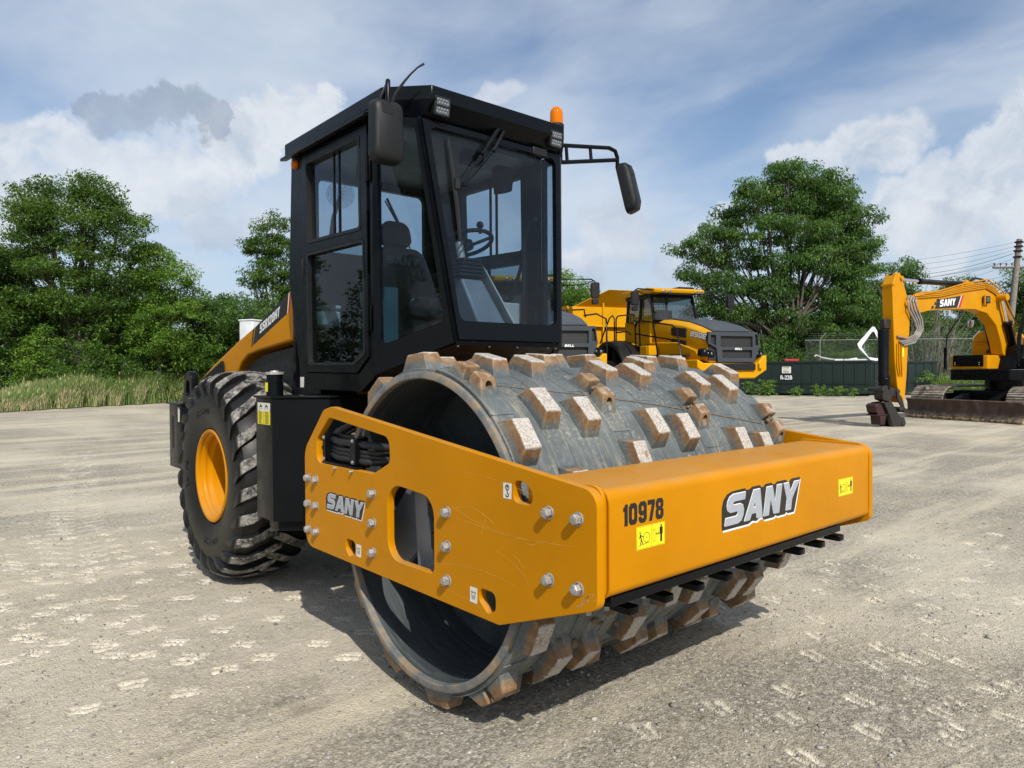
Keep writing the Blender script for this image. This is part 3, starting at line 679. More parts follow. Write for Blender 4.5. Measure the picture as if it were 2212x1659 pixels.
# --- wheels
def tyre(parent, side):
    T = Matrix.Translation((side*WX, WY, WZ)) @ (AX_X if side > 0 else Matrix.Rotation(math.pi, 4, 'Z') @ AX_X)
    pr = [(.365, .235), (.385, .262), (.46, .288), (.54, .300), (.62, .300), (.69, .288), (.745, .262), (.778, .20), (.790, .10), (.793, 0)]
    pr = [(r, h) for r, h in pr] + [(r, -h) for r, h in pr[-2::-1]]
    m = MB(); m.lathe(pr, 96, T); nb = len(m.v); wear = [0.0]*nb
    for sgn, ph in ((1, 0.0), (-1, 7.5)):
        for k in range(24):
            base = 25.8+15*k+ph; rows = []
            # (height across tyre, extra angle, outer radius, half width in metres, root radius)
            for (h, da, ro, hw, ri) in ((-.035, 13.8, .836, .030, .78), (.03, 12.0, .838, .040, .78), (.12, 7.5, .832, .040, .775), (.21, 2.5, .812, .042, .76), (.282, 0.0, .772, .047, .70), (.3105, -2.5, .735, .046, .68), (.3125, -5.5, .69, .040, .66), (.305, -9.0, .640, .020, .63)):
                a = R_(base+da*1.0); row = []
                for (w, r) in ((-hw*1.28, ri), (-hw, ro), (hw, ro), (hw*1.28, ri)):
                    aa = a+w/.80; row.append((r*math.cos(aa), r*math.sin(aa), sgn*h if r == ro else sgn*(h-.035)))
                rows.append(row)
            vs = [q for r in rows for q in r]; fs = []
            for i in range(len(rows)-1):
                for j in range(3): fs.append([4*i+j, 4*i+j+1, 4*i+4+j+1, 4*i+4+j])
            fs += [[0, 1, 2, 3], [4*(len(rows)-1)+j for j in (3, 2, 1, 0)]]
            m.add(vs, fs, T)
            for i in range(len(rows)):
                top = (1.0, 1.0, 1.0, 1.0, .9, .25, .0, 0)[i]; wear += [0.1*top, top, top, .1*top]
    me = m.mesh('tyre', 32)
    at = me.attributes.new('wear', 'FLOAT', 'POINT'); at.data.foreach_set('value', np.array(wear[:len(me.vertices)], dtype=np.float32))
    o = link('tyre', me, M['tyre'], parent, bevel=.006, bseg=2); o.modifiers['bevel'].angle_limit = R_(38); return o
def wheel(side):
    w = bpy.data.objects.new('wheel', None); COL.objects.link(w); w.parent = roller; w.empty_display_size = .2
    tyre(w, side)
    T = Matrix.Translation((side*WX, WY, WZ)) @ (AX_X if side > 0 else Matrix.Rotation(math.pi, 4, 'Z') @ AX_X)
    MB().lathe([(.352, .232), (.367, .243), (.372, .262), (.366, .270), (.350, .268), (.340, .255), (.338, .235), (.325, .225), (.318, .205), (.322, .19), (.318, .17), (.305, .15), (.300, .0), (.300, -.06), (.285, -.075), (.16, -.09), (.155, -.06), (.0001, -.06)], 72, T).build('rim', M['yellow'], w, 30)
    for k in range(10):
        a = 2*math.pi*k/10; c = T @ Vector((.215*math.cos(a), .215*math.sin(a), -.082)); hexbolt('bolt', c, (side, 0, 0), .016, .022, w)
    hub = MB().lathe([(.12, -.06), (.12, .02), (.10, .05), (.0001, .05)], 24, T); hub.build('hub', M['yellow'], w, 30)
    return w
w1 = wheel(1); wheel(-1)
# moulded size on the sidewall
for txt, a0, dr in (('23.1-26', 262, 1), ('23.1-26', 82, 1), ('14 PR', 172, 1)):
    ms = []
    for i, ch in enumerate(txt):
        if ch == ' ': continue
        a = R_(a0+i*5.2); c = Vector((WX+.3015, WY+.545*math.cos(a), WZ+.545*math.sin(a)))
        rad = Vector((0, math.cos(a), math.sin(a))); tan = Vector((0, -math.sin(a), math.cos(a)))
        ms.append(textmesh(ch, place(c, tan, rad*-1) , .028, .045, .004, .02))
    link('size_marking', merge(ms), M['rubber'], w1)

# --- rear frame, counterweight, fuel tank
rf = MB(); rf.box(-.55, -4.2, .62, .55, -1.25, 1.36); rf.prism([(-.35, -1.25), (.35, -1.25), (.22, -.92), (-.22, -.92)], 'z', .62, 1.15)
rf.box(-.58, -3.2, 1.30, .58, -2.1, 1.62); rf.tube([(-.9, WY, WZ), (.9, WY, WZ)], .13, 16); rf.build('rear_frame', M['dark'], roller, 30, bevel=.01)
MB().prism(roundpoly([(-1.05, -4.22, .03), (1.10, -4.22, .02), (1.10, -3.83, .02), (.72, -3.62, .02), (-.72, -3.62, .02), (-1.05, -3.83, .02)], 2), 'z', .772, 1.355).build('counterweight', M['black'], roller, 30, bevel=.006)
MB().prism([(-1.08, -4.26), (1.12, -4.26), (1.12, -3.81), (.74, -3.60), (-.74, -3.60), (-1.08, -3.81)], 'z', 1.356, 1.37).build('counterweight_lid', M['black'], roller, 30, bevel=.003)
eye = flat([roundpoly([(-3.93, 1.37, 0), (-3.64, 1.37, 0), (-3.68, 1.66, .11), (-3.83, 1.66, .11)], 6), roundpoly([(-3.84, 1.44, .03), (-3.71, 1.44, .03), (-3.73, 1.58, .05), (-3.81, 1.58, .05)], 4)], .06, Matrix.Translation((1.03, 0, 0)) @ AX_X, bevel=.004)
finish(eye, 30); link('lifting_eye', eye, M['black'], roller)
o = link('sticker', flat([[(-3.93, 1.20), (-3.88, 1.20), (-3.88, 1.33), (-3.93, 1.33)]], .001, Matrix.Translation((1.1012, 0, 0)) @ AX_X), M['white'], roller)
MB().box(1.1005, -4.12, .95, 1.1015, -4.07, 1.25).build('slot', M['dark'], roller)
tank_plan = [(1.15, -1.932, .006), (1.15, -1.648, .006), (.84, -1.44, .01), (.50, -1.44, 0), (.50, -1.932, 0)]
tank = MB().prism(roundpoly(tank_plan, 3), 'z', .652, 1.470).build('fuel_tank', M['black'], roller, 30, bevel=.004)
MB().prism([(1.163, -1.945), (1.163, -1.640), (.845, -1.425), (.40, -1.425), (.40, -2.1), (.62, -2.1), (.62, -1.945)], 'z', 1.472, 1.486).build('tank_lid', M['black'], tank, 30, bevel=.002)
MB().prism(roundpoly([(1.10, -1.88, .05), (1.10, -1.68, .04), (.84, -1.49, .03), (.55, -1.49, 0), (.55, -1.88, 0)], 3), 'z', .58, .652).build('tank_sump', M['black_gloss'], tank, 30, bevel=.01)
TC = Matrix.Translation((1.085, -1.76, 1.486))
MB().lathe([(.056, 0), (.056, .085), (.0575, .087), (.0575, .091), (.054, .094), (.054, .142), (.0001, .142)], 32, TC).build('filler_neck', M['black'], tank, 30)
MB().lathe([(.060, .142), (.062, .144), (.062, .158), (.059, .161), (.03, .161), (.026, .17), (.0001, .17)], 32, TC).build('filler_cap', M['steel'], tank, 30)
link('sticker', flat([[(-1.780, 1.515), (-1.735, 1.515), (-1.735, 1.575), (-1.780, 1.575)]], .0006, Matrix.Translation((1.143, 0, 0)) @ AX_X), M['ylw_vinyl'], tank)
OT = lambda d: Matrix.Translation((1.1505+d, 0, 0)) @ AX_X
st = link('sticker', flat([[(-1.897, 1.382), (-1.684, 1.382), (-1.684, 1.439), (-1.897, 1.439)]], .0007, OT(0)), M['white'], tank)
st2 = link('sticker', flat([[(-1.897, 1.293), (-1.684, 1.293), (-1.684, 1.381), (-1.897, 1.381)]], .0007, OT(0)), M['ylw_vinyl'], tank)
ms = []; random.seed(5)
for k in range(9):
    z = 1.298+k*.0093; ms.append(flat([[(-1.893, z), (-1.688, z), (-1.688, z+.0006), (-1.893, z+.0006)]], .0004, OT(.0008)))
    for a, b in ((-1.885, -1.82), (-1.775, -1.70)):
        ms.append(flat([[(a+.01, z+.003), (b-random.uniform(0, .02), z+.003), (b-random.uniform(0, .02), z+.0058), (a+.01, z+.0058)]], .0004, OT(.0009)))
ms.append(flat([[(-1.79, 1.296), (-1.789, 1.296), (-1.789, 1.378), (-1.79, 1.378)]], .0004, OT(.0010)))
link('symbol', merge(ms), M['blk_vinyl'], st2)
ms = []
for cx in (-1.84, -1.745):
    ms.append(flat(ring(cx-.02, 1.400, .010, .008), .0004, OT(.0008))); ms.append(flat(ring(cx+.02, 1.400, .007, .005), .0004, OT(.0008)))
    ms.append(flat([[(cx-.03, 1.412), (cx+.03, 1.41), (cx+.02, 1.418), (cx-.005, 1.43), (cx-.01, 1.43), (cx-.01, 1.418)]], .0004, OT(.0009)))
link('symbol', merge(ms), M['blk_vinyl'], st)
o = link('sticker', flat([[(-1.985, 1.535), (-1.925, 1.535), (-1.925, 1.61), (-1.985, 1.61)]], .0008, Matrix.Translation((.8010, 0, 0)) @ AX_X), M['white'], roller)

# --- engine hood
HX = .68
hood_o = [(-2.28, 2.30), (-2.42, 2.292), (-3.15, 2.05), (-3.53, 1.945), (-3.94, 1.818), (-4.28, 1.712), (-4.66, 1.575), (-4.72, 1.50), (-4.76, 1.30), (-3.78, 1.30), (-3.70, 1.50), (-3.60, 1.655), (-3.49, 1.737), (-3.34, 1.798), (-3.13, 1.827), (-2.43, 1.89), (-2.20, 1.91)]
MB().prism(hood_o, 'x', -HX, HX).build('hood', M['yellow'], roller, 25, bevel=.02, bseg=4)
hood = roller.children[-1]
MB().prism([(-4.0, 1.35), (-3.60, 1.62), (-3.45, 1.72), (-3.1, 1.80), (-2.1, 1.88), (-2.0, 1.3)], 'x', -.62, .62).build('engine_bay', M['dark'], roller, 30)
OH = lambda d: Matrix.Translation((HX+d, 0, 0)) @ AX_X
link('stripe', flat([[(-2.46, 2.268), (-2.49, 2.108), (-3.21, 1.880), (-3.15, 2.035)]], .0008, OH(.0005)), M['blk_vinyl'], hood)
link('stripe', flat([[(-3.205, 2.017), (-3.175, 2.027), (-3.225, 1.873), (-3.255, 1.864)]], .0008, OH(.0005)), M['blk_vinyl'], hood)
link('stripe', flat([[(-2.445, 2.272), (-2.432, 2.276), (-2.472, 2.113), (-2.485, 2.109)]], .0008, OH(.0006)), M['white'], hood)
link('stripe', flat([[(-2.430, 2.276), (-2.405, 2.25), (-2.45, 2.12), (-2.470, 2.114)]], .0008, OH(.0006)), M['red_vinyl'], hood)
txm = merge(word('SSR120HT', Matrix.Identity(4), .44, .082, 0, .0006, shear=0, gap=.13))
d = Vector((0, .425, .125)); T = Matrix(((0, 0, 1, HX+.0015), (d.y/.443*1.0, .18, 0, -3.055), (d.z/.443, .96, 0, 1.974), (0, 0, 0, 1)))
txm.transform(T); link('lettering', txm, M['wht_letter'], hood)
MB().prism(roundpoly([(-4.60, 1.575, .01), (-3.93, 1.775, .06), (-3.90, 1.60, .03), (-3.95, 1.50, 0), (-4.55, 1.50, 0)], 4), 'x', HX+.0005, HX+.012).build('side_grille', M['plastic'], hood, 30, bevel=.003)
for k in range(9):
    y = -4.42+k*.058; MB().box(HX+.0125, y, 1.50, HX+.022, y+.014, 1.615+.29*(y+4.42)).build('grille_slat', M['plastic'], hood)
for (a, b) in ((-2.30, 1.72), (-2.42, 1.70), (-2.9, 1.64)): MB().lathe([(.022, 0), (.022, .004), (.014, .004), (.014, .002), (.0001, .002)], 16, Matrix.Translation((.6205, a, b)) @ Matrix.Rotation(R_(90), 4, 'Y')).build('label_disc', M['greylight'], roller)
# ------------------------------------------------------------------ cab
cab = bpy.data.objects.new('cab', None); COL.objects.link(cab); cab.parent = roller; cab.empty_display_size = .3; cab.location = (0, 0, 0)
NX, FX = .80, -.59           # near and far side planes
def side_panel(x, sgn):
    Mx = Matrix.Translation((x-sgn*.022, 0, 0)) @ AX_X
    outl = [(-2.10, 3.225), (-2.165, 2.33), (-2.06, 1.89), (-1.96, 1.525), (-1.094, 1.517), (-.892, 1.628), (-.892, 3.225)]
    door = [(-1.905, 3.19), (-.965, 3.178), (-.965, 1.735), (-1.12, 1.628), (-1.872, 1.64)]
    me = flat([outl, door], .044, Mx, bevel=.004); finish(me, 30); return link('side_frame', me, M['black'], cab)
side_panel(NX, 1); side_panel(FX, -1)
def door(x, sgn):
    Mx = Matrix.Translation((x-sgn*.012, 0, 0)) @ AX_X
    outl = [(-1.897, 3.182), (-.975, 3.17), (-.975, 1.738), (-1.128, 1.636), (-1.864, 1.648)]
    up = roundpoly([(-1.848, 3.135, .02), (-1.06, 3.125, .02), (-1.052, 2.53, .02), (-1.83, 2.552, .02)], 3)
    lo = roundpoly([(-1.835, 2.485, .02), (-1.012, 2.472, .03), (-1.012, 1.752, .02), (-1.147, 1.688, .02), (-1.826, 1.694, .02)], 3)
    d = link('door', flat([outl, up, lo], .05, Mx, bevel=.005), M['black'], cab); finish(d.data, 30)
    inn = lambda pl, k: [(a+(k if a < -1.4 else -k), b+(k if b < 2.2 or (b < 2.8 and b > 2.51) else -k)) for a, b in pl]
    fr = flat([up, inn(up, .022)], .056, Mx); link('window_seal', fr, M['plastic'], d)
    fr = flat([lo, inn(lo, .018)], .056, Mx); link('window_seal', fr, M['plastic'], d)
    link('window', flat([up], .004, Matrix.Translation((x-sgn*.020, 0, 0)) @ AX_X), M['glass'], d)
    link('window', flat([lo], .004, Matrix.Translation((x-sgn*.016, 0, 0)) @ AX_X), M['glass_dark'], d)
    for y in (-1.47, -1.395):
        MB().box(x-sgn*.02-.008, y, 2.55, x-sgn*.02+.008, y+.014, 3.125).build('sliding_rail', M['black'] , d)
    MB().box(x+.001*sgn, -1.10, 2.86, x+.016*sgn, -1.078, 2.95).build('window_latch', M['plastic'], d, bevel=.003)
    return d
dn = door(NX, 1); df = door(FX, -1)
for z0, z1 in ((2.82, 2.97), (1.90, 2.05)):
    h = MB(); h.box(.801, -.985, z0, .815, -.935, z1); h.cyl((.822, -.958, z0-.01), (.822, -.958, z1+.01), .011, 12)
    h.build('hinge', M['black'], dn, 30, bevel=.003)
MB().box(.8005, -1.90, 2.33, .822, -1.885, 2.45).build('door_handle', M['plastic'], dn, bevel=.004)
# side marker
MB().lathe([(.034, 0), (.034, .008), (.030, .022), (.02, .03), (.0001, .032)], 24, Matrix.Translation((.801, -2.02, 3.155)) @ Matrix.Rotation(R_(90), 4, 'Y')).build('marker_lamp', M['amber'], cab, 60)

# bilinear wall panel with an opening and a pane
def wall(name, tl, tr, br, blc, u0, u1, v0, v1, th=.035, pane='glass', frame='black', cr=.05):
    tl, tr, br, blc = map(Vector, (tl, tr, br, blc))
    def P(u, v): return (blc*(1-u)+br*u)*(1-v)+(tl*(1-u)+tr*u)*v
    n = (tr-blc).cross(tl-br).normalized()
    W_ = (tr-tl).length; H_ = (tl-blc).length
    hole = roundpoly([(u0*W_, v0*H_, cr), (u1*W_, v0*H_, cr), (u1*W_, v1*H_, cr), (u0*W_, v1*H_, cr)], 5)
    me = flat([[(0, 0), (W_, 0), (W_, H_), (0, H_)], hole], 2.0)
    for v in me.vertices:
        q = P(v.co.x/W_, v.co.y/H_); v.co = q - n*(0 if v.co.z*1 > 0 else th)
    finish(me, 30)
    bm = bmesh.new(); bm.from_mesh(me); bmesh.ops.recalc_face_normals(bm, faces=bm.faces); bm.to_mesh(me); bm.free()
    f = link(name+'_frame', me, M[frame], cab)
    g = flat([hole], 2.0)
    for v in g.vertices:
        q = P(v.co.x/W_, v.co.y/H_); v.co = q - n*(.004 if v.co.z > 0 else .008)
    link(name, g, M[pane], f); return f
ws = wall('windshield', (-.458, -.6, 3.125), (.673, -.6, 3.125), (.512, -.4695, 1.83), (-.328, -.4695, 1.83), .038, .962, .085, .972)
ws2 = None
# lower front panel under the windshield
MB().prism([(-.4815, 1.822), (-.4690, 1.827), (-.4700, 1.800), (-.483, 1.800)], 'x', -.326, .510).build('front_sill', M['black'], cab, 30)
wall('corner_window', (.672, -.6005, 3.125), (.799, -.893, 3.20), (.799, -.893, 1.622), (.511, -.470, 1.815), .07, .90, .105, .965, cr=.03)
wall('corner_window', (-.589, -.893, 3.20), (-.457, -.6005, 3.125), (-.327, -.470, 1.815), (-.589, -.893, 1.622), .10, .93, .105, .965, cr=.03)
# A-pillar covers
MB().tube([(.676, -.597, 3.14), (.513, -.467, 1.825)], .014, 6).build('front_pillar', M['black'], cab, 30)
MB().tube([(-.461, -.597, 3.14), (-.329, -.467, 1.825)], .014, 6).build('front_pillar', M['black'], cab, 30)
# rear wall
rw = flat([[(-.58, 1.53), (.795, 1.53), (.795, 3.2), (-.58, 3.2)], roundpoly([(-.35, 2.56, .05), (.60, 2.56, .05), (.60, 3.10, .05), (-.35, 3.10, .05)], 4), roundpoly([(-.555, 2.56, .02), (-.46, 2.56, .02), (-.46, 3.10, .02), (-.555, 3.10, .02)], 3), roundpoly([(.66, 2.56, .02), (.75, 2.56, .02), (.75, 3.10, .02), (.66, 3.10, .02)], 3)], .04, Matrix.Translation((0, -2.095, 0)) @ Matrix(((1, 0, 0, 0), (0, 0, 1, 0), (0, 1, 0, 0), (0, 0, 0, 1))))
rwo = link('rear_wall', rw, M['black'], cab)
link('rear_window', flat([[(-.36, 2.55), (.61, 2.55), (.61, 3.11), (-.36, 3.11)]], .004, Matrix.Translation((0, -2.095, 0)) @ Matrix(((1, 0, 0, 0), (0, 0, 1, 0), (0, 1, 0, 0), (0, 0, 0, 1)))), M['glass'], cab)
# roof with flared rim, headliner and visor
RP = [(.848, -2.11), (.848, -.728), (.640, -.508), (-.440, -.508), (-.650, -.728), (-.650, -2.11)]
roof = MB().prism(RP, 'z', 3.225, 3.312).build('roof', M['black'], cab, 30, bevel=.007)
lip = [(.872, -2.135), (.872, -.90), (.838, -.90), (.838, -2.10)]
MB().prism(lip, 'z', 3.190, 3.212).build('roof_gutter', M['black'], roof, 30, bevel=.002)
MB().prism([(.846, -2.108), (.846, -.86), (.82, -.86), (.82, -2.108)], 'z', 3.2125, 3.226).build('roof_gutter', M['black'], roof, 30)
MB().prism([(.78, -2.09), (.78, -.90), (-.57, -.90), (-.57, -2.09)], 'z', 3.17, 3.224).build('headliner', M['grey'], roof, 30)
vis = MB()
top = [(.846, -.73, 3.226), (.638, -.510, 3.226), (-.438, -.510, 3.226), (-.648, -.73, 3.226)]
bot = [(.795, -.90, 3.14), (.668, -.612, 3.118), (-.452, -.612, 3.118), (-.587, -.90, 3.14)]
for i in range(3):
    vis.add([top[i], top[i+1], bot[i+1], bot[i], tuple(Vector(top[i])+Vector((0, -.02, 0))), tuple(Vector(top[i+1])+Vector((0, -.02, 0))), tuple(Vector(bot[i+1])+Vector((0, -.02, 0))), tuple(Vector(bot[i])+Vector((0, -.02, 0)))], [(0, 1, 2, 3), (4, 7, 6, 5), (0, 4, 5, 1), (3, 2, 6, 7)])
vis.build('visor', M['black_gloss'], roof, 0)
for y in (-.96, -1.94):
    q = Matrix.Translation((.70, y, 3.355)) @ Matrix.Rotation(R_(75), 4, 'Z') @ Matrix.Rotation(R_(90), 4, 'X')
    pr = [(.030+.0085*math.cos(a), .0085*math.sin(a)) for a in np.linspace(0, 2*math.pi, 12, endpoint=False)]
    MB().lathe(pr, 28, q, closed=True).cyl((.70, y, 3.31), (.70, y, 3.325), .014).build('lifting_ring', M['brass'], roof, 60)
# work lights
def lamp(c, tilt):
    T = Matrix.Translation(c) @ Matrix.Rotation(R_(tilt), 4, 'X')
    b = MB(); b.prism(roundpoly([(-.056, -.056, .012), (.056, -.056, .012), (.056, .056, .012), (-.056, .056, .012)], 3), 'y', -.03, .012, T)
    b.box(-.03, -.012, .056, -.024, .0, .085, T); b.box(.024, -.012, .056, .03, .0, .085, T)
    l = b.build('work_light', M['plastic'], cab, 30, bevel=.003)
    e = MB()
    e.prism(roundpoly([(-.046, .006, .006), (.046, .006, .006), (.046, .045, .008), (-.046, .045, .008)], 3), 'y', .0125, .0145, T)
    e.prism(roundpoly([(-.046, -.045, .008), (.046, -.045, .008), (.046, -.006, .006), (-.046, -.006, .006)], 3), 'y', .0125, .0145, T)
    e.build('lens', M['lens'], l, 0)
    k = MB()
    for r0 in (-.034, -.017, .017, .034):
        for cx in (-.030, -.010, .010, .030):
            k.lathe([(.0075, 0), (.0045, .003), (.0001, .0035)], 8, T @ Matrix.Translation((cx+(.005 if abs(r0) > .02 else -.005), .0148, r0)) @ Matrix.Rotation(R_(-90), 4, 'X'))
    k.build('led', M['grey'], l, 60)
lamp((.563, -.525, 3.205), -8); lamp((-.376, -.525, 3.21), -8)
# beacon
T = Matrix.Translation((-.425, -.565, 3.312))
MB().lathe([(.052, 0), (.052, .016), (.048, .02)], 24, T).build('beacon_base', M['plastic'], cab, 30)
MB().lathe([(.044, .018), (.045, .03), (.0435, .095), (.038, .118), (.022, .136), (.0001, .141)], 28, T).build('beacon', M['amber'], cab, 60)
# mirrors
def mirror(c, w, d, h, rz, tilt, arm, lean=0):
    a = MB()
    for pts, r in arm: a.tube(pts, r, 10)
    ar = a.build('mirror_arm', M['black'], cab, 60)
    T = Matrix.Translation(c) @ Matrix.Rotation(R_(lean), 4, Vector((.77, .64, 0))) @ Matrix.Rotation(R_(rz), 4, 'Z') @ Matrix.Rotation(R_(tilt), 4, 'Y')
    m = MB(); n = 9; vs = []; fs = []
    for i in range(n):
        k = i/(n-1); yy = -d*k; s_ = 1.0-.10*k**2-.16*max(0, k-.75)*4*k
        ol = roundpoly([(-w/2*s_*.90, -h/2*s_, .045), (w/2*s_, -h/2*s_, .045), (w/2*s_*.96, h/2*s_, .045), (-w/2*s_*.84, h/2*s_, .045)], 5)
        m_ = len(ol); vs += [(u, yy, v) for u, v in ol]
        if i:
            for q in range(m_): fs.append([(i-1)*m_+q, (i-1)*m_+(q+1) % m_, i*m_+(q+1) % m_, i*m_+q])
    fs += [list(range(m_)), [(n-1)*m_+q for q in range(m_)][::-1]]
    m.add(vs, fs, T); hs = m.build('mirror', M['plastic'], ar, 50)
    cv = MB().prism(roundpoly([(-.045, .085, .012), (.028, .085, .012), (.028, h/2*.80, .006), (-.045, h/2*.80, .006)], 3), 'y', -d-.0015, -d+.004, T).build('mirror_cap', M['plastic'], hs, 30)
    return hs
# housings: back of the mirror faces forward (+y)
mirror((.975, -.50, 2.955), .205, .075, .345, 178, 0, [([(.845, -.74, 3.20), (.90, -.62, 3.22), (.945, -.50, 3.225), (.968, -.455, 3.228), (.974, -.445, 3.20), (.974, -.445, 3.08)], .0135)])
arm = [([(-.60, -.74, 3.262), (-.64, -.735, 3.276), (-1.12, -.70, 3.345), (-1.19, -.70, 3.335), (-1.215, -.70, 3.29), (-1.215, -.70, 3.21)], .0155),
       ([(-.60, -.72, 3.155), (-.64, -.72, 3.150), (-1.215, -.70, 3.272)], .0155), ([(-.685, -.73, 3.283), (-.685, -.72, 3.160)], .013), ([(-.93, -.72, 3.317), (-.93, -.71, 3.212)], .013)]
mirror((-1.285, -.70, 3.055), .165, .10, .395, 200, 0, arm, 13)
MB().box(-.60, -.76, 3.12, -.565, -.68, 3.29).build('mirror_bracket', M['black'], cab, bevel=.004)
MB().tube([(.850, -.60, 3.19), (.842, -.57, 3.235), (.815, -.53, 3.29), (.79, -.50, 3.33), (.765, -.47, 3.362), (.735, -.45, 3.385)], [.011, .010, .007, .0055, .005, .007], 8).build('antenna', M['rubber'], cab, 60)
# wiper: two parallel arms from the visor, blade standing upright
WSY = lambda z: -.6+(3.125-z)*.1007+.025
A_ = lambda x, z, d=0: (x, WSY(z)+d, z)
w = MB()
w.tube([A_(.077, 3.215, .02), A_(.25, 2.99, .02)], .017, 6); w.tube([A_(.25, 2.99, .02), A_(.43, 2.775, .012)], .006, 6)
w.tube([A_(.015, 3.235, .02), A_(.15, 3.03, .02)], .013, 6); w.tube([A_(.15, 3.03, .02), A_(.385, 2.778, .012)], .0055, 6); w.tube([A_(.44, 2.77, .012), A_(.38, 2.772, .012)], .006, 6)
wp = w.build('wiper_arm', M['black'], cab, 60)
b = MB(); b.tube([A_(.489, 3.05), A_(.472, 2.83, .004), A_(.455, 2.60, .004), A_(.449, 2.43)], [.008, .014, .014, .010], 6); b.box(.44, WSY(2.77), 2.74, .475, WSY(2.77)+.03, 2.80)
b.build('wiper_blade', M['dark'], wp, 30)
MB().box(-.33, -.60, 3.085, -.20, -.555, 3.14).build('rain_sensor', M['plastic'], cab, bevel=.008)
rwp = MB(); rwp.tube([(.03, -2.07, 3.02), (-.14, -2.06, 2.76), (-.20, -2.06, 2.66)], .007, 6); rwp.tube([(.02, -2.06, 3.04), (-.16, -2.05, 2.72)], .012, 6); rwp.build('wiper_arm', M['rubber'], cab, 30)
# small screws under the front sill
for x in (.49, .25, .02, -.25, -.32): MB().sphere((x, -.478, 1.795), .007, 8, 6).build('screw', M['steel'], cab, 60)
# cab underside, floor and interior
fl = MB(); fl.hexa([(-.56, -2.08, 1.53), (.77, -2.08, 1.53), (.77, -1.10, 1.525), (-.56, -1.10, 1.525), (-.56, -2.08, 1.72), (.77, -2.08, 1.72), (.77, -1.10, 1.72), (-.56, -1.10, 1.72)])
fl.hexa([(-.565, -1.10, 1.53), (.775, -1.10, 1.53), (.775, -.90, 1.645), (-.565, -.90, 1.645), (-.56, -1.10, 1.72), (.77, -1.10, 1.72), (.77, -.90, 1.74), (-.56, -.90, 1.74)])
fl.hexa([(-.565, -.90, 1.65), (.775, -.90, 1.65), (.505, -.50, 1.80), (-.32, -.50, 1.80), (-.56, -.90, 1.74), (.77, -.90, 1.74), (.49, -.50, 1.835), (-.31, -.50, 1.835)])
fl.build('floor', M['dark'], cab, 30)
MB().box(-.45, -1.7, 1.30, .50, -.85, 1.515).build('cab_mount', M['yellow'], cab, 30)
st = MB(); st.prism(roundpoly([(-.17, 2.02, .05), (.33, 2.02, .05), (.33, 2.17, .06), (-.17, 2.17, .06)], 4), 'y', -1.72, -1.25)
seat = bpy.data.objects.new('seat', None); COL.objects.link(seat); seat.parent = cab
fab = simple('seat_vinyl', (.010, .0105, .012), .45, bump=.2, bscale=40)
st.build('cushion', fab, seat, 40, bevel=.02, bseg=3)
T = Matrix.Translation((.10, -1.66, 2.18)) @ Matrix.Rotation(R_(12), 4, 'X')
bk = MB(); bk.prism(roundpoly([(-.24, -.05, .05), (.24, -.05, .05), (.27, .16, .1), (.20, .42, .12), (-.20, .42, .12), (-.27, .16, .1)], 6), 'y', -.10, .03, T); bk.build('backrest', fab, seat, 40, bevel=.03, bseg=3)
hr = MB().prism(roundpoly([(-.13, .44, .06), (.13, .44, .06), (.12, .64, .08), (-.12, .64, .08)], 6), 'y', -.09, .01, T).build('headrest', fab, seat, 40, bevel=.03, bseg=3)
lm = merge(word('SANY', T @ Matrix.Translation((.155, .034, .27)) @ AX_Y, .30, .065, 0, .002)); link('lettering', lm, decal('grey_letter', (.13, .13, .135)), seat)
MB().box(-.10, -1.72, 1.72, .30, -1.28, 2.02).build('seat_base', M['dark'], seat, bevel=.01)
for s_ in (-.22, .38): MB().prism(roundpoly([(-1.75, 2.34, .02), (-1.38, 2.33, .03), (-1.38, 2.40, .03), (-1.75, 2.41, .02)], 3), 'x', s_, s_+.07).build('armrest', fab, seat, 40, bevel=.008)
MB().prism(roundpoly([(.30, 1.90, .02), (.62, 1.90, .02), (.62, 2.38, .03), (.30, 2.38, .03)], 3), 'y', -1.55, -1.30).build('control_console', M['plastic'], cab, 30, bevel=.01)
MB().box(-.56, -1.9, 1.73, -.34, -1.05, 2.15).build('side_cabinet', M['greylight'], cab, bevel=.01)
# steering column
cl = MB(); cl.hexa([(-.13, -.93, 1.84), (.13, -.93, 1.84), (.13, -.66, 1.84), (-.13, -.66, 1.84), (.02, -1.02, 2.28), (.20, -1.02, 2.28), (.20, -.83, 2.26), (.02, -.83, 2.26)])
con = cl.build('steering_console', M['grey'], cab, 30, bevel=.015)
gp = MB(); gp.hexa([(-.155, -.90, 1.95), (-.135, -.90, 1.95), (-.135, -.68, 1.95), (-.155, -.68, 1.95), (-.02, -1.02, 2.33), (.01, -1.02, 2.36), (.01, -.84, 2.36), (-.02, -.84, 2.33)]); gp.build('dash_panel', M['greylight'], con, 30)
be = MB()
for k in range(5):
    be.prism(roundpoly([(-.115+.008*k, -1.05, .03), (.115-.008*k, -1.05, .03), (.115-.008*k, -.81, .03), (-.115+.008*k, -.81, .03)], 3), 'z', 2.275+k*.026, 2.293+k*.026, Matrix.Translation((.105, -.002*k, 0)))
be.build('bellows', M['plastic'], con, 30, bevel=.004)
MB().tube([(.10, -.95, 2.38), (.06, -1.04, 2.54)], .028, 12).build('steering_column', M['steel'], con, 60)
T = Matrix.Translation((-.045, -1.10, 2.55)) @ Matrix.Rotation(R_(20), 4, 'X')
sw = MB().lathe([(.19+.015*math.cos(a), .015*math.sin(a)) for a in np.linspace(0, 2*math.pi, 10, endpoint=False)], 40, T, closed=True)
for a in (0.3, 2.4, 4.4): sw.tube([T @ Vector((.04*math.cos(a), .04*math.sin(a), -.02)), T @ Vector((.185*math.cos(a), .185*math.sin(a), 0))], .012, 6)
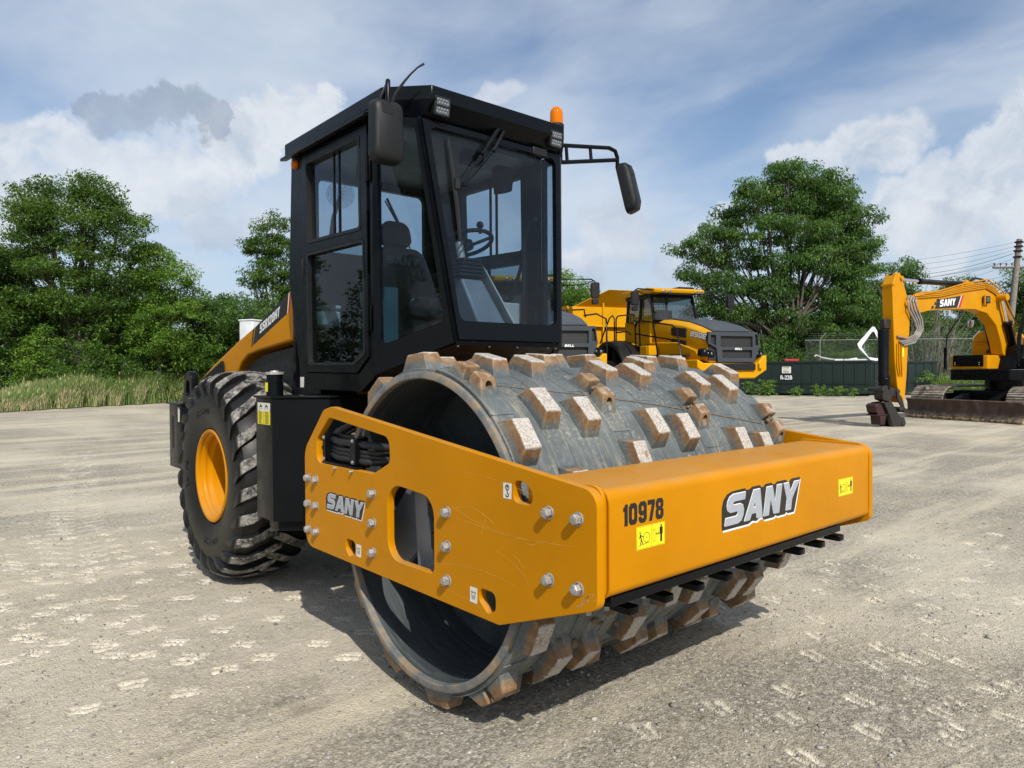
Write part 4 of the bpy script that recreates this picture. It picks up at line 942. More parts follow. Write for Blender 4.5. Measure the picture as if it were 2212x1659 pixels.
sw.lathe([(.0001, -.04), (.05, -.04), (.05, .01), (.0001, .015)], 16, T); sw.build('steering_wheel', M['plastic'], cab, 60)
MB().sphere((-.06, -.955, 2.66), .026, 12, 8).cyl((-.06, -.955, 2.60), (-.06, -.955, 2.65), .01).build('spinner_knob', M['plastic'], cab, 60)
MB().tube([(-.50, -.86, 2.75), (-.50, -.92, 2.72), (-.50, -.985, 2.60), (-.50, -.99, 2.42), (-.50, -1.0, 1.98)], .016, 10).build('grab_rail', M['plastic'], cab, 60)
MB().tube([(-.54, -1.45, 2.46), (-.52, -1.42, 2.36), (-.50, -1.38, 2.18), (-.50, -1.15, 2.18), (-.50, -1.10, 2.25), (-.52, -1.02, 2.48)], .014, 10).build('grab_rail', M['plastic'], cab, 60)
# fan and washer bottle near the door
T = Matrix.Translation((.50, -1.92, 2.965)) @ Matrix.Rotation(R_(60), 4, 'Z') @ Matrix.Rotation(R_(90), 4, 'Y')
fn = MB()
for k in range(8): fn.lathe([(.012+.0125*k+.0016*math.cos(a), .03*(1-(k/8)**2)+.0016*math.sin(a)) for a in np.linspace(0, 6.28, 4, endpoint=False)], 28, T, closed=True)
for k in range(12):
    a = k*math.pi/6; fn.tube([T @ Vector((.01*math.cos(a), .01*math.sin(a), .03)), T @ Vector((.1*math.cos(a), .1*math.sin(a), 0))], .0015, 4)
fn.build('fan', M['plastic'], cab, 60)
MB().tube([(.5, -1.93, 2.95), (.53, -1.98, 2.80), (.55, -2.03, 2.5)], .016, 8).build('fan_stalk', M['plastic'], cab, 60)
bt = simple('translucent_tank', (.62, .78, .84), .35, var=.15)
MB().prism(roundpoly([(-.075, -.06, .03), (.075, -.06, .03), (.075, .06, .03), (-.075, .06, .03)], 4), 'z', 1.985, 2.09, Matrix.Translation((.60, -1.93, 0))).prism(roundpoly([(-.08, -.065, .03), (.08, -.065, .03), (.08, .065, .03), (-.08, .065, .03)], 4), 'z', 2.105, 2.135, Matrix.Translation((.60, -1.93, 0))).build('washer_bottle', bt, cab, 40, bevel=.01)
MB().box(.50, -1.30, 1.74, .70, -1.12, 2.20).build('control_box', simple('teal_box', (.03, .075, .085), .4), cab, bevel=.008)
MB().box(.701, -1.27, 2.08, .702, -1.20, 2.17).build('note', M['white'], cab); MB().box(.701, -1.195, 2.09, .702, -1.14, 2.16).build('note', M['white'], cab)
# air-conditioning unit in shadow at the back and mirror inside
MB().box(-.10, -1.05, 3.08, .05, -.95, 3.165).build('dome_unit', M['plastic'], cab, bevel=.01)
MB().hexa([(-.33, -1.0, 2.93), (-.22, -1.0, 2.90), (-.22, -.92, 2.90), (-.33, -.92, 2.93), (-.36, -1.0, 3.10), (-.20, -1.0, 3.10), (-.20, -.92, 3.10), (-.36, -.92, 3.10)]).build('speaker_box', M['plastic'], cab, bevel=.01)
# ------------------------------------------------------------------ ground
def ground_height(X, Y):
    h = vnoise(X*.05, Y*.05, 1)*.10 + vnoise(X*.35, Y*.35, 2)*.028 + vnoise(X*1.3, Y*1.3, 3)*.016 + vnoise(X*4.1, Y*4.1, 4)*.010 + vnoise(X*11, Y*11, 5)*.0065 + vnoise(X*27, Y*27, 6)*.0060 + vnoise(X*61, Y*61, 7)*.0050
    return h
ang_f = np.linspace(-52, 52, 760); ang_b = np.linspace(52, 308, 70)[1:-1]
angs = np.radians(np.concatenate([ang_f, ang_b]))
rads = np.concatenate([[.02], np.geomspace(.5, 1.6, 40)[:-1], np.geomspace(1.6, 13, 740)[:-1], np.geomspace(13, 3000, 280)])
AA, RR = np.meshgrid(angs, rads)
lr = RR*np.sin(AA); lf = RR*np.cos(AA)
GX = CAMX+math.cos(YAW)*lr+math.sin(YAW)*lf; GY = CAMY-math.sin(YAW)*lr+math.cos(YAW)*lf
fade = 1/(1+(RR/60)**2)
GZ = ground_height(GX, GY)*fade
# keep the yard level under the machine's drum and tyres
flatm = np.clip(1-np.hypot(GX-.0, (GY+1.2)*.6)/3.2, 0, 1); GZ = GZ*(1-.75*flatm)
GZ -= .012*np.exp(-((GY-.0)/.22)**2)*(np.abs(GX) < 1.1)
# low bank where the grass grows, left of the yard
dust = np.zeros_like(GX)
rng = np.random.RandomState(8)
# pad prints pressed into the yard: rows of slanted rectangles
prints = []
def track(x0, y0, ang, length, width=2.05, seed=0, keep=.8):
    r = np.random.RandomState(seed); c, s = math.cos(ang), math.sin(ang)
    for i in range(int(length/.2265)):
        for k in range(10):
            if r.rand() > keep: continue
            u = i*.2265*2.0 + (.2265 if k % 2 else 0)+r.normal(0, .02); v = -width/2+width*k/9+r.normal(0, .01)
            if u > length: continue
            px_, py_ = x0+c*u-s*v, y0+s*u+c*v; an_ = ang+r.normal(0, .06); st_ = r.uniform(.5, 1)
            for o_ in (-.030, .030): prints.append((px_-math.sin(an_)*o_, py_+math.cos(an_)*o_, an_, st_, r.uniform(.065, .085), r.uniform(.017, .025)))
def cworld(r, f): p = bl(r, f); return p.x, p.y
# tracks: right foreground running up to the right, left middle
track(-2.6, -.3, R_(68), 3.6, 2.05, 1, .62); track(-.55, 1.15, R_(76), 2.6, 2.05, 2, .60); track(-4.6, .2, R_(64), 2.6, 1.6, 9, .4)
for (r0, f0, r1, f1, w_, kp, sd) in ((-5.0, 5.2, -.9, 5.0, 1.9, .7, 3), (-6.3, 7.2, -1.9, 6.3, 1.6, .6, 4), (-4.6, 3.4, -1.9, 4.6, 1.9, .35, 6)):
    a = cworld(r0, f0); b = cworld(r1, f1); an = math.atan2(b[1]-a[1], b[0]-a[0]); track(a[0], a[1], an, math.hypot(b[0]-a[0], b[1]-a[1]), w_, sd, kp)
rt_ = np.random.RandomState(19)
for (r0, f0, r1, f1) in ((-3.5, 5.6, -9.5, 15.5), (-5.6, 6.4, -12.5, 17.0)):
    a = cworld(r0, f0); b = cworld(r1, f1); an = math.atan2(b[1]-a[1], b[0]-a[0]); L__ = math.hypot(b[0]-a[0], b[1]-a[1]); k = 0.0; i_ = 0
    while k < L__:
        for sd_ in (-1, 1): prints.append((a[0]+math.cos(an)*(k+.06*sd_)-math.sin(an)*sd_*.15, a[1]+math.sin(an)*(k+.06*sd_)+math.cos(an)*sd_*.15, an+sd_*1.05, rt_.uniform(.15, .55), .16, .028))
        k += .22
sel = RR < 18
ii = np.nonzero(sel); px = GX[ii]; py = GY[ii]; hz_ = np.zeros(len(px)); du = np.zeros(len(px))
wob = vnoise(px*14, py*14, 11)*.016; wob2 = vnoise(px*14+50, py*14, 12)*.016; grn = vnoise(px*30, py*30, 13)
for (x0, y0, an, st, hu, hv) in prints:
    dx = px-x0; dy = py-y0; near = (np.abs(dx) < .21) & (np.abs(dy) < .21)
    if not near.any(): continue
    j = np.nonzero(near)[0]; c, s = math.cos(an), math.sin(an)
    u = (dx[j]+wob[j])*c+(dy[j]+wob2[j])*s; v = -(dx[j]+wob[j])*s+(dy[j]+wob2[j])*c
    q = np.clip(1-np.maximum(np.abs(u)/hu, np.abs(v)/hv), 0, 1); q = np.clip(q*4, 0, 1)*st
    hz_[j] -= .016*q; du[j] = np.maximum(du[j], q*(.8+grn[j]))
    rim = np.exp(-((np.maximum(np.abs(u)/hu, np.abs(v)/hv)-1.25)/.2)**2); hz_[j] += .005*rim*st*(1+2*grn[j])
GZ[ii] += hz_; dust[ii] = du
nr, na = GX.shape
co = np.stack([GX.ravel(), GY.ravel(), GZ.ravel()], 1).astype(np.float32)
idx = np.arange(nr*na).reshape(nr, na)
a = idx[:-1]; b = idx[1:]; q = np.stack([a.ravel(), b.ravel(), np.roll(b, -1, 1).ravel(), np.roll(a, -1, 1).ravel()], 1)
me = bpy.data.meshes.new('ground'); me.vertices.add(len(co)); me.vertices.foreach_set('co', co.ravel())
me.loops.add(q.size); me.polygons.add(len(q)); me.loops.foreach_set('vertex_index', q.ravel().astype(np.int32))
me.polygons.foreach_set('loop_start', np.arange(0, q.size, 4, dtype=np.int32)); me.polygons.foreach_set('loop_total', np.full(len(q), 4, dtype=np.int32))
me.update(calc_edges=True); me.shade_smooth()
at = me.attributes.new('prints', 'FLOAT', 'POINT'); at.data.foreach_set('value', dust.ravel().astype(np.float32))
# gravel
m, t, p, o = material('crushed_stone')
P = pos(t)
fine = t.noise(P, 38, 8, .82); mid = t.noise(P, 14, 6, .7); big = t.noise(P, .55, 6, .62); hug = t.noise(P, .13, 5, .6)
base = t.ramp(fine, [(.34, (.085, .078, .066)), (.44, (.24, .222, .19)), (.53, (.38, .355, .31)), (.64, (.66, .62, .54))])
vc = t.voro(P, 60, 'F1', 'Color'); vs = t.sep(vc)[0]
stone = t.ramp(vs, [(.0, (.13, .122, .105)), (.5, (.32, .30, .262)), (.85, (.46, .435, .39)), (1.0, (.72, .69, .62))])
base = t.mix(.5, base, stone)
base = t.mix(1.0, base, (.93, .895, .82), 'MULTIPLY')
warm = t.mapr(big, .42, .62, 0, 1, True)
base = t.mix(t.math('MULTIPLY', warm, .5), base, t.mix(.6, base, (.56, .47, .31)))
base = t.mix(t.math('MULTIPLY', t.mapr(hug, .45, .60, 0, 1, True), .7), base, t.mix(.6, base, (.60, .53, .40)))
dry = t.mapr(t.noise(P, .28, 8, .68), .50, .60)
base = t.mix(t.math('MULTIPLY', dry, .4), base, (.58, .53, .43))
damp = t.math('MULTIPLY', t.mapr(t.noise(P, .9, 7, .7), .60, .70), .45)
base = t.mix(damp, base, (.12, .098, .07))
# flattened, sandy wheel lanes
lane = t.noise(t.mapping(P, (.16, 1.5, 1), (0, 0, 0), (0, 0, R_(-20))), 1.2, 5, .6)
base = t.mix(t.math('MULTIPLY', t.mapr(lane, .50, .62), .6), base, (.60, .53, .39))
at = t.new('ShaderNodeAttribute', attribute_name='prints')
pr = t.math('MULTIPLY', at.outputs['Fac'], t.mapr(t.noise(P, 22, 6, .7), .22, .40), clamp=True)
base = t.mix(t.math('MULTIPLY', pr, .92), base, (.86, .80, .66))
t.put(p.inputs['Base Color'], base); t.put(p.inputs['Roughness'], .93); p.inputs['Specular IOR Level'].default_value = .25
b1 = t.bump(t.math('SUBTRACT', 1, t.voro(P, 85)), .6, .010)
b2 = t.bump(mid, .5, .02, b1); b3 = t.bump(t.noise(P, 95, 5, .7), .8, .008, b2)
t.put(p.inputs['Normal'], b3); M['gravel'] = m
link('ground', me, m); tag(bpy.data.objects['ground'], kind='structure')
# loose stones on the yard (uncountable)
rng = np.random.RandomState(4)
ico = bmesh.new(); bmesh.ops.create_icosphere(ico, subdivisions=1, radius=1.0); iv = np.array([v.co[:] for v in ico.verts]); ifc = np.array([[v.index for v in f.verts] for f in ico.faces]); ico.free()
N = 42000; rr = 1.7+ (rng.rand(N)**1.5)*13; aa = np.radians(rng.uniform(-42, 42, N)); sx = rng.gamma(1.3, .0017, N)+.0018
r_ = rr*np.sin(aa); f_ = rr*np.cos(aa)
X = CAMX+math.cos(YAW)*r_+math.sin(YAW)*f_; Y = CAMY-math.sin(YAW)*r_+math.cos(YAW)*f_
Z = ground_height(X, Y); fl_ = np.clip(1-np.hypot(X, (Y+1.2)*.6)/3.2, 0, 1); Z = Z*(1-.75*fl_)/(1+(rr/60)**2)
vs = iv[None]*(1+rng.uniform(-.28, .28, (N, len(iv), 1)))*sx[:, None, None]*np.array([1, 1, .62])*(1+rng.uniform(-.3, .3, (N, 1, 3)))
vs = vs+np.stack([X, Y, Z+sx*.25], 1)[:, None]
fs = ifc[None]+(np.arange(N)*len(iv))[:, None, None]
def np_mesh(name, V, F):
    me = bpy.data.meshes.new(name); V = np.ascontiguousarray(V.reshape(-1, 3), dtype=np.float32); k = F.shape[-1]; F = F.reshape(-1, k)
    me.vertices.add(len(V)); me.vertices.foreach_set('co', V.ravel()); me.loops.add(F.size); me.polygons.add(len(F))
    me.loops.foreach_set('vertex_index', F.ravel().astype(np.int32)); me.polygons.foreach_set('loop_start', np.arange(0, F.size, k, dtype=np.int32)); me.polygons.foreach_set('loop_total', np.full(len(F), k, dtype=np.int32))
    me.update(calc_edges=True); return me
m, t, p, o = material('pebble'); n = t.new('ShaderNodeNewGeometry').outputs['Random Per Island']
t.put(p.inputs['Base Color'], t.ramp(n, [(0, (.14, .13, .115)), (.5, (.29, .275, .245)), (1, (.52, .50, .46))])); t.put(p.inputs['Roughness'], .9)
gs = link('gravel', np_mesh('gravel', vs, fs), m); gs.data.shade_smooth(); tag(gs, 'loose grey crushed stones scattered over the yard', 'gravel', kind='stuff')
# ------------------------------------------------------------------ articulated dump trucks
mesh_guard = simple('grille_mesh', (.018, .018, .018), .6, bump=1.0, bscale=400, var=.6, vscale=200)
M['hoodgrey'] = paint('hood_grey', (.055, .064, .073), dust=(.25, .25, .24), dustamt=.15, rough=.4, scratch=.05)
M['tank_glass'] = glass_mat('truck_glass', (.34, .42, .44), 1.1, .05)
def loft(m, secs):
    k = len(secs[0]); o = len(m.v)
    for s_ in secs: m.v += [tuple(q) for q in s_]
    for i in range(len(secs)-1):
        for j in range(k): m.f.append([o+i*k+j, o+i*k+(j+1) % k, o+(i+1)*k+(j+1) % k, o+(i+1)*k+j])
    m.f.append([o+j for j in range(k)][::-1]); m.f.append([o+(len(secs)-1)*k+j for j in range(k)]); return m
FRX = lambda x, y, z: Matrix.Translation((x, y, z)) @ Matrix(((0, 0, 1, 0), (1, 0, 0, 0), (0, 1, 0, 0), (0, 0, 0, 1)))     # text facing +x reads along +y
def make_truck():
    t = empty('dump_truck')
    Y = M['yellow_clean']
    # hood: loft of sections
    secs = []
    for x, zt, hw, zb in ((-2.75, 3.14, .83, 2.42), (-2.0, 3.12, .83, 2.36), (-1.07, 2.98, .82, 2.10), (-.45, 2.82, .80, 1.93), (-.02, 2.66, .77, 1.86)):
        secs.append([(x, -hw*.80, zt), (x, -hw*.97, zt-.10), (x, -hw, zt-.30), (x, -hw*.99, zb+.12), (x, -hw*.9, zb), (x, hw*.9, zb), (x, hw*.99, zb+.12), (x, hw, zt-.30), (x, hw*.97, zt-.10), (x, hw*.80, zt)])
    hood = loft(MB(), secs).build('hood', Y, t, 40, bevel=.02)
    secs = [[(x, -hw, zt+.004), (x, -hw*.96, zt+.035), (x, hw*.96, zt+.035), (x, hw, zt+.004)] for x, zt, hw in ((-2.76, 3.15, .52), (-2.0, 3.13, .55), (-1.07, 2.99, .60), (-.45, 2.83, .62), (-.01, 2.67, .60))]
    hp = loft(MB(), secs).build('hood_panel', M['hoodgrey'], hood, 40, bevel=.01)
    link('emblem', flat(ring(-1.35, -.05, .235, .215), .006, Matrix.Translation((0, 0, 3.075)) @ Matrix.Rotation(R_(7), 4, 'Y') @ Matrix.Diagonal((1.5, 1, 1, 1)) @ Matrix.Translation((.42, 0, -.05))), M['black'], hood)
    # grille mask
    gm = flat([[(-.79, 2.66), (.74, 2.66), (.80, 2.28), (.62, 1.87), (-.50, 1.87), (-.55, 2.24), (-.80, 2.36)], [(-.42, 2.27), (.58, 2.27), (.58, 2.55), (-.42, 2.55)], [(-.36, 1.98), (.56, 1.98), (.57, 2.19), (-.37, 2.19)], [(-.73, 2.38), (-.56, 2.30), (-.56, 2.57), (-.72, 2.58)], [(.66, 2.32), (.76, 2.32), (.73, 2.60), (.66, 2.60)]], .10, Matrix.Translation((.03, 0, 0)) @ AX_X, bevel=.008)
    g = link('grille', gm, M['hoodgrey'], t); finish(gm, 30)
    MB().box(-.03, -.75, 1.92, .012, .76, 2.62).build('grille_mesh', mesh_guard, g)
    link('lettering', merge(word('BELL', FRX(.0815, .02, 2.195), .23, .052, 0, .003, gap=.12)), M['wht_letter'], g)
    MB().prism([(-2.95, 2.50), (-2.95, 1.98), (-.55, 1.84), (-.2, 1.95), (-.4, 2.2), (-1.3, 2.45)], 'y', -.86, .78).build('lower_hood', Y, t, 30, bevel=.03)
    # headlights
    for s_ in (-1, 1):
        a = .775 if s_ > 0 else -.775
        h = MB().prism(roundpoly([(a-.22*1, 2.03, .05), (a+.18*s_*0+.20, 2.00, .05), (a+.19, 2.14, .04), (a-.20, 2.25, .06)], 4), 'x', -.14, .04).build('headlight', M['black_gloss'], t, 30, bevel=.01)
        e = MB()
        for dy, dz, r in ((-.10, .05, .035), (.0, -.01, .025), (.11, -.02, .040)): e.sphere((.035, a+dy, 2.11+dz), r, 10, 8, (.5, 1, 1))
        e.build('lens', M['lens'], h, 60)
    # bumper and skid
    bp = MB(); bp.prism([(-.95, 1.85), (-1.15, 1.95), (-1.15, 1.72), (-.75, 1.44), (.62, 1.44), (1.0, 1.66), (1.0, 2.05), (.90, 2.05), (.72, 1.84)], 'x', -.85, .12)
    bp.hexa([(-2.9, -1.25, 1.86), (-.80, -1.10, 1.62), (-.80, -.70, 1.62), (-2.9, -.70, 1.86), (-2.9, -1.25, 2.05), (-.80, -1.12, 1.92), (-.80, -.70, 1.92), (-2.9, -.70, 2.05)])
    bp.build('bumper', Y, t, 30, bevel=.03)
    MB().box(.122, -.50, 1.66, .18, .60, 1.84).build('step_plate', M['plastic'], t, bevel=.01)
    MB().box(.10, .70, 1.70, .20, .82, 1.84).build('towing_eye', Y, t, bevel=.01)
    # louvres on the hood side
    for zz in (2.55, 2.22):
        l = MB(); l.prism(roundpoly([(-1.62, zz+.10, .03), (-.90, zz, .04), (-.90, zz+.25, .03), (-1.62, zz+.33, .04)], 3), 'y', -.845, -.79); l.build('louvre', M['plastic'], t, 30, bevel=.006)
        MB().box(-1.40, -.852, zz+.12, -1.05, -.8455, zz+.22).build('louvre_slot', M['dark'], t)
    MB().prism(roundpoly([(-3.6, 2.72, .02), (-3.18, 2.70, .03), (-3.18, 3.0, .03), (-3.55, 3.02, .04)], 3), 'y', -.85, -.79).build('louvre', M['plastic'], t, 30, bevel=.006)
    TS = Matrix.Translation((-.68, -.838, 2.585)) @ Matrix(((1, 0, 0, 0), (0, 0, -1, 0), (0, 1, 0, 0), (0, 0, 0, 1))) @ Matrix.Rotation(R_(-10), 4, 'Z')
    link('lettering', merge(word('B50E', TS, .74, .14, 0, .004, offset=.016)), M['blk_vinyl'], hood); link('lettering', merge(word('B50E', TS, .74, .14, .006, .004, offset=.004)), M['wht_letter'], hood)
    # side bodywork between hood and cab
    MB().prism([(-4.25, 3.18), (-2.70, 3.14), (-2.70, 2.44), (-3.1, 2.40), (-4.25, 2.58)], 'y', -.88, .74).build('side_cowl', Y, t, 30, bevel=.03)
    MB().prism([(-4.6, 2.5), (-2.9, 2.3), (-2.6, 1.2), (-6.4, 1.0), (-6.4, 2.3)], 'y', -.60, .60).build('chassis', M['dark'], t)
    # cab
    cb = bpy.data.objects.new('cab', None); COL.objects.link(cb); cb.parent = t
    fr = MB()
    for a, b in (((-2.28, -1.00, 3.14), (-2.52, -.96, 3.90)), ((-2.28, .46, 3.14), (-2.52, .42, 3.90)), ((-3.95, -.95, 3.14), (-3.92, -.92, 3.90)), ((-3.95, .46, 3.14), (-3.92, .42, 3.90)), ((-3.1, -.98, 3.14), (-3.1, -.94, 3.90))):
        fr.tube([a, b], .045, 6)
    fr.box(-4.0, -.80, 2.75, -2.35, .48, 3.14); fr.box(-4.0, -.98, 3.80, -2.5, .44, 3.9); fr.build('cab_frame', M['black'], cb, 30)
    MB().hexa([(-3.9, -.94, 3.13), (-2.30, -.96, 3.13), (-2.30, .43, 3.13), (-3.9, .43, 3.13), (-3.88, -.91, 3.86), (-2.53, -.91, 3.86), (-2.53, .39, 3.86), (-3.88, .39, 3.86)]).build('cab_window', M['tank_glass'], cb)
    MB().prism(roundpoly([(-3.1, -.55, .05), (-2.7, -.55, .05), (-2.7, -.1, .05), (-3.1, -.1, .05)], 3), 'z', 3.0, 3.45).build('seat', M['plastic'], cb)
    rf_ = MB(); rf_.prism(roundpoly([(-4.1, 3.98, .03), (-4.0, 4.07, .04), (-2.5, 4.08, .03), (-2.05, 4.00, .03), (-2.10, 3.90, .02), (-4.05, 3.90, .02)], 3), 'y', -1.10, .56); rf_.build('roof', Y, cb, 30, bevel=.03)
    MB().prism(roundpoly([(-3.2, 4.081, .02), (-2.4, 4.081, .05), (-2.6, 4.15, .05), (-3.1, 4.15, .05)], 3), 'y', .05, .50).build('air_unit', M['plastic'], cb, 30)
    for y in (-.78, -.60, .30, .46):
        MB().lathe([(.055, 0), (.05, .03), (.03, .04), (.0001, .04)], 14, FRX(-2.10, y, 3.93)).build('roof_lamp', M['lens'], cb, 40)
    MB().box(-2.19, -.90, 3.86, -2.14, .50, 3.905).build('sun_visor', M['dark'], cb)
    gd = MB()
    for k in range(14): gd.tube([(-4.0, -.8+.09*k, 3.2), (-4.0, -.8+.09*k, 3.85)], .006, 4, False)
    for k in range(8): gd.tube([(-4.0, -.85, 3.22+.09*k), (-4.0, .42, 3.22+.09*k)], .006, 4, False)
    gd.build('rear_guard', M['yellow_clean'], cb, 0)
    # mirrors
    for s_, x0 in ((-1, -.95), (1, .50)):
        a = MB(); e = x0+s_*(.72 if s_ < 0 else 1.05); y1 = x0+s_*.12
        a.tube([(-2.3, x0-s_*.05, 3.93), (-2.2, y1, 3.98), (-2.2, e-s_*.1, 4.0), (-2.2, e, 3.94), (-2.2, e+s_*.04, 3.75), (-2.2, e, 3.6)], .018, 6)
        a.tube([(-2.3, x0-s_*.05, 3.85), (-2.2, y1+s_*.15, 3.83), (-2.2, e-s_*.3, 3.86), (-2.2, e-s_*.05, 3.96)], .014, 6); a.tube([(-2.3, x0-s_*.02, 3.3), (-2.2, y1+s_*.25, 3.88)], .012, 6)
        ar = a.build('mirror_arm', M['black'], t, 60)
        MB().prism(roundpoly([(e-.12, 3.52, .05), (e+.10, 3.52, .05), (e+.10, 3.92, .05), (e-.12, 3.92, .05)], 4), 'x', -2.24, -2.12).prism(roundpoly([(e-.09, 3.36, .04), (e+.08, 3.36, .04), (e+.08, 3.50, .04), (e-.09, 3.50, .04)], 4), 'x', -2.24, -2.14).build('mirror', M['plastic'], ar, 30, bevel=.015)
    # hand rails, steps and deck
    rl = MB(); YR = -1.25
    for pts in ([(-5.25, 2.55), (-4.56, 3.34), (-4.36, 3.40), (-4.24, 3.30), (-4.23, 2.5)], [(-4.12, 2.5), (-4.12, 3.28), (-4.0, 3.36), (-3.05, 3.34), (-2.95, 3.25), (-2.88, 2.3)], [(-4.12, 2.85), (-3.4, 2.85), (-3.2, 2.75)],
                [(-2.88, 2.95), (-2.82, 3.12), (-2.6, 3.12), (-.90, 2.88), (-.70, 2.76), (-.45, 1.95)], [(-2.9, 2.75), (-.62, 2.45)], [(-2.70, 3.12), (-2.6, 2.1), (-2.75, 1.98)], [(-1.90, 3.02), (-1.62, 1.98)]):
        rl.tube([(x, YR, z) for x, z in pts], .022, 6)
    rl.tube([(-1.9, 1.15, 3.05), (-1.0, 1.15, 3.02), (-.35, 1.15, 2.85), (-.25, 1.12, 2.7), (-.22, 1.12, 2.05)], .022, 6)
    rl.tube([(-2.1, .9, 3.2), (-1.9, 1.15, 3.2), (-1.8, 1.15, 3.0)], .02, 6)
    rl.build('hand_rail', M['black'], t, 60)
    MB().box(-2.95, -1.3, 2.05, -.65, -.82, 2.09).box(-4.3, -1.3, 1.3, -4.1, -.9, 2.6).build('side_deck', M['plastic'], t)
    MB().box(-2.6, -1.28, 2.10, -2.2, -.95, 2.38).build('tool_box', Y, t, bevel=.02)
    # wheels
    def tw(x, y):
        w = bpy.data.objects.new('wheel', None); COL.objects.link(w); w.parent = t
        T = Matrix.Translation((x, y, 1.02)) @ Matrix.Rotation(R_(90), 4, 'X')
        m = MB(); m.lathe([(.45, -.3), (.60, -.34), (.85, -.33), (.96, -.27), (.985, 0), (.96, .27), (.85, .33), (.60, .34), (.45, .3)], 40, T)
        for k in range(26):
            for s_ in (-1, 1):
                a = 2*math.pi*(k+.25*s_)/26; vs = []
                for (h, da, r) in ((.02, .08, 1.03), (.30, -.02, .99)):
                    for (w_, rr) in ((-.05, r), (.05, r), (.05, r-.08), (-.05, r-.08)): vs.append((rr*math.cos(a+da+w_), rr*math.sin(a+da+w_), s_*h))
                m.hexa(vs)
        m.build('tyre', M['rubber'], w, 30)
        MB().lathe([(.45, -.28), (.42, -.2), (.40, 0), (.2, .02), (.2, .15), (.0001, .15), (.0001, -.1), (.40, -.1)], 32, T).build('rim', Y, w, 30)
    for x in (-4.05, -8.3, -10.2):
        for s_ in (-1, 1): tw(x, s_*1.28)
    for s_ in (-1, 1):
        f_ = MB(); pr = [(-4.05+1.22*math.cos(a), 1.28+1.30*math.sin(a)) for a in np.linspace(R_(10), R_(172), 14)]; pr += [(-4.05+1.12*math.cos(a), 1.28+1.18*math.sin(a)) for a in np.linspace(R_(172), R_(10), 14)]
        f_.prism(pr, 'y', s_*.95-.0 if s_ > 0 else -1.62, 1.62 if s_ > 0 else -.95); f_.build('fender', M['plastic'], t, 40, bevel=.02)
    # dump body
    db = MB()
    db.hexa([(-6.5, -1.0, 2.2), (-6.5, 1.0, 2.2), (-11.6, 1.0, 2.6), (-11.6, -1.0, 2.6), (-6.5, -1.64, 3.2), (-6.5, 1.64, 3.2), (-12.6, 1.64, 3.3), (-12.6, -1.64, 3.3)])
    db.hexa([(-6.42, -1.66, 3.2), (-6.42, 1.66, 3.2), (-12.6, 1.66, 3.3), (-12.6, -1.66, 3.3), (-6.42, -1.70, 3.86), (-6.42, 1.70, 3.86), (-12.9, 1.70, 3.86), (-12.9, -1.70, 3.86)])
    db.hexa([(-6.5, -1.64, 3.86), (-6.5, 1.64, 3.86), (-6.6, 1.64, 3.86), (-6.6, -1.64, 3.86), (-5.95, -.55, 4.42), (-5.95, .55, 4.42), (-6.05, .55, 4.42), (-6.05, -.55, 4.42)])
    db.box(-6.41, -1.68, 3.17, -6.36, 1.68, 3.23)
    for y in (-.55, .55): db.box(-6.42, y-.03, 2.3, -6.36, y+.03, 4.2)
    d_ = db.build('dump_body', Y, t, 25, bevel=.015)
    MB().box(-6.75, -1.74, 3.80, -12.9, -1.70, 3.92).build('body_rim', Y, t)
    TS = Matrix.Translation((-7.75, -1.712, 3.50)) @ Matrix(((1, 0, 0, 0), (0, 0, -1, 0), (0, 1, 0, 0), (0, 0, 0, 1)))
    link('lettering', merge(word('BELL', TS, .95, .27, 0, .006, offset=.035)), M['blk_vinyl'], d_); link('lettering', merge(word('BELL', TS, .95, .27, .008, .006)), M['wht_letter'], d_)
    MB().tube([(-5.2, -.7, 2.1), (-6.4, -.9, 1.9)], .07, 8).build('hydraulic_pipe', M['plastic'], t, 60)
    return t
tr1 = make_truck()
tr2 = copy_tree(tr1)
p_ = bl(5.8, 18.6); tr1.location = (p_.x, p_.y, -.02); tr1.rotation_euler = (0, 0, R_(68.5))
p_ = bl(1.12, 15.6); tr2.location = (p_.x, p_.y, -.02); tr2.rotation_euler = (0, 0, R_(64.17-2))
G1 = 'articulated dump trucks parked behind the roller'
tag(tr1, 'yellow dump truck with grey hood and open-glazed cab, between roller and long green dumpster', 'dump truck', G1)
tag(tr2, 'yellow dump truck half hidden by the roller, seen through its cab glass', 'dump truck', G1)

# ------------------------------------------------------------------ excavator
ex = empty('excavator')
M['exy'] = paint('excavator_yellow', (.58, .25, .004), dustamt=.3, scratch=.2)
M['greasy'] = simple('greasy_steel', (.022, .018, .016), .5, var=.5, vscale=14, bump=.5, bscale=60)
M['rusty'] = None
m, t, p, o = material('worn_blade'); c = coords(t)
b_ = t.ramp(t.noise(t.mapping(c, (1, 1, .5)), 3.5, 8, .68), [(.30, (.025, .018, .014)), (.48, (.065, .036, .024)), (.62, (.10, .072, .052)), (.78, (.20, .16, .11))])
z_ = t.sep(c)[2]; soil = t.math('MULTIPLY', t.mapr(z_, .30, .04), t.mapr(t.noise(c, 9, 7, .7), .42, .58), clamp=True)
t.put(p.inputs['Base Color'], t.mix(soil, b_, (.42, .34, .21))); t.put(p.inputs['Roughness'], .7); t.put(p.inputs['Normal'], t.bump(t.noise(c, 30, 5), .4, .01)); M['rusty'] = m
m, t, p, o = material('track_steel'); c = coords(t)
t.put(p.inputs['Base Color'], t.ramp(t.noise(c, 7, 8, .7), [(.32, (.09, .075, .06)), (.5, (.30, .26, .21)), (.7, (.50, .45, .37))])); t.put(p.inputs['Roughness'], .8); M['trk'] = m
EY = M['exy']
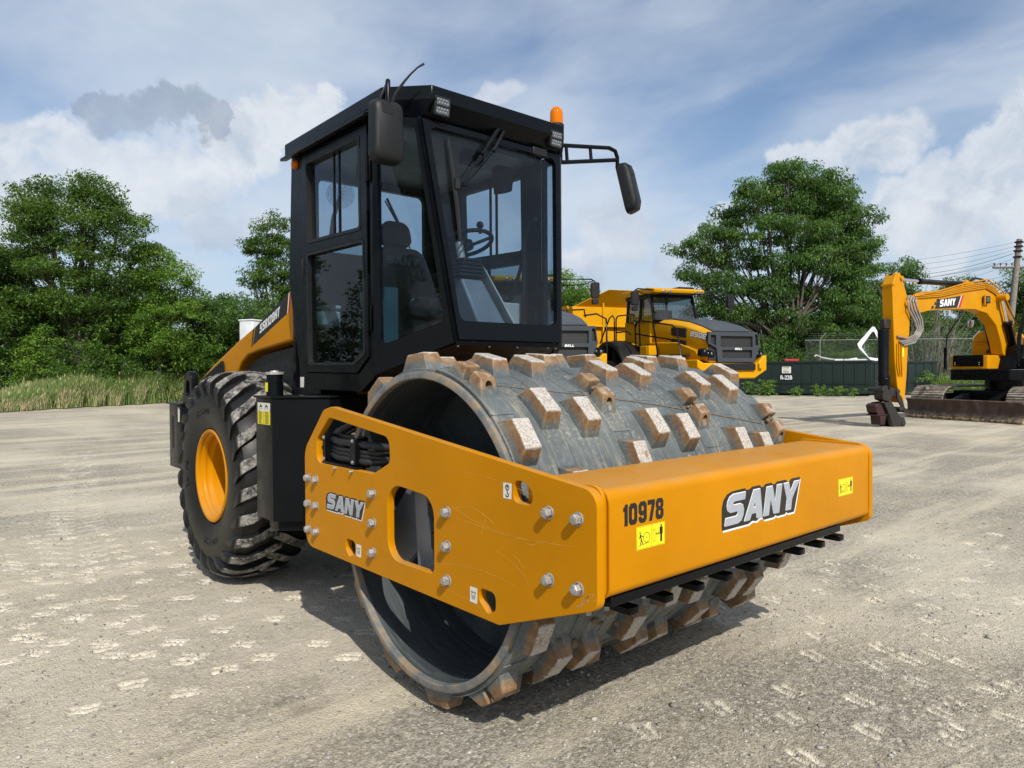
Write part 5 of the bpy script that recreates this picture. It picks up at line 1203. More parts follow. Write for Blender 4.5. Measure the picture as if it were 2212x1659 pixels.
sk = MB(); SP = [(-.03, 4.02), (-.20, 4.30), (-.35, 4.36), (-.45, 4.25), (-.70, 3.71), (-.84, 3.25), (-.80, 2.59), (-.74, 2.2), (-.70, 1.55), (-.60, .72), (-.47, .70), (-.27, 1.19), (-.16, 1.9), (-.10, 2.77)]
sk.prism([q for q in SP], 'y', -.32, .0); stick = sk.build('stick', EY, ex, 20, bevel=.012)
MB().box(-.12, -.34, 3.98, -.02, .02, 4.03).build('stick_rib', EY, ex); MB().prism([(-.30, 4.0), (-.18, 4.33), (-.42, 4.34), (-.5, 4.1)], 'y', -.21, -.11).build('stick_gap', M['dark'], ex)
bo = MB(); BT = [(-.62, 3.72), (-1.36, 3.78), (-2.28, 3.88), (-3.34, 4.08), (-4.20, 4.20), (-4.60, 4.24), (-4.96, 4.14), (-5.45, 3.86), (-5.90, 3.36), (-6.30, 2.80), (-6.55, 2.1), (-6.3, 1.8), (-5.65, 2.1), (-5.54, 2.46), (-5.25, 3.01), (-4.74, 3.36), (-4.09, 3.46), (-3.06, 3.43), (-1.83, 3.35), (-1.3, 3.25), (-1.0, 3.29), (-.72, 3.40)]
bo.prism(BT[::-1], 'y', -.38, -.02); boom = bo.build('boom', EY, ex, 20, bevel=.015)
for (a, b, r) in (((-.66, -.2, 3.5), (-.66, .06, 3.5), .10), ((-5.3, -.65, 3.86), (-5.3, .28, 3.86), .11), ((-.42, -.36, 4.20), (-.42, .05, 4.20), .06), ((-3.75, -.3, 4.22), (-3.75, -.05, 4.22), .12)):
    MB().cyl(a, b, r, 20).build('pin_boss', EY, ex, 40, bevel=.01)
MB().prism([(-3.5, 4.1), (-4.4, 4.2), (-4.1, 4.30), (-3.75, 4.34), (-3.6, 4.25)], 'y', -.28, -.10).build('boom_bracket', EY, ex, 30, bevel=.01)
MB().tube([(-.42, -.16, 4.20), (-1.7, -.17, 4.19)], .045, 12).build('cylinder_rod', M['chrome'], ex, 60)
MB().tube([(-1.50, -.17, 4.19), (-1.6, -.17, 4.19), (-1.62, -.17, 4.19), (-3.35, -.19, 4.22), (-3.75, -.19, 4.23)], [.085, .095, .08, .08, .09], 14).build('cylinder', M['black'], ex, 60)
for y, dx in ((.10, 0), (-.52, 0)):
    MB().tube([(-5.30, y, 3.86), (-5.66, y, 3.05)], .055, 12).build('cylinder_rod', M['chrome'], ex, 60)
    MB().tube([(-5.63, y, 3.12), (-5.68, y, 3.0), (-5.70, y, 2.98), (-6.15, y, 1.95)], [.12, .12, .10, .10], 14).build('cylinder', M['black'], ex, 60)
MB().tube([(.12, -.16, 2.76), (.12, -.16, 2.70), (.11, -.16, 1.45), (.10, -.16, 1.40)], [.14, .15, .135, .17], 16).tube([(.10, -.16, 1.45), (.06, -.16, 1.08)], [.17, .15], 14).build('cylinder', M['black'], ex, 60)
MB().box(-.1, -.24, 2.78, .18, -.08, 3.05).build('cylinder_mount', M['greasy'], ex, 30, bevel=.02)
# rigid pipes and flexible hoses
hp_ = MB()
for k, off in enumerate((0, .05, .10, .15)):
    hp_.tube([(-.75-.1*k, .0-.0, 3.66+off*.8), (-1.4, .01, 3.70+off), (-2.28, .01, 3.78+off), (-3.4, .01, 3.98+off), (-4.6, .01, 4.14+off*1.1), (-5.1, .01, 4.0+off), (-5.55, .0, 3.72+off), (-6.05, .0, 3.1+off), (-6.3, .0, 2.7+off)], .020, 6)
for k in range(3): hp_.tube([(-.22-.10*k, .02, 2.36), (-.22-.10*k, .02, 1.75+.1*k), (-.30-.08*k, .02, 1.45)], .02, 6)
hp_.tube([(-4.66, .03, 4.40), (-3.3, .03, 4.18), (-2.3, .03, 3.95), (-1.0, .03, 3.72)], .022, 6); hp_.tube([(-4.66, .03, 4.40), (-5.5, .03, 4.08), (-6.35, .03, 3.0)], .022, 6)
hp_.build('pipe', EY, ex, 60)
fh = MB()
for k in range(4):
    o_ = .12*k
    fh.tube([(-.75-.11*k, .03, 3.72-.02*k), (-.62-o_, .06, 3.58), (-.62-o_*1.2, .08, 3.35), (-.86-o_*1.0, .10, 3.05), (-1.02-o_*.7, .10, 2.8), (-.92-o_*.7, .08, 2.62), (-.65-.1*k, .06, 2.50-.035*k), (-.20-.09*k, .04, 2.56-.05*k-(.1 if k else 0))], .030, 8)
fh.build('hose', simple('grey_hose', (.22, .20, .18), .45, var=.3), ex, 60)
for a in (0, .09): MB().tube([(-3.8-a, -.1, 4.30), (-4.1-a, -.05, 4.42), (-4.45-a, -.05, 4.40), (-4.75-a, -.05, 4.22)], .03, 8).build('hose', M['rubber'], ex, 60)
MB().box(-4.72, .0, 3.66, -4.45, .09, 3.88).build('work_light', M['plastic'], ex, bevel=.01); MB().box(-4.68, .091, 3.70, -4.49, .096, 3.84).build('lens', M['lens'], ex)
# boom decal
TB = Matrix.Translation((0, -.0145, 0)) @ Matrix(((-1, 0, 0, 0), (0, 0, 1, 0), (0, 1, 0, 0), (0, 0, 0, 1)))     # reads along -x, faces +y
link('stripe', flat([[(2.02, 3.40), (3.13, 3.48), (3.33, 3.84), (2.20, 3.68)]], .006, TB), M['blk_vinyl'], ex)
link('stripe', flat([[(3.15, 3.485), (3.19, 3.488), (3.385, 3.848), (3.345, 3.843)]], .007, TB), M['white'], ex)
link('stripe', flat([[(3.195, 3.488), (3.30, 3.492), (3.485, 3.86), (3.39, 3.849)]], .007, TB), M['red_vinyl'], ex)
for (a, b) in ((1.85, 3.40), (2.0, 3.52), (2.10, 3.62)): link('stripe', flat([[(a, b), (a+.10, b), (a+.14, b+.08), (a+.04, b+.08)]], .006, TB), M['blk_vinyl'], ex)
link('lettering', merge(word('SANY', TB @ Matrix.Translation((2.26, 3.47, 0)) @ Matrix.Rotation(R_(6), 4, 'Z'), .82, .20, .006, .004)), M['wht_letter'], ex)
link('sticker', flat([[(.42, 2.0), (.56, 2.0), (.56, 2.28), (.42, 2.28)]], .006, Matrix.Translation((0, .003, 0)) @ TB @ Matrix.Translation((0, 0, .015))), M['ylw_vinyl'], ex)
# linkage and quick coupler standing on the ground
cp = MB(); cp.prism([(.38, 1.12), (.2, 1.2), (-.25, 1.10), (-.38, 1.0), (-.30, .85), (-.1, .9), (.0, .72), (.3, .8)], 'y', -.30, -.02)
cp.prism([(.30, .72), (-.02, .74), (-.42, .30), (-.60, .28), (-.68, .12), (-.60, .0), (-.45, .02), (-.25, -.02), (-.1, .02), (.05, .35)], 'y', -.12, .0); cp.prism([(.30, .72), (-.02, .74), (-.42, .30), (-.60, .28), (-.68, .12), (-.60, .0), (-.45, .02), (-.25, -.02), (-.1, .02), (.05, .35)], 'y', -.42, -.30)
for (a, b) in ((.34, 1.08), (-.3, 1.02), (-.42, .52), (-.62, .48), (-.55, .10)): cp.cyl((a, -.44, b), (a, .03, b), .065, 14)
cp.prism([(-.22, 1.05), (-.45, .85), (-.58, .55), (-.66, .40), (-.55, .42), (-.42, .6), (-.25, .80)], 'y', -.02, .03)
cp.build('quick_coupler', M['greasy'], ex, 30, bevel=.012)
MB().prism([(.60, .64), (.50, .70), (.36, .70), (.12, .36), (.18, .10), (.36, .10), (.40, .36), (.54, .46)], 'y', -.36, -.06).box(.05, -.38, .36, .54, -.04, .40).build('coupler_block', simple('faded_red_paint', (.032, .009, .008), .6, var=.5, vscale=12), ex, 30, bevel=.012)
# blade
bx0, by0, bx1, by1 = -4.39, -2.38, -3.72, 1.52
Tb = place((bx0, by0, 0), (bx1-bx0, by1-by0, 0), (0, 0, 1)); L_ = math.hypot(bx1-bx0, by1-by0)
bpr = [(.02, .0), (.06, .10), (-.02, .25), (-.05, .40), (-.02, .58), (.04, .66), (-.02, .69), (-.10, .60), (-.12, .40), (-.08, .20), (-.03, .08), (-.05, 0)]
b2 = MB(); b2.prism([(v, u) for v, u in bpr], 'x', 0, L_, Tb @ Matrix(((1, 0, 0, 0), (0, 0, 1, 0), (0, 1, 0, 0), (0, 0, 0, 1))))
bo_ = b2.build('blade', M['rusty'], ex, 40)
# tracks
def trackm(yc, w_):
    tk = bpy.data.objects.new('track', None); COL.objects.link(tk); tk.parent = ex
    path = []; R0 = .50; x0, x1 = -5.05, -8.6
    n = 46; per = 2*(x0-x1)+2*math.pi*R0
    for i in range(n):
        s_ = per*i/n
        if s_ < (x0-x1): q = (x1+s_, 1.06); d = (1, 0)
        elif s_ < (x0-x1)+math.pi*R0: a = (s_-(x0-x1))/R0; q = (x0+R0*math.sin(a), .56+R0*math.cos(a)); d = (math.cos(a), -math.sin(a))
        elif s_ < 2*(x0-x1)+math.pi*R0: u = s_-(x0-x1)-math.pi*R0; q = (x0-u, .06); d = (-1, 0)
        else: a = (s_-2*(x0-x1)-math.pi*R0)/R0; q = (x1-R0*math.sin(a), .56-R0*math.cos(a)); d = (-math.cos(a), math.sin(a))
        path.append((q, d))
    sh = MB()
    for (qx, qz), (dx, dz) in path:
        T = Matrix(((dx, 0, -dz, qx), (0, 1, 0, yc), (dz, 0, dx, qz), (0, 0, 0, 1))); hp = per/n/2
        sh.box(-hp*.93, -w_/2, -.02, hp*.90, w_/2, .012, T); 
        for g_ in (-.7, 0, .7): sh.box(hp*g_-.008, -w_/2, .0125, hp*g_+.008, w_/2, .035, T)
    sh.build('track_shoes', M['trk'], tk, 0)
    MB().prism(roundpoly([(x1-.25, .2, .25), (x0+.25, .2, .25), (x0+.25, .82, .25), (x1-.25, .82, .25)], 6), 'y', yc-w_*.3, yc+w_*.3).build('track_frame', M['dark'], tk, 30)
trackm(-1.80, 1.05); trackm(1.05, .85)
af = MB()
for y in (-.85, .25): af.hexa([(-5.4, y-.13, .45), (-4.2, y-.13, .25), (-4.2, y+.13, .25), (-5.4, y+.13, .45), (-5.4, y-.13, .95), (-4.4, y-.13, .65), (-4.4, y+.13, .65), (-5.4, y+.13, .95)])
af.box(-7.6, -1.3, .35, -5.2, .6, .95); af.lathe([(.55, .95), (.55, 1.28)], 24, Matrix.Translation((-6.5, -.4, 0))); af.build('undercarriage', M['black'], ex, 30, bevel=.02)
MB().tube([(-4.3, -1.6, 1.02), (-5.1, -2.2, 1.06), (-5.3, -1.2, 1.10)], .05, 6).box(-5.6, -1.9, .985, -5.2, -.9, 1.0).build('plank', M['trk'], ex, 30)
# upper structure
MB().prism(roundpoly([(-5.0, -1.33, .12), (-5.0, .5, .1), (-5.9, 1.3, .1), (-9.3, 1.3, .3), (-9.3, -1.33, .3)], 5), 'z', 1.28, 1.63).build('upper_frame', M['black'], ex, 30, bevel=.02)
tb = MB().prism(roundpoly([(-5.05, -1.33, .08), (-5.05, -.15, .05), (-5.9, -.15, .02), (-5.9, -1.33, .02)], 4), 'z', 1.635, 2.07).build('tool_box', EY, ex, 30, bevel=.02)
MB().box(-5.049, -1.22, 1.72, -5.02, -.28, 2.085).build('tool_box_lid', M['black'], tb, bevel=.012)
for y in (-1.15, -.40):
    for z in (1.78, 1.84): MB().sphere((-5.015, y, z), .016, 8, 6).build('bolt', M['steel'], tb, 60)
yb = MB().prism(roundpoly([(-1.17, 2.08, .02), (-.26, 2.08, .02), (-.10, 2.10, .02), (-.30, 2.5, .1), (-.55, 2.86, .15), (-.98, 2.86, .12), (-1.14, 2.60, .2)], 4), 'x', -7.8, -6.0).build('engine_cover', EY, ex, 30, bevel=.03)
for z in (2.55, 2.46): MB().box(-5.999, -1.05, z, -5.94, -.35, z+.03).build('cover_rib', EY, yb, bevel=.008)
link('number', textmesh('63', FRX(-5.992, -.72, 2.14), .22, .15, .004, .03), M['blk_vinyl'], yb)
MB().prism([(-5.6, 1.63), (-5.9, 2.4), (-6.8, 2.4), (-8.8, 2.3), (-8.8, 1.63)], 'y', -.30, .35).build('swing_tower', M['black'], ex, 30, bevel=.02)
cbx = bpy.data.objects.new('cab', None); COL.objects.link(cbx); cbx.parent = ex
fr = MB()
for a, b in (((-5.75, .38, 1.7), (-5.75, .38, 2.6)), ((-5.75, .38, 2.6), (-6.1, .46, 3.85)), ((-6.1, .46, 3.85), (-7.4, .46, 3.9)), ((-5.75, 1.28, 1.7), (-6.1, 1.24, 3.85)), ((-7.5, .38, 1.7), (-7.4, .46, 3.9))): fr.tube([a, b], .055, 6)
fr.box(-7.5, .36, 1.63, -5.75, 1.32, 1.95); fr.build('cab_frame', M['black'], cbx, 30)
MB().hexa([(-7.4, .42, 1.95), (-5.80, .42, 1.95), (-5.80, 1.26, 1.95), (-7.4, 1.26, 1.95), (-7.3, .48, 3.82), (-6.12, .48, 3.82), (-6.12, 1.22, 3.82), (-7.3, 1.22, 3.82)]).build('cab_window', M['tank_glass'], cbx)
MB().tube([(-5.05, -1.45, 1.62), (-5.0, -1.45, 2.15), (-5.05, -1.42, 2.75), (-5.3, -1.2, 3.3)], .022, 6).tube([(-5.0, -1.45, 1.65), (-5.0, -1.45, 2.35)], .045, 6).build('mirror_arm', M['black'], ex, 60)
MB().prism(roundpoly([(-1.12, 3.02, .06), (-.96, 3.0, .06), (-.92, 3.22, .08), (-1.08, 3.28, .08)], 5), 'x', -5.7, -5.64).build('mirror', M['chrome'], ex, 60, bevel=.01)
link('warning_sign', flat([[(-1.10, 1.18), (-.86, 1.02), (-.62, 1.18), (-.70, 1.27), (-1.02, 1.27)]], .01, Matrix.Translation((-7.9, -.6, 0)) @ AX_X), M['ylw_vinyl'], ex)
for q in ((0, 0, 0),): MB().box(-4.45, .05, 3.6, -4.42, .09, 3.9).build('lamp_bracket', EY, ex)
p_ = bl(10.57, 19.7); ex.location = (p_.x, p_.y, 0); ex.rotation_euler = (0, 0, R_(-12.73+180) if False else R_(-12.73))
tag(ex, 'yellow excavator with a rusty dozer blade and its empty coupler standing on the gravel', 'excavator')
# ------------------------------------------------------------------ roll-off dumpsters
M['dgreen'] = simple('dumpster_green', (.0028, .014, .011), .5, var=.3, vscale=3, bump=.3, bscale=8)
def dumpster(L, Wd, H, ribs=10):
    t = empty('dumpster'); b = MB()
    b.hexa([(0, 0, .22), (L, 0, .22), (L, Wd, .22), (0, Wd, .22), (-.0, 0, H), (L, 0, H), (L, Wd, H), (0, Wd, H)])
    s = b.build('shell', M['dgreen'], t, 30, bevel=.01)
    MB().box(-.06, -.07, H-.10, L+.06, .06, H+.03).box(-.06, Wd-.06, H-.10, L+.06, Wd+.07, H+.03).box(-.061, .0601, H-.10, .06, Wd-.061, H+.03).box(L-.06, .0601, H-.10, L+.061, Wd-.061, H+.03).build('rim', M['dgreen'], t, 30, bevel=.01)
    MB().box(.05, .0605, H-.02, L-.05, Wd-.0605, H+.002).build('load_top', M['dark'], t)
    for k in range(ribs):
        x = .25+(L-.5)*k/(ribs-1); MB().prism([(x-.07, -.001), (x-.05, -.035), (x+.05, -.035), (x+.07, -.001)], 'z', .30, H-.101).build('rib', M['dgreen'], t, 30)
    MB().box(-.02, -.075, .14, L+.02, .10, .30).box(-.02, Wd-.1, .14, L+.02, Wd+.05, .30).build('base_rail', M['dgreen'], t, 30, bevel=.01)
    MB().box(-.02, -.069, .78, L+.02, -.055, .83).build('side_rail', M['dgreen'], t)
    for z in (.7, 1.25): MB().box(L+.002, .1, z, L+.03, Wd-.1, z+.06).build('end_rib', M['dgreen'], t)
    return t
A0 = bl(15.2, 47.2); B0 = bl(21.95, 43.2); dd = B0-A0; Ld = dd.length
d1 = dumpster(Ld, 2.4, 2.18, 13); d1.location = A0; d1.rotation_euler = (0, 0, math.atan2(dd.y, dd.x))
tag(d1, 'long dark green dumpster marked R-22B holding the white door frame', 'dumpster', 'green dumpsters')
xs = Ld*.385
SD = lambda x, z, d=.0: Matrix.Translation((x, -.0715-d, z)) @ Matrix(((1, 0, 0, 0), (0, 0, -1, 0), (0, 1, 0, 0), (0, 0, 0, 1)))
nm = textmesh('R-22B', SD(xs-.42, 1.02), .72, .27, .004, .025); link('lettering', nm, M['wht_letter'], d1)
pl = link('notice', flat([[(0, 0), (.55, 0), (.55, .42), (0, .42)]], .006, SD(xs-.33, 1.43)), M['white'], d1)
nm = merge([textmesh('CAUTION', SD(xs-.29, 1.74, .006), .40, .07, .002, .03)]+[textmesh('KEEP OFF', SD(xs-.22, 1.63-.07*k, .006), .30, .03, .002, .01) for k in range(1)]+[flat([[(0, 0), (.36-.05*(k % 2), 0), (.36-.05*(k % 2), .018), (0, .018)]], .002, SD(xs-.25, 1.47+.05*k, .006)) for k in range(3)]); link('lettering', nm, M['blk_vinyl'], pl)
d2 = dumpster(4.5, 2.4, 2.14, 8); p_ = bl(22.9, 45.0); d2.location = p_; d2.rotation_euler = (0, 0, math.atan2(dd.y, dd.x)+R_(38))
tag(d2, 'shorter dark green dumpster right behind the excavator stick', 'dumpster', 'green dumpsters')
# salvaged white door frame and scrap on the load
fr_ = flat([roundpoly([(-.1, 0, .02), (-1.05, .95, .25), (-1.20, 1.30, .1), (-.02, 2.65, .12), (.15, 2.60, .1), (.95, 1.2, .2), (.95, .0, .05)], 4), roundpoly([(-.32, .28, .1), (-.90, 1.08, .15), (-.04, 2.28, .1), (.12, 2.22, .1), (.72, 1.0, .15), (.40, .16, .1)], 4)], .07)
o = link('door_frame', fr_, simple('white_panel', (.78, .80, .80), .4, var=.05)); finish(fr_, 30)
fr_.transform(Matrix.Scale(.82, 4)); p_ = bl(22.95, 45.0, 2.20); R3 = _r.copy(); R3.z = 0; fwd = Vector((math.sin(YAW), math.cos(YAW), 0))
o.matrix_world = place(p_, R3, (0, 0, 1)); tag(o, 'bent white door frame sticking up out of the green dumpster', 'door frame')
s1 = MB().tube([(0, 0, .03), (.9, .1, .03), (1.5, .1, .12)], .07, 6).box(.6, -.1, .0, 2.2, .2, .10).build('scrap_panel', simple('white_scrap', (.6, .62, .62), .5)); p_ = bl(20.6, 45.2, 2.22); s1.matrix_world = place(p_, R3, fwd); tag(s1, 'pale crumpled panel lying on the load of the dumpster left of the white frame', 'scrap')
s2 = MB().tube([(0, 0, .28), (.18, .1, .38), (.5, .1, .22), (1.0, .1, .12), (1.3, .1, .08)], .06, 8).build('bent_pipe', simple('pale_pipe', (.4, .4, .38), .5)); p_ = bl(19.4, 45.4, 2.2); s2.matrix_world = place(p_, R3, fwd); tag(s2, 'bent grey pipe poking over the dumpster rim', 'pipe')
s3 = MB().box(0, 0, 0, .95, .3, .14).build('red_panel', simple('red_paint', (.45, .02, .03), .5), bevel=.02); p_ = bl(17.7, 45.9, 2.21); s3.matrix_world = place(p_, R3, fwd); tag(s3, 'small red panel lying on the dumpster rim', 'scrap')

# ------------------------------------------------------------------ chain-link fence
galv = simple('galvanised_steel', (.20, .21, .205), .6, metal=.2, var=.15)
fence = empty('chain_link_fence', (0, 0, 0)); FA = (20.5, 49.5); FB = (43.0, 46.0)
fa = bl(*FA); fb = bl(*FB); fd = (fb-fa); FL = fd.length; fd.normalize(); FH = 3.45
P_ = lambda u, z: tuple(fa+fd*u+Vector((0, 0, z)))
m = MB(); cell = .17; n = int((FL+FH)/cell)
for i in range(n):
    u = -FH+i*cell+FH*0
    for s_ in (1, -1):
        if s_ > 0: a, b = (i*cell-FH, 0), (i*cell, FH)
        else: a, b = (i*cell, 0), (i*cell-FH, FH)
        (u0, z0), (u1, z1) = a, b
        if min(u0, u1) < 0:
            if u0 < 0: z0 += -u0*(1 if s_ > 0 else 0); u0 = 0 if s_ > 0 else u0
            if u1 < 0: z1 = z1+u1; u1 = 0
            if u0 < 0 or z0 >= FH: continue
        if max(u0, u1) > FL: continue
        m.tube([P_(u0, z0+.25), P_(u1, z1+.25)], .0032, 3, False)
m.build('wire_mesh', galv, fence, 0)
m = MB(); m.tube([P_(0, FH+.25), P_(FL, FH+.25)], .028, 6).build('top_rail', galv, fence, 60)
u = 1.0
while u < FL:
    MB().tube([P_(u, 0), P_(u, FH+.28)], .045, 8).tube([P_(u, FH+.28), tuple(Vector(P_(u, FH+.78))+fd*.42)], .035, 6).build('post', galv, fence, 60); u += 4.9
m = MB()
for k in range(3):
    o_ = fd*(.12+.12*k); z = FH+.42+.15*k; m.tube([tuple(Vector(P_(0, z))+o_), tuple(Vector(P_(FL-1, z))+o_)], .0028, 3, False)
m.build('barbed_wire', galv, fence, 0)
tag(fence, 'grey chain-link fence with angled barbed-wire arms behind the dumpsters and excavator', 'fence')

# ------------------------------------------------------------------ utility pole and wires
wood = simple('weathered_wood', (.20, .175, .15), .85, var=.35, vscale=9, bump=.6, bscale=30)
pole = empty('utility_pole'); pb = bl(33.35, 48.0); pole.location = pb
tilt = (_r*.10)
MB().tube([(0, 0, 0), tuple(tilt*5+Vector((0, 0, 5))), tuple(tilt*10.4+Vector((0, 0, 10.4)))], [.24, .21, .165], 14).build('pole', wood, pole, 60)
def arm_(z, x0, x1, y=.0): c = tilt*z+Vector((0, 0, z)); rr_ = _r.copy(); rr_.z = 0; rr_.normalize(); return c+rr_*x0, c+rr_*x1
a, b = arm_(8.5, -1.6, 1.9); MB().tube([a, b], .085, 4).build('crossarm', wood, pole, 30)
br = MB(); c = tilt*7.7+Vector((0, 0, 7.7)); br.tube([c, a.lerp(b, .17)], .03, 4); br.tube([c, a.lerp(b, .74)], .03, 4); br.build('brace', galv, pole, 30)
im = simple('insulator', (.09, .07, .06), .3)
for k in (.03, .15, .26, .37, .72, .88): q = a.lerp(b, k); MB().tube([q, q+Vector((0, 0, .16)), q+Vector((0, 0, .19)), q+Vector((0, 0, .30))], [.02, .02, .06, .05], 8).build('insulator', im, pole, 60)
hw_ = MB()
for z in (10.2, 9.9, 9.6, 9.2): c = tilt*z+Vector((0, 0, z)); hw_.box(c.x-.22, c.y-.22, z-.05, c.x+.22, c.y+.22, z+.05)
hw_.build('bracket', M['plastic'], pole, 30)
tag(pole, 'weathered wooden utility pole with a crossarm, leaning slightly at the right edge', 'utility pole')
wire = simple('overhead_wire', (.03, .03, .032), .6)
def span(p0, p1, sag, r, lab, n=18):
    p0, p1 = Vector(p0), Vector(p1); pts = [p0.lerp(p1, i/n)-Vector((0, 0, sag*4*(i/n)*(1-i/n))) for i in range(n+1)]
    org = pts[0]; o = MB().tube([q-org for q in pts], r, 4).build('overhead_wire', wire, None, 60); o.location = org; tag(o, lab, 'overhead wire', 'wires strung from the utility pole')
far_ = bl(33.0, 80.0)
W_LAB = ['topmost thin black wire running left from the pole top', 'second wire from the top, close under the topmost', 'third wire down from the pole top', 'thick cable below the three top wires', 'fifth wire down, just above the loose gap', 'thin wire meeting the pole above its crossarm', 'wire on the outermost left insulator of the crossarm', 'wire on the second insulator of the crossarm', 'wire on the third insulator of the crossarm', 'lowest wire, running left under the crossarm']
for k, (z, dz, rad) in enumerate(((10.25, 0, .008), (9.98, .12, .008), (9.75, .16, .009), (9.55, .2, .014), (9.2, .2, .008), (8.95, .1, .008))):
    span(pb+tilt*z+Vector((0, 0, z)), bl(28.5+.5*k, 58, 10.2-.28*k), .25+.1*k, rad, W_LAB[k])
for k, f_ in enumerate((.03, .15, .26)): span(pb+a.lerp(b, f_)+Vector((0, 0, .3)), bl(30.0+1.2*k, 70, 10.0+.3*k), .6, .009, W_LAB[6+k])
span(pb+tilt*8.1+Vector((0, 0, 8.1)), bl(31.0, 66, 8.2), .4, .009, W_LAB[9])

# white equipment cabinet beyond the hood
cbn = MB().prism(roundpoly([(-.16, -.16, .02), (.16, -.16, .02), (.16, .16, .02), (-.16, .16, .02)], 2), 'z', 0, 2.66).box(-.175, -.175, 2.661, .175, .175, 2.69).build('equipment_cabinet', simple('cabinet_white', (.62, .64, .66), .5, var=.1), None, 30, bevel=.01)
MB().box(-.165, -.02, 1.9, -.1605, .12, 2.45).build('cabinet_vent', M['plastic'], cbn)
p_ = bl(-5.15, 14.0); cbn.location = p_; cbn.rotation_euler = (0, 0, R_(30)); tag(cbn, 'tall white equipment cabinet showing above the sloping engine hood', 'cabinet')
cb2 = MB().tube([(0, 0, 2.7), (0, 0, 2.85)], .03, 8).build('cabinet_vent_pipe', M['plastic'], cbn)

# ------------------------------------------------------------------ plants
def leaf_mat(name, lo, mid, hi, trans=.35):
    m, t, p, o = material(name); t.n.remove(p)
    at = t.new('ShaderNodeAttribute', attribute_name='tone'); rnd = t.new('ShaderNodeNewGeometry').outputs['Random Per Island']
    f = t.math('ADD', t.math('MULTIPLY', at.outputs['Fac'], .65), t.math('MULTIPLY', rnd, .35))
    c = t.ramp(f, [(.1, lo), (.5, mid), (.95, hi)])
    d = t.new('ShaderNodeBsdfPrincipled'); t.put(d.inputs['Base Color'], c); d.inputs['Roughness'].default_value = .55; d.inputs['Specular IOR Level'].default_value = .35
    tr = t.new('ShaderNodeBsdfTranslucent'); t.put(tr.inputs[0], t.mix(.5, c, tuple(min(1, x*1.6) for x in hi)))
    mx = t.new('ShaderNodeMixShader'); mx.inputs[0].default_value = trans; t.l.new(d.outputs[0], mx.inputs[1]); t.l.new(tr.outputs[0], mx.inputs[2]); t.l.new(mx.outputs[0], o.inputs[0]); return m
LM = {'oak': leaf_mat('leaf_dark', (.015, .045, .005), (.058, .125, .016), (.19, .29, .05)), 'light': leaf_mat('leaf_light', (.05, .13, .015), (.12, .23, .028), (.24, .36, .055)),
      'locust': leaf_mat('leaf_locust', (.014, .046, .007), (.058, .135, .022), (.19, .30, .07)), 'shrub': leaf_mat('leaf_shrub', (.03, .085, .010), (.085, .175, .022), (.19, .30, .05))}
bark = simple('bark', (.085, .07, .055), .9, var=.4, vscale=6, bump=.8, bscale=18)
def leaves(rng, centers, rad, per, size, droop=0., aspect=2.2, tone=None):
    """numpy leaf clusters -> quads (folded diamonds) with a tone attribute"""
    n = len(centers)*per; c = np.repeat(centers, per, 0); r = np.repeat(rad, per)
    off = rng.normal(0, 1, (n, 3)); off /= np.linalg.norm(off, axis=1, keepdims=True); off *= rng.uniform(.1, 1, (n, 1))**.5; off[:, 2] *= .52; pos_ = c+off*r[:, None]
    out = off/(np.linalg.norm(off, axis=1, keepdims=True)+1e-6)
    d = out*.8+rng.normal(0, .5, (n, 3)); d[:, 2] -= droop; d /= np.linalg.norm(d, axis=1, keepdims=True)
    up = np.array([0, 0, 1.])+rng.normal(0, .55, (n, 3)); s = np.cross(d, up); s /= np.linalg.norm(s, axis=1, keepdims=True)+1e-6
    nn = np.cross(s, d); L = (size*rng.uniform(.6, 1.35, n))[:, None]; w = L/aspect
    V = np.stack([pos_-d*L*.5, pos_+s*w*.5+nn*w*.12, pos_+d*L*.5-np.array([0, 0, 1.])*L*droop*.3, pos_-s*w*.5+nn*w*.12], 1)
    tn = np.clip(.5+rng.normal(0, .16, len(centers)) if tone is None else tone, 0, 1)
    return V, np.repeat(np.repeat(tn, per), 4)
def leaf_mesh(name, V, tn):
    F = np.arange(len(V)*4).reshape(-1, 4); me = np_mesh(name, V, F)
    at = me.attributes.new('tone', 'FLOAT', 'POINT'); at.data.foreach_set('value', tn.astype(np.float32)); return me
def crown_centers(rng, lobes_, dens):
    out = []; tone = []
    for (cx, cy, cz, rx, ry, rz) in lobes_:
        n = max(4, int(dens*(rx*ry+ry*rz+rx*rz)/3))
        d = rng.normal(0, 1, (n, 3)); d /= np.linalg.norm(d, axis=1, keepdims=True)
        k = rng.uniform(.25, 1, n)**.45*(1+rng.normal(0, .07, n)); lump = 1+.16*np.sin(d[:, 0]*5+cx)*np.cos(d[:, 2]*6+cy*2)
        c = np.array([cx, cy, cz])+d*np.array([rx, ry, rz])*(k*lump)[:, None]; out.append(c)
        base = rng.uniform(.34, .60); tone.append(np.clip(base+rng.normal(0, .17, n), 0, 1))
    return np.concatenate(out), np.concatenate(tone)
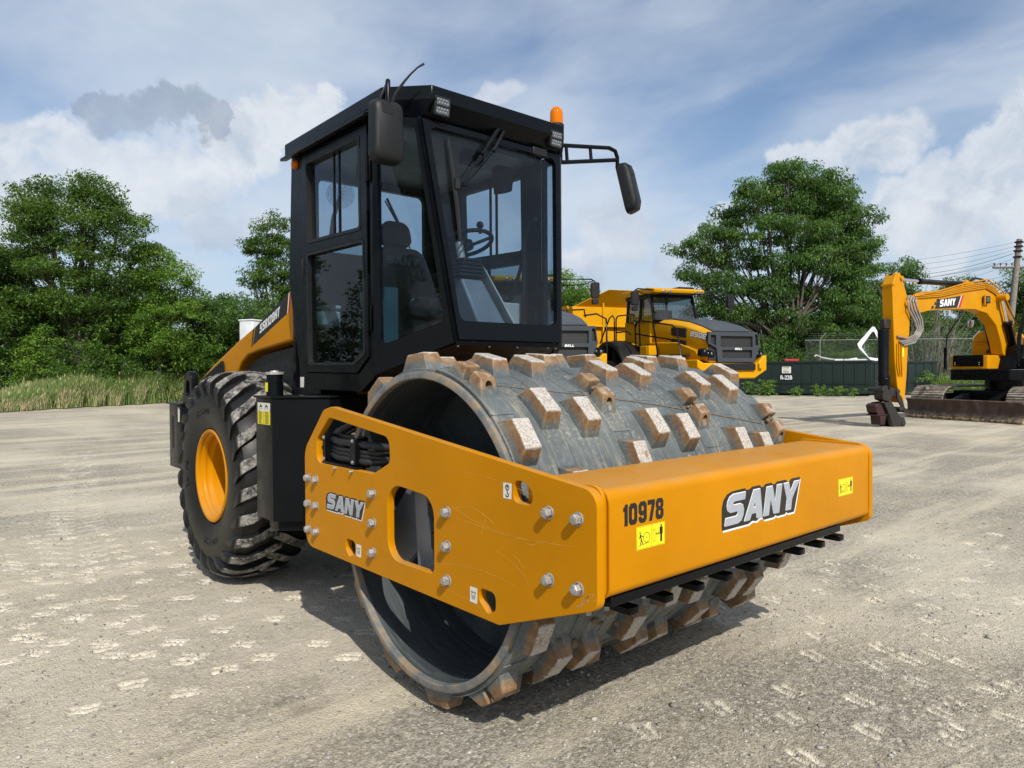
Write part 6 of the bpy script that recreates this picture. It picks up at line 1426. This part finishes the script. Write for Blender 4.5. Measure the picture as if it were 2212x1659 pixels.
def tree(name, loc, h, lobes_, kind='oak', dens=26, per=34, size=.17, seed=0, trunk_r=.28, droop=.15, label='', cat='tree', group=None, clump=.5, stems=1, lean=0.):
    rng = np.random.RandomState(seed); t = empty(name, tuple(loc))
    L = [(a*h, b*h, c*h, d*h, e*h, f*h) for a, b, c, d, e, f in lobes_]
    C_, tn = crown_centers(rng, L, dens); ok = C_[:, 2] > .12*h*0+.15; C_ = C_[ok]; tn = tn[ok]
    V, tt = leaves(rng, C_, np.full(len(C_), clump)*rng.uniform(.7, 1.4, len(C_)), per, size, droop, tone=tn)
    o = link('crown', leaf_mesh('crown', V, tt), LM[kind], t)
    m = MB()
    top = Vector((0, 0, 0))
    for s_ in range(stems):
        bx = rng.normal(0, .02*h*(stems > 1)); by = rng.normal(0, .02*h*(stems > 1)); mid = Vector((bx*2+lean*h*.2, by*2, h*.34))
        m.tube([(bx, by, -.1), (bx*1.3, by*1.3, h*.12), tuple(mid)], [trunk_r, trunk_r*.8, trunk_r*.6], 8)
        for (cx, cy, cz, rx, ry, rz) in L[s_::stems]:
            e = Vector((cx, cy, cz)); st_ = Vector((bx*1.6, by*1.6, h*rng.uniform(.16, .33))); q = st_.lerp(e, .5)+Vector((0, 0, -.04*h))
            m.tube([tuple(st_), tuple(q), tuple(e)], [trunk_r*.45, trunk_r*.3, trunk_r*.12], 6)
            for _ in range(5):
                dv = Vector(rng.normal(0, 1, 3)); dv.normalize(); e2 = e+Vector((dv.x*rx, dv.y*ry, dv.z*rz))*.8; m.tube([tuple(q.lerp(e, rng.uniform(.2, .9))), tuple(e2)], [trunk_r*.14, trunk_r*.04], 4, False)
    m.build('trunk', bark, t, 60)
    tag(t, label, cat, group); return t
def lobeset(rng, n, w, z0, z1, r0, r1, flat_=.8):
    out = []
    for i in range(n):
        a = rng.uniform(0, 6.28); k = math.sqrt(rng.uniform(0, 1)); z = rng.uniform(z0, z1); tap = 1-.45*((z-z0)/(z1-z0))**2
        r = rng.uniform(r0, r1); out.append((math.cos(a)*w*k*tap, math.sin(a)*w*k*tap*.8, z, r, r, r*flat_))
    return out
def T(px, f, dy=0): return bl((px-1106)/1527*f, f)
H_ = lambda y, f, px=1106: 1.6417+((808.3-.00548*px)-y)/1527*f
GT = 'trees along the back of the yard'; GS = 'shrubs along the back of the yard'
# screen-shaped crowns are described in the tree's own frame: x to the right, z up
def RT(t_): t_.rotation_euler = (0, 0, math.atan2(_r.y, _r.x)); return t_
side_src = [RT(tree('broadleaf_tree', T(168, 38), 12.5, [(-.155, .0, .90, .09, .10, .07), (-.20, 0, .80, .11, .12, .07), (-.10, -.03, .80, .09, .1, .06), (.05, 0, .92, .08, .1, .07), (.11, 0, .87, .09, .1, .07), (.06, -.05, .80, .11, .1, .06), (.19, 0, .76, .11, .11, .07), (.25, .03, .66, .09, .1, .06), (-.16, .0, .70, .11, .12, .05), (.0, 0, .70, .08, .1, .05), (.10, -.04, .65, .10, .1, .05), (-.24, .02, .60, .12, .12, .07), (-.10, -.05, .58, .11, .11, .05), (.04, 0, .54, .10, .12, .05), (.18, 0, .54, .12, .12, .06), (-.20, 0, .46, .13, .12, .07), (-.04, -.04, .44, .12, .12, .06), (.11, 0, .42, .13, .12, .06), (.0, .1, .34, .2, .14, .07), (-.2, .1, .32, .16, .14, .07), (.18, .05, .32, .14, .14, .06)],
   'oak', 30, 90, .165, 1, .34, label='tallest broad leafy tree on the left, its crown forked in two rounded tops', group=GT, clump=.62))]
side_src.append(RT(tree('broadleaf_tree', T(-25, 37), 10.6, lobeset(np.random.RandomState(2), 10, .24, .35, .86, .12, .18), 'oak', 26, 84, .165, 2, .3, label='dark leafy tree cut by the left edge of the photo', group=GT, clump=.6)))
side_src.append(RT(tree('broadleaf_tree', T(345, 39), 9.2, [(0, 0, .84, .13, .13, .12), (.07, 0, .72, .15, .15, .11), (-.10, 0, .66, .14, .14, .11), (.10, 0, .55, .16, .15, .1), (-.05, 0, .50, .18, .16, .1), (.02, 0, .36, .2, .18, .1)], 'light', 34, 80, .15, 3, .2, label='smaller bright green tree right of the tallest left tree', group=GT, clump=.5)))
RT(tree('broadleaf_tree', T(592, 50), 13.2, [(0, 0, .90, .08, .09, .07), (-.06, 0, .80, .10, .10, .07), (.08, 0, .78, .1, .1, .07), (0, 0, .66, .12, .12, .08), (-.10, 0, .62, .07, .08, .05), (.1, 0, .6, .1, .1, .07), (0, 0, .48, .13, .12, .09), (.0, 0, .32, .15, .14, .1)], 'oak', 26, 76, .19, 4, .24, label='dark tree rising just left of the cab', group=GT, clump=.55))
for k, (px, f, h, w, lab, kind) in enumerate(((460, 42, 7.4, .42, 'rounded mid-height tree between the bright tree and the dark tree by the cab', 'locust'), (535, 40, 6.9, .40, 'feathery low tree in front of the dark tree by the cab', 'locust'),
        (250, 46, 8.4, .5, 'dark tree behind the bright green one on the left', 'oak'), (40, 46, 7.6, .6, 'dark tree low behind the trunks at the far left', 'oak'), (140, 48, 7.6, .6, 'dark tree showing between the forked trunks', 'oak'), (910, 52, 11.4, .28, 'tree seen through the cab behind the seat', 'locust'), (1010, 60, 9.4, .4, 'low tree seen through the far cab window', 'oak'), (1225, 50, 9.3, .22, 'slim leafy tree just right of the cab', 'light'), (1290, 55, 7.4, .42, 'low tree above the left dump truck mirror', 'shrub'), (1385, 58, 7.0, .42, 'low tree behind the dump body', 'shrub'), (1140, 56, 8.2, .35, 'leafy tree seen through the right part of the cab', 'shrub'),
        (780, 50, 9.6, .35, 'tree hidden mostly behind the cab door', 'oak'))):
    RT(tree('broadleaf_tree', T(px, f), h, lobeset(np.random.RandomState(20+k), 10, w*.8, .25, .84, .14, .21), kind, 18, 66, .18, 30+k, .16, label=lab, group=GT, clump=.6))
# the big feathery tree on the right
rs = np.random.RandomState(7)
lob = [(.0, 0, .93, .07, .07, .04), (-.06, 0, .87, .09, .08, .05), (.08, 0, .86, .09, .08, .05), (.16, 0, .80, .09, .08, .05), (-.14, 0, .78, .10, .09, .05), (.02, 0, .78, .12, .11, .06), (-.22, 0, .70, .10, .09, .045), (-.08, 0, .68, .12, .11, .06), (.10, 0, .68, .13, .12, .06), (.22, 0, .70, .10, .09, .06), (-.30, 0, .60, .09, .08, .04), (-.18, 0, .58, .12, .11, .055), (.0, 0, .56, .13, .12, .06), (.17, 0, .56, .13, .12, .06), (.27, 0, .52, .09, .09, .07),
       (-.32, 0, .49, .08, .07, .035), (-.22, 0, .46, .11, .1, .05), (-.05, 0, .44, .14, .12, .06), (.12, 0, .42, .14, .12, .06), (.24, 0, .38, .12, .11, .07), (-.24, 0, .35, .11, .1, .05), (-.10, 0, .32, .14, .12, .06), (.08, 0, .28, .15, .13, .07), (.22, 0, .25, .14, .12, .07), (-.20, 0, .24, .12, .1, .05), (0, 0, .18, .18, .13, .07), (.15, 0, .13, .18, .13, .07), (-.16, 0, .12, .15, .12, .06)]
lob += [(.05, 0, .955, .10, .08, .04), (.13, 0, .90, .11, .09, .055), (-.14, 0, .85, .11, .09, .055), (.24, 0, .84, .10, .09, .055), (.31, 0, .74, .09, .09, .06), (.33, 0, .64, .08, .08, .06), (.33, 0, .53, .08, .08, .06), (.17, 0, .88, .08, .08, .05), (.25, 0, .79, .09, .08, .05), (.28, 0, .62, .09, .08, .06), (-.38, 0, .62, .08, .07, .035), (-.30, .05, .70, .07, .07, .035), (-.40, 0, .52, .06, .06, .03), (.27, 0, .44, .09, .09, .07), (-.34, 0, .38, .09, .08, .05)]
lob = [(a, b+rs.uniform(-.08, .08), c, d, e, f) for a, b, c, d, e, f in lob]
RT(tree('locust_tree', T(1690, 54), 17.6, lob, 'locust', 9.5, 150, .21, 8, .3, .55, label='tallest feathery green tree on the right, behind the dump truck cab', group=GT, clump=.85, stems=3))
RT(tree('locust_tree', T(1900, 56), 11.0, lobeset(np.random.RandomState(9), 12, .26, .2, .86, .11, .17), 'locust', 15, 100, .20, 9, .2, .45, label='smaller feathery tree right of the tallest one, above the dumpster', group=GT, clump=.75, stems=2))
for k, (px, f, h, w, lab, kind) in enumerate(((1985, 60, 8.8, .3, 'tree behind the excavator stick', 'oak'), (2075, 62, 10.2, .3, 'rounded tree behind the excavator boom', 'oak'), (2165, 58, 8.4, .34, 'tree between the boom and the utility pole', 'shrub'), (2235, 56, 10.6, .3, 'tree at the right edge behind the pole', 'shrub'), (1620, 58, 8.4, .4, 'dark tree low behind the dump truck cab', 'oak'), (1800, 58, 8.0, .45, 'dark low tree over the middle of the long dumpster', 'oak'))):
    RT(tree('broadleaf_tree', T(px, f), h, lobeset(np.random.RandomState(60+k), 10, w*.8, .22, .84, .14, .21), kind, 17, 66, .20, 70+k, .16, label=lab, group=GT, clump=.65))
for k, (r, f, src, rz) in enumerate(((-27, 20, 0, .4), (-31, 13, 2, 1.1), (-29, 6, 0, 2.0), (-33, -1, 1, 2.9), (-28, -7, 2, .2), (-30, -14, 0, 3.6), (-22, -20, 1, 1.9), (-36, 22, 1, 2.2))):
    c_ = copy_tree(side_src[src]); q = bl(r, f); c_.location = q; c_.rotation_euler = (0, 0, rz); c_.scale = (.85, .85, .8); tag(c_, 'leafy tree of the row left of the yard that the cab glass mirrors', 'tree', 'trees mirrored in the cab glass')
# shrub belt
SH = ((-30, 36.5, 4.3), (70, 36.5, 4.5), (150, 36.5, 3.9), (215, 38, 4.4), (300, 39, 4.2), (385, 41, 4.7), (455, 42, 4.8), (520, 42, 5.2), (590, 43, 5.6), (1230, 47, 4.4), (1330, 48, 4.4), (1440, 50, 5.2), (1530, 50, 5.2), (1650, 50.5, 4.6), (1760, 51, 4.4), (1850, 51.5, 4.6), (1950, 52, 4.8), (2040, 51, 4.6), (2120, 51, 4.4), (2200, 50, 4.6))
SL = ['low dark shrub at the left edge', 'leafy shrub under the tallest left tree', 'short shrub with a bare patch below the forked tree', 'rounded shrub right of the tall left trunk', 'spreading shrub below the bright green tree', 'pale green shrub above the tall grass', 'shrub left of the sloping engine hood', 'shrub touching the top of the engine hood', 'shrub left of the cab, above the hood', 'shrub behind the left dump truck mirror', 'shrub behind the left dump truck', 'shrub behind the dump body', 'dark shrub right behind the dump truck cab', 'shrub over the left end of the long dumpster', 'shrub behind the R-22B number', 'shrub left of the white door frame', 'shrub behind the excavator stick', 'shrub behind the nearest fence post', 'shrub behind the excavator boom cylinders', 'shrub at the right edge behind the excavator']
for k, (px, f, h) in enumerate(SH):
    RT(tree('shrub', T(px, f), h, lobeset(np.random.RandomState(90+k), 7, .42, .16, .72, .20, .30, .85), 'light' if k in (5, 1, 7) else 'shrub' if k % 2 else 'locust', 13, 56, .145, 120+k, .05, .15, label=SL[k], cat='shrub', group=GS, clump=.45))
for k, (px, f, h) in enumerate(((2010, 45.5, 1.9), (2060, 45.0, 2.2), (2110, 45.0, 1.8), (2180, 44.5, 2.0))):
    RT(tree('shrub', T(px, f), h, lobeset(np.random.RandomState(190+k), 6, .6, .15, .6, .28, .40, .8), 'light', 11, 44, .12, 220+k, .04, .1, label=('low bright shrub beside the right end of the dumpsters', 'bright shrub under the nearest fence post', 'low shrub left of the excavator tool box', 'low shrub seen under the excavator cab')[k], cat='shrub', group=GS, clump=.35))
rngu = np.random.RandomState(77)
def mass(name, segs, kind, label):
    Cs = []; 
    for (p0, p1, f0, f1, h0, h1, n) in segs:
        px = rngu.uniform(p0, p1, n); ff = rngu.uniform(f0, f1, n); r = (px-1106)/1527*ff
        hh = h0+(h1-h0)*(vnoise(px/60., ff/3., 91)+.5); z = rngu.rand(n)**.7*hh
        Cs.append(np.stack([CAMX+math.cos(YAW)*r+math.sin(YAW)*ff, CAMY-math.sin(YAW)*r+math.cos(YAW)*ff, z+.1], 1))
    C_ = np.concatenate(Cs); V, tt = leaves(rngu, C_, np.full(len(C_), .5), 26, .19, .15, tone=np.clip(rngu.normal(.42, .18, len(C_)), 0, 1))
    o = link(name, leaf_mesh(name, V, tt), LM[kind]); tag(o, label, 'undergrowth', kind='stuff')
mass('undergrowth', ((-160, 660, 38.5, 46, 2.2, 4.6, 2400),), 'shrub', 'tangled green undergrowth between the left trees and the tall grass')
mass('undergrowth', ((1180, 1700, 56, 64, 3.0, 6.0, 1500), (1600, 2320, 53, 60, 3.2, 6.0, 2300)), 'locust', 'dark undergrowth behind the dump trucks, dumpsters and fence')
C_ = np.concatenate([np.stack([*(lambda q: (q.x, q.y))(bl(-27-3*rngu.rand()-2*abs(math.sin(k*.01)), 24-.0165*k)), rngu.rand()**.7*(4.5+2*math.sin(k*.013))]).reshape(1, 3) for k in range(2400)])
V, tt = leaves(rngu, C_, np.full(len(C_), .6), 22, .24, .15, tone=np.clip(rngu.normal(.35, .18, len(C_)), 0, 1))
tag(link('undergrowth', leaf_mesh('undergrowth', V, tt), LM['oak']), 'leafy hedge along the left side of the yard, outside the photo', 'undergrowth', kind='stuff')
# bare dead brush
rng = np.random.RandomState(31)
def brush(px, f, h, n, lab):
    t = MB()
    for i in range(n):
        a = rng.uniform(0, 6.28); l = h*rng.uniform(.5, 1.05); d = Vector((math.cos(a)*rng.uniform(.1, .5), math.sin(a)*rng.uniform(.1, .5), 1)); d.normalize()
        p0 = Vector((rng.normal(0, .5), rng.normal(0, .5), 0)); p1 = p0+d*l*.5+Vector((rng.normal(0, .2), rng.normal(0, .2), 0)); p2 = p0+d*l+Vector((rng.normal(0, .5), rng.normal(0, .5), 0))
        t.tube([p0, p1, p2], [.05, .03, .012], 4, False)
        for _ in range(5):
            u = rng.uniform(.35, .95); q = p0.lerp(p2, u); e = q+Vector((rng.normal(0, .5), rng.normal(0, .5), rng.uniform(.1, 1.0)))*l*.16; t.tube([q, q.lerp(e, .5)+Vector((0, 0, .03)), e], [.016, .012, .006], 3, False)
    o = t.build('bare_brush', simple('dead_twig', (.16, .14, .12), .9), None, 0); o.location = T(px, f); tag(o, lab, 'brush', 'bare brush behind the fence'); return o
brush(1995, 50.5, 8.4, 26, 'bare grey branches reaching above the excavator stick'); brush(2050, 50, 5.0, 22, 'bare grey branches tangled under the excavator boom')

# grassy verge on the left with tall seeding grass
vg = []; rng = np.random.RandomState(12)
def verge_edge(px): return 29.6+ .0235*px if px < 640 else 44
m_, t, p, o = material('verge_soil'); c = pos(t)
t.put(p.inputs['Base Color'], t.ramp(t.noise(c, 1.1, 8, .7), [(.32, (.055, .075, .02)), (.5, (.12, .12, .045)), (.7, (.30, .235, .13))])); t.put(p.inputs['Roughness'], 1.0); t.put(p.inputs['Normal'], t.bump(t.noise(c, 8, 5), .8, .08))
v = []; f = []; cols_ = np.linspace(-260, 2500, 70); rows_ = np.linspace(0, 1, 12)
for i, px in enumerate(cols_):
    base = verge_edge(px) if px < 640 else 44+ (px-640)*.0022
    for j, w_ in enumerate(rows_):
        ff = base+(w_**1.4)*46; q = T(px, ff); jit = float(vnoise(np.array([q.x*.8]), np.array([q.y*.8]), 21)[0]); q = T(px, ff+jit*1.2); v.append((q.x, q.y, .0+.30*min(1, w_*1.1)+jit*.10*min(1, w_*4) - (.12 if j == 0 else 0)))
n_ = len(rows_)
for i in range(len(cols_)-1):
    for j in range(n_-1): f.append([i*n_+j, (i+1)*n_+j, (i+1)*n_+j+1, i*n_+j+1])
tag(MB().add(v, f).build('verge', m_, None, 60), kind='structure')
gm, t, p, o = material('grass_blade'); at = t.new('ShaderNodeAttribute', attribute_name='tone')
t.put(p.inputs['Base Color'], t.ramp(at.outputs['Fac'], [(.0, (.06, .13, .018)), (.4, (.13, .23, .04)), (.62, (.24, .29, .09)), (.8, (.40, .34, .18)), (1, (.50, .40, .25))])); t.put(p.inputs['Roughness'], .7)
N = 125000; px = rng.uniform(-120, 660, N); w_ = rng.rand(N)**1.3
keep = rng.rand(N) < np.clip(1.1-.35*(vnoise(px/40., w_*6, 33)+.5), 0, 1)*np.clip((w_-.10*(vnoise(px/23., px*0, 35)+.5))*14, 0, 1); px = px[keep]; w_ = w_[keep]; N = len(px)
ff = 29.6+.0235*px+.3+w_*6.5; r_ = (px-1106)/1527*ff
X = CAMX+math.cos(YAW)*r_+math.sin(YAW)*ff; Y = CAMY-math.sin(YAW)*r_+math.cos(YAW)*ff; Z = np.full(N, .02)
pat = vnoise(X*.55, Y*.55, 40)+.5; grow = np.clip(w_*6+.2, 0.2, 1)*np.clip((px+200)/420., .35, 1)
hgt = (.85+1.15*pat)*grow*rng.uniform(.6, 1.25, N); bend = rng.normal(0, .22, (N, 2))*hgt[:, None]
wd = rng.uniform(.006, .015, N); aa = rng.uniform(0, 6.28, N); s = np.stack([np.cos(aa), np.sin(aa)], 1)*wd[:, None]
b0 = np.stack([X, Y, Z], 1); mid = b0+np.concatenate([bend*.35, (hgt*.6)[:, None]], 1); hgt = hgt*1.0; top = b0+np.concatenate([bend, hgt[:, None]], 1)
sz = np.concatenate([s, np.zeros((N, 1))], 1)
V = np.stack([b0-sz, b0+sz, mid+sz*.9, mid-sz*.9], 1); V2 = np.stack([mid-sz*.9, mid+sz*.9, top+sz*.15, top-sz*.15], 1)
seed = rng.rand(N) < .055; tone = np.clip(.10+.34*pat+rng.normal(0, .10, N), 0, .62); lowd = ((w_ < .10) & (rng.rand(N) < .55)) | (rng.rand(N) < .10); tone[lowd] = rng.uniform(.6, 1, lowd.sum())
hd = np.where(seed)[0]; hh = top[hd]; hs = np.stack([s[hd, 0], s[hd, 1], np.zeros(len(hd))], 1)*1.6; V3 = np.stack([hh-hs*.4-np.array([0, 0, .14]), hh+hs-np.array([0, 0, .04]), hh+np.array([0, 0, .07]), hh-hs-np.array([0, 0, .04])], 1)
VV = np.concatenate([V, V2, V3]); tt = np.concatenate([np.repeat(tone, 4), np.repeat(np.clip(tone+.12, 0, 1), 4), np.repeat(rng.uniform(.72, 1, len(hd)), 4)])
tag(link('tall_grass', leaf_mesh('grass', VV, tt), gm), 'tall seeding grass and weeds along the left edge of the yard', 'grass', kind='stuff')
# weeds at the foot of the dumpster
WLB = ['bushy weed at the left end of the long dumpster', 'tallest weed, under the left part of the long dumpster', 'weed below the white notice on the dumpster', 'weed below and right of the R-22B number', 'small weed right beside the previous clump', 'weed near the middle of the long dumpster', 'weed close to the right corner of the long dumpster']
for k, (px, h, n) in enumerate(((1622, .9, 26), (1660, 1.0, 60), (1720, .62, 22), (1768, .72, 26), (1787, .5, 14), (1812, .66, 24), (1846, .52, 16))):
    r = np.random.RandomState(300+k); f = 46.2-(px-1630)/250*3.4-.9; t_ = empty('weed', tuple(T(px, f))); C_ = np.stack([r.normal(0, .28*h+.1, n), r.normal(0, .2, n), r.uniform(.1, h, n)], 1)
    V, tt = leaves(r, C_, np.full(n, .14), 14, .11, .2); link('foliage', leaf_mesh('weed', V, tt), LM['light'], t_)
    m = MB()
    for i in range(0, n, 3): m.tube([(C_[i, 0]*.3, C_[i, 1]*.3, 0), tuple(C_[i])], .012, 3, False)
    m.build('stem', LM['shrub'], t_, 0); tag(t_, WLB[k], 'weed', 'weeds along the foot of the dumpster')
# far wooded ridge
rid = MB(); pts = []
for i in range(60):
    px = -900+i*70; q = bl((px-1106)/1527*600, 600); pts.append((q.x, q.y, 12+10*math.sin(i*.35)+6*math.sin(i*.91)))
v = []; f = []
for i, (x, y, z) in enumerate(pts):
    d = Vector((x-CAMX, y-CAMY, 0)).normalized()*220; v += [(x, y, -2), (x+d.x*.4, y+d.y*.4, z), (x+d.x, y+d.y, z*.9)]
    if i: f += [[3*i-3, 3*i, 3*i+1, 3*i-2], [3*i-2, 3*i+1, 3*i+2, 3*i-1]]
tag(rid.add(v, f).build('hills', simple('far_woods', (.035, .06, .045), 1, vscale=.02), None, 60), kind='structure')
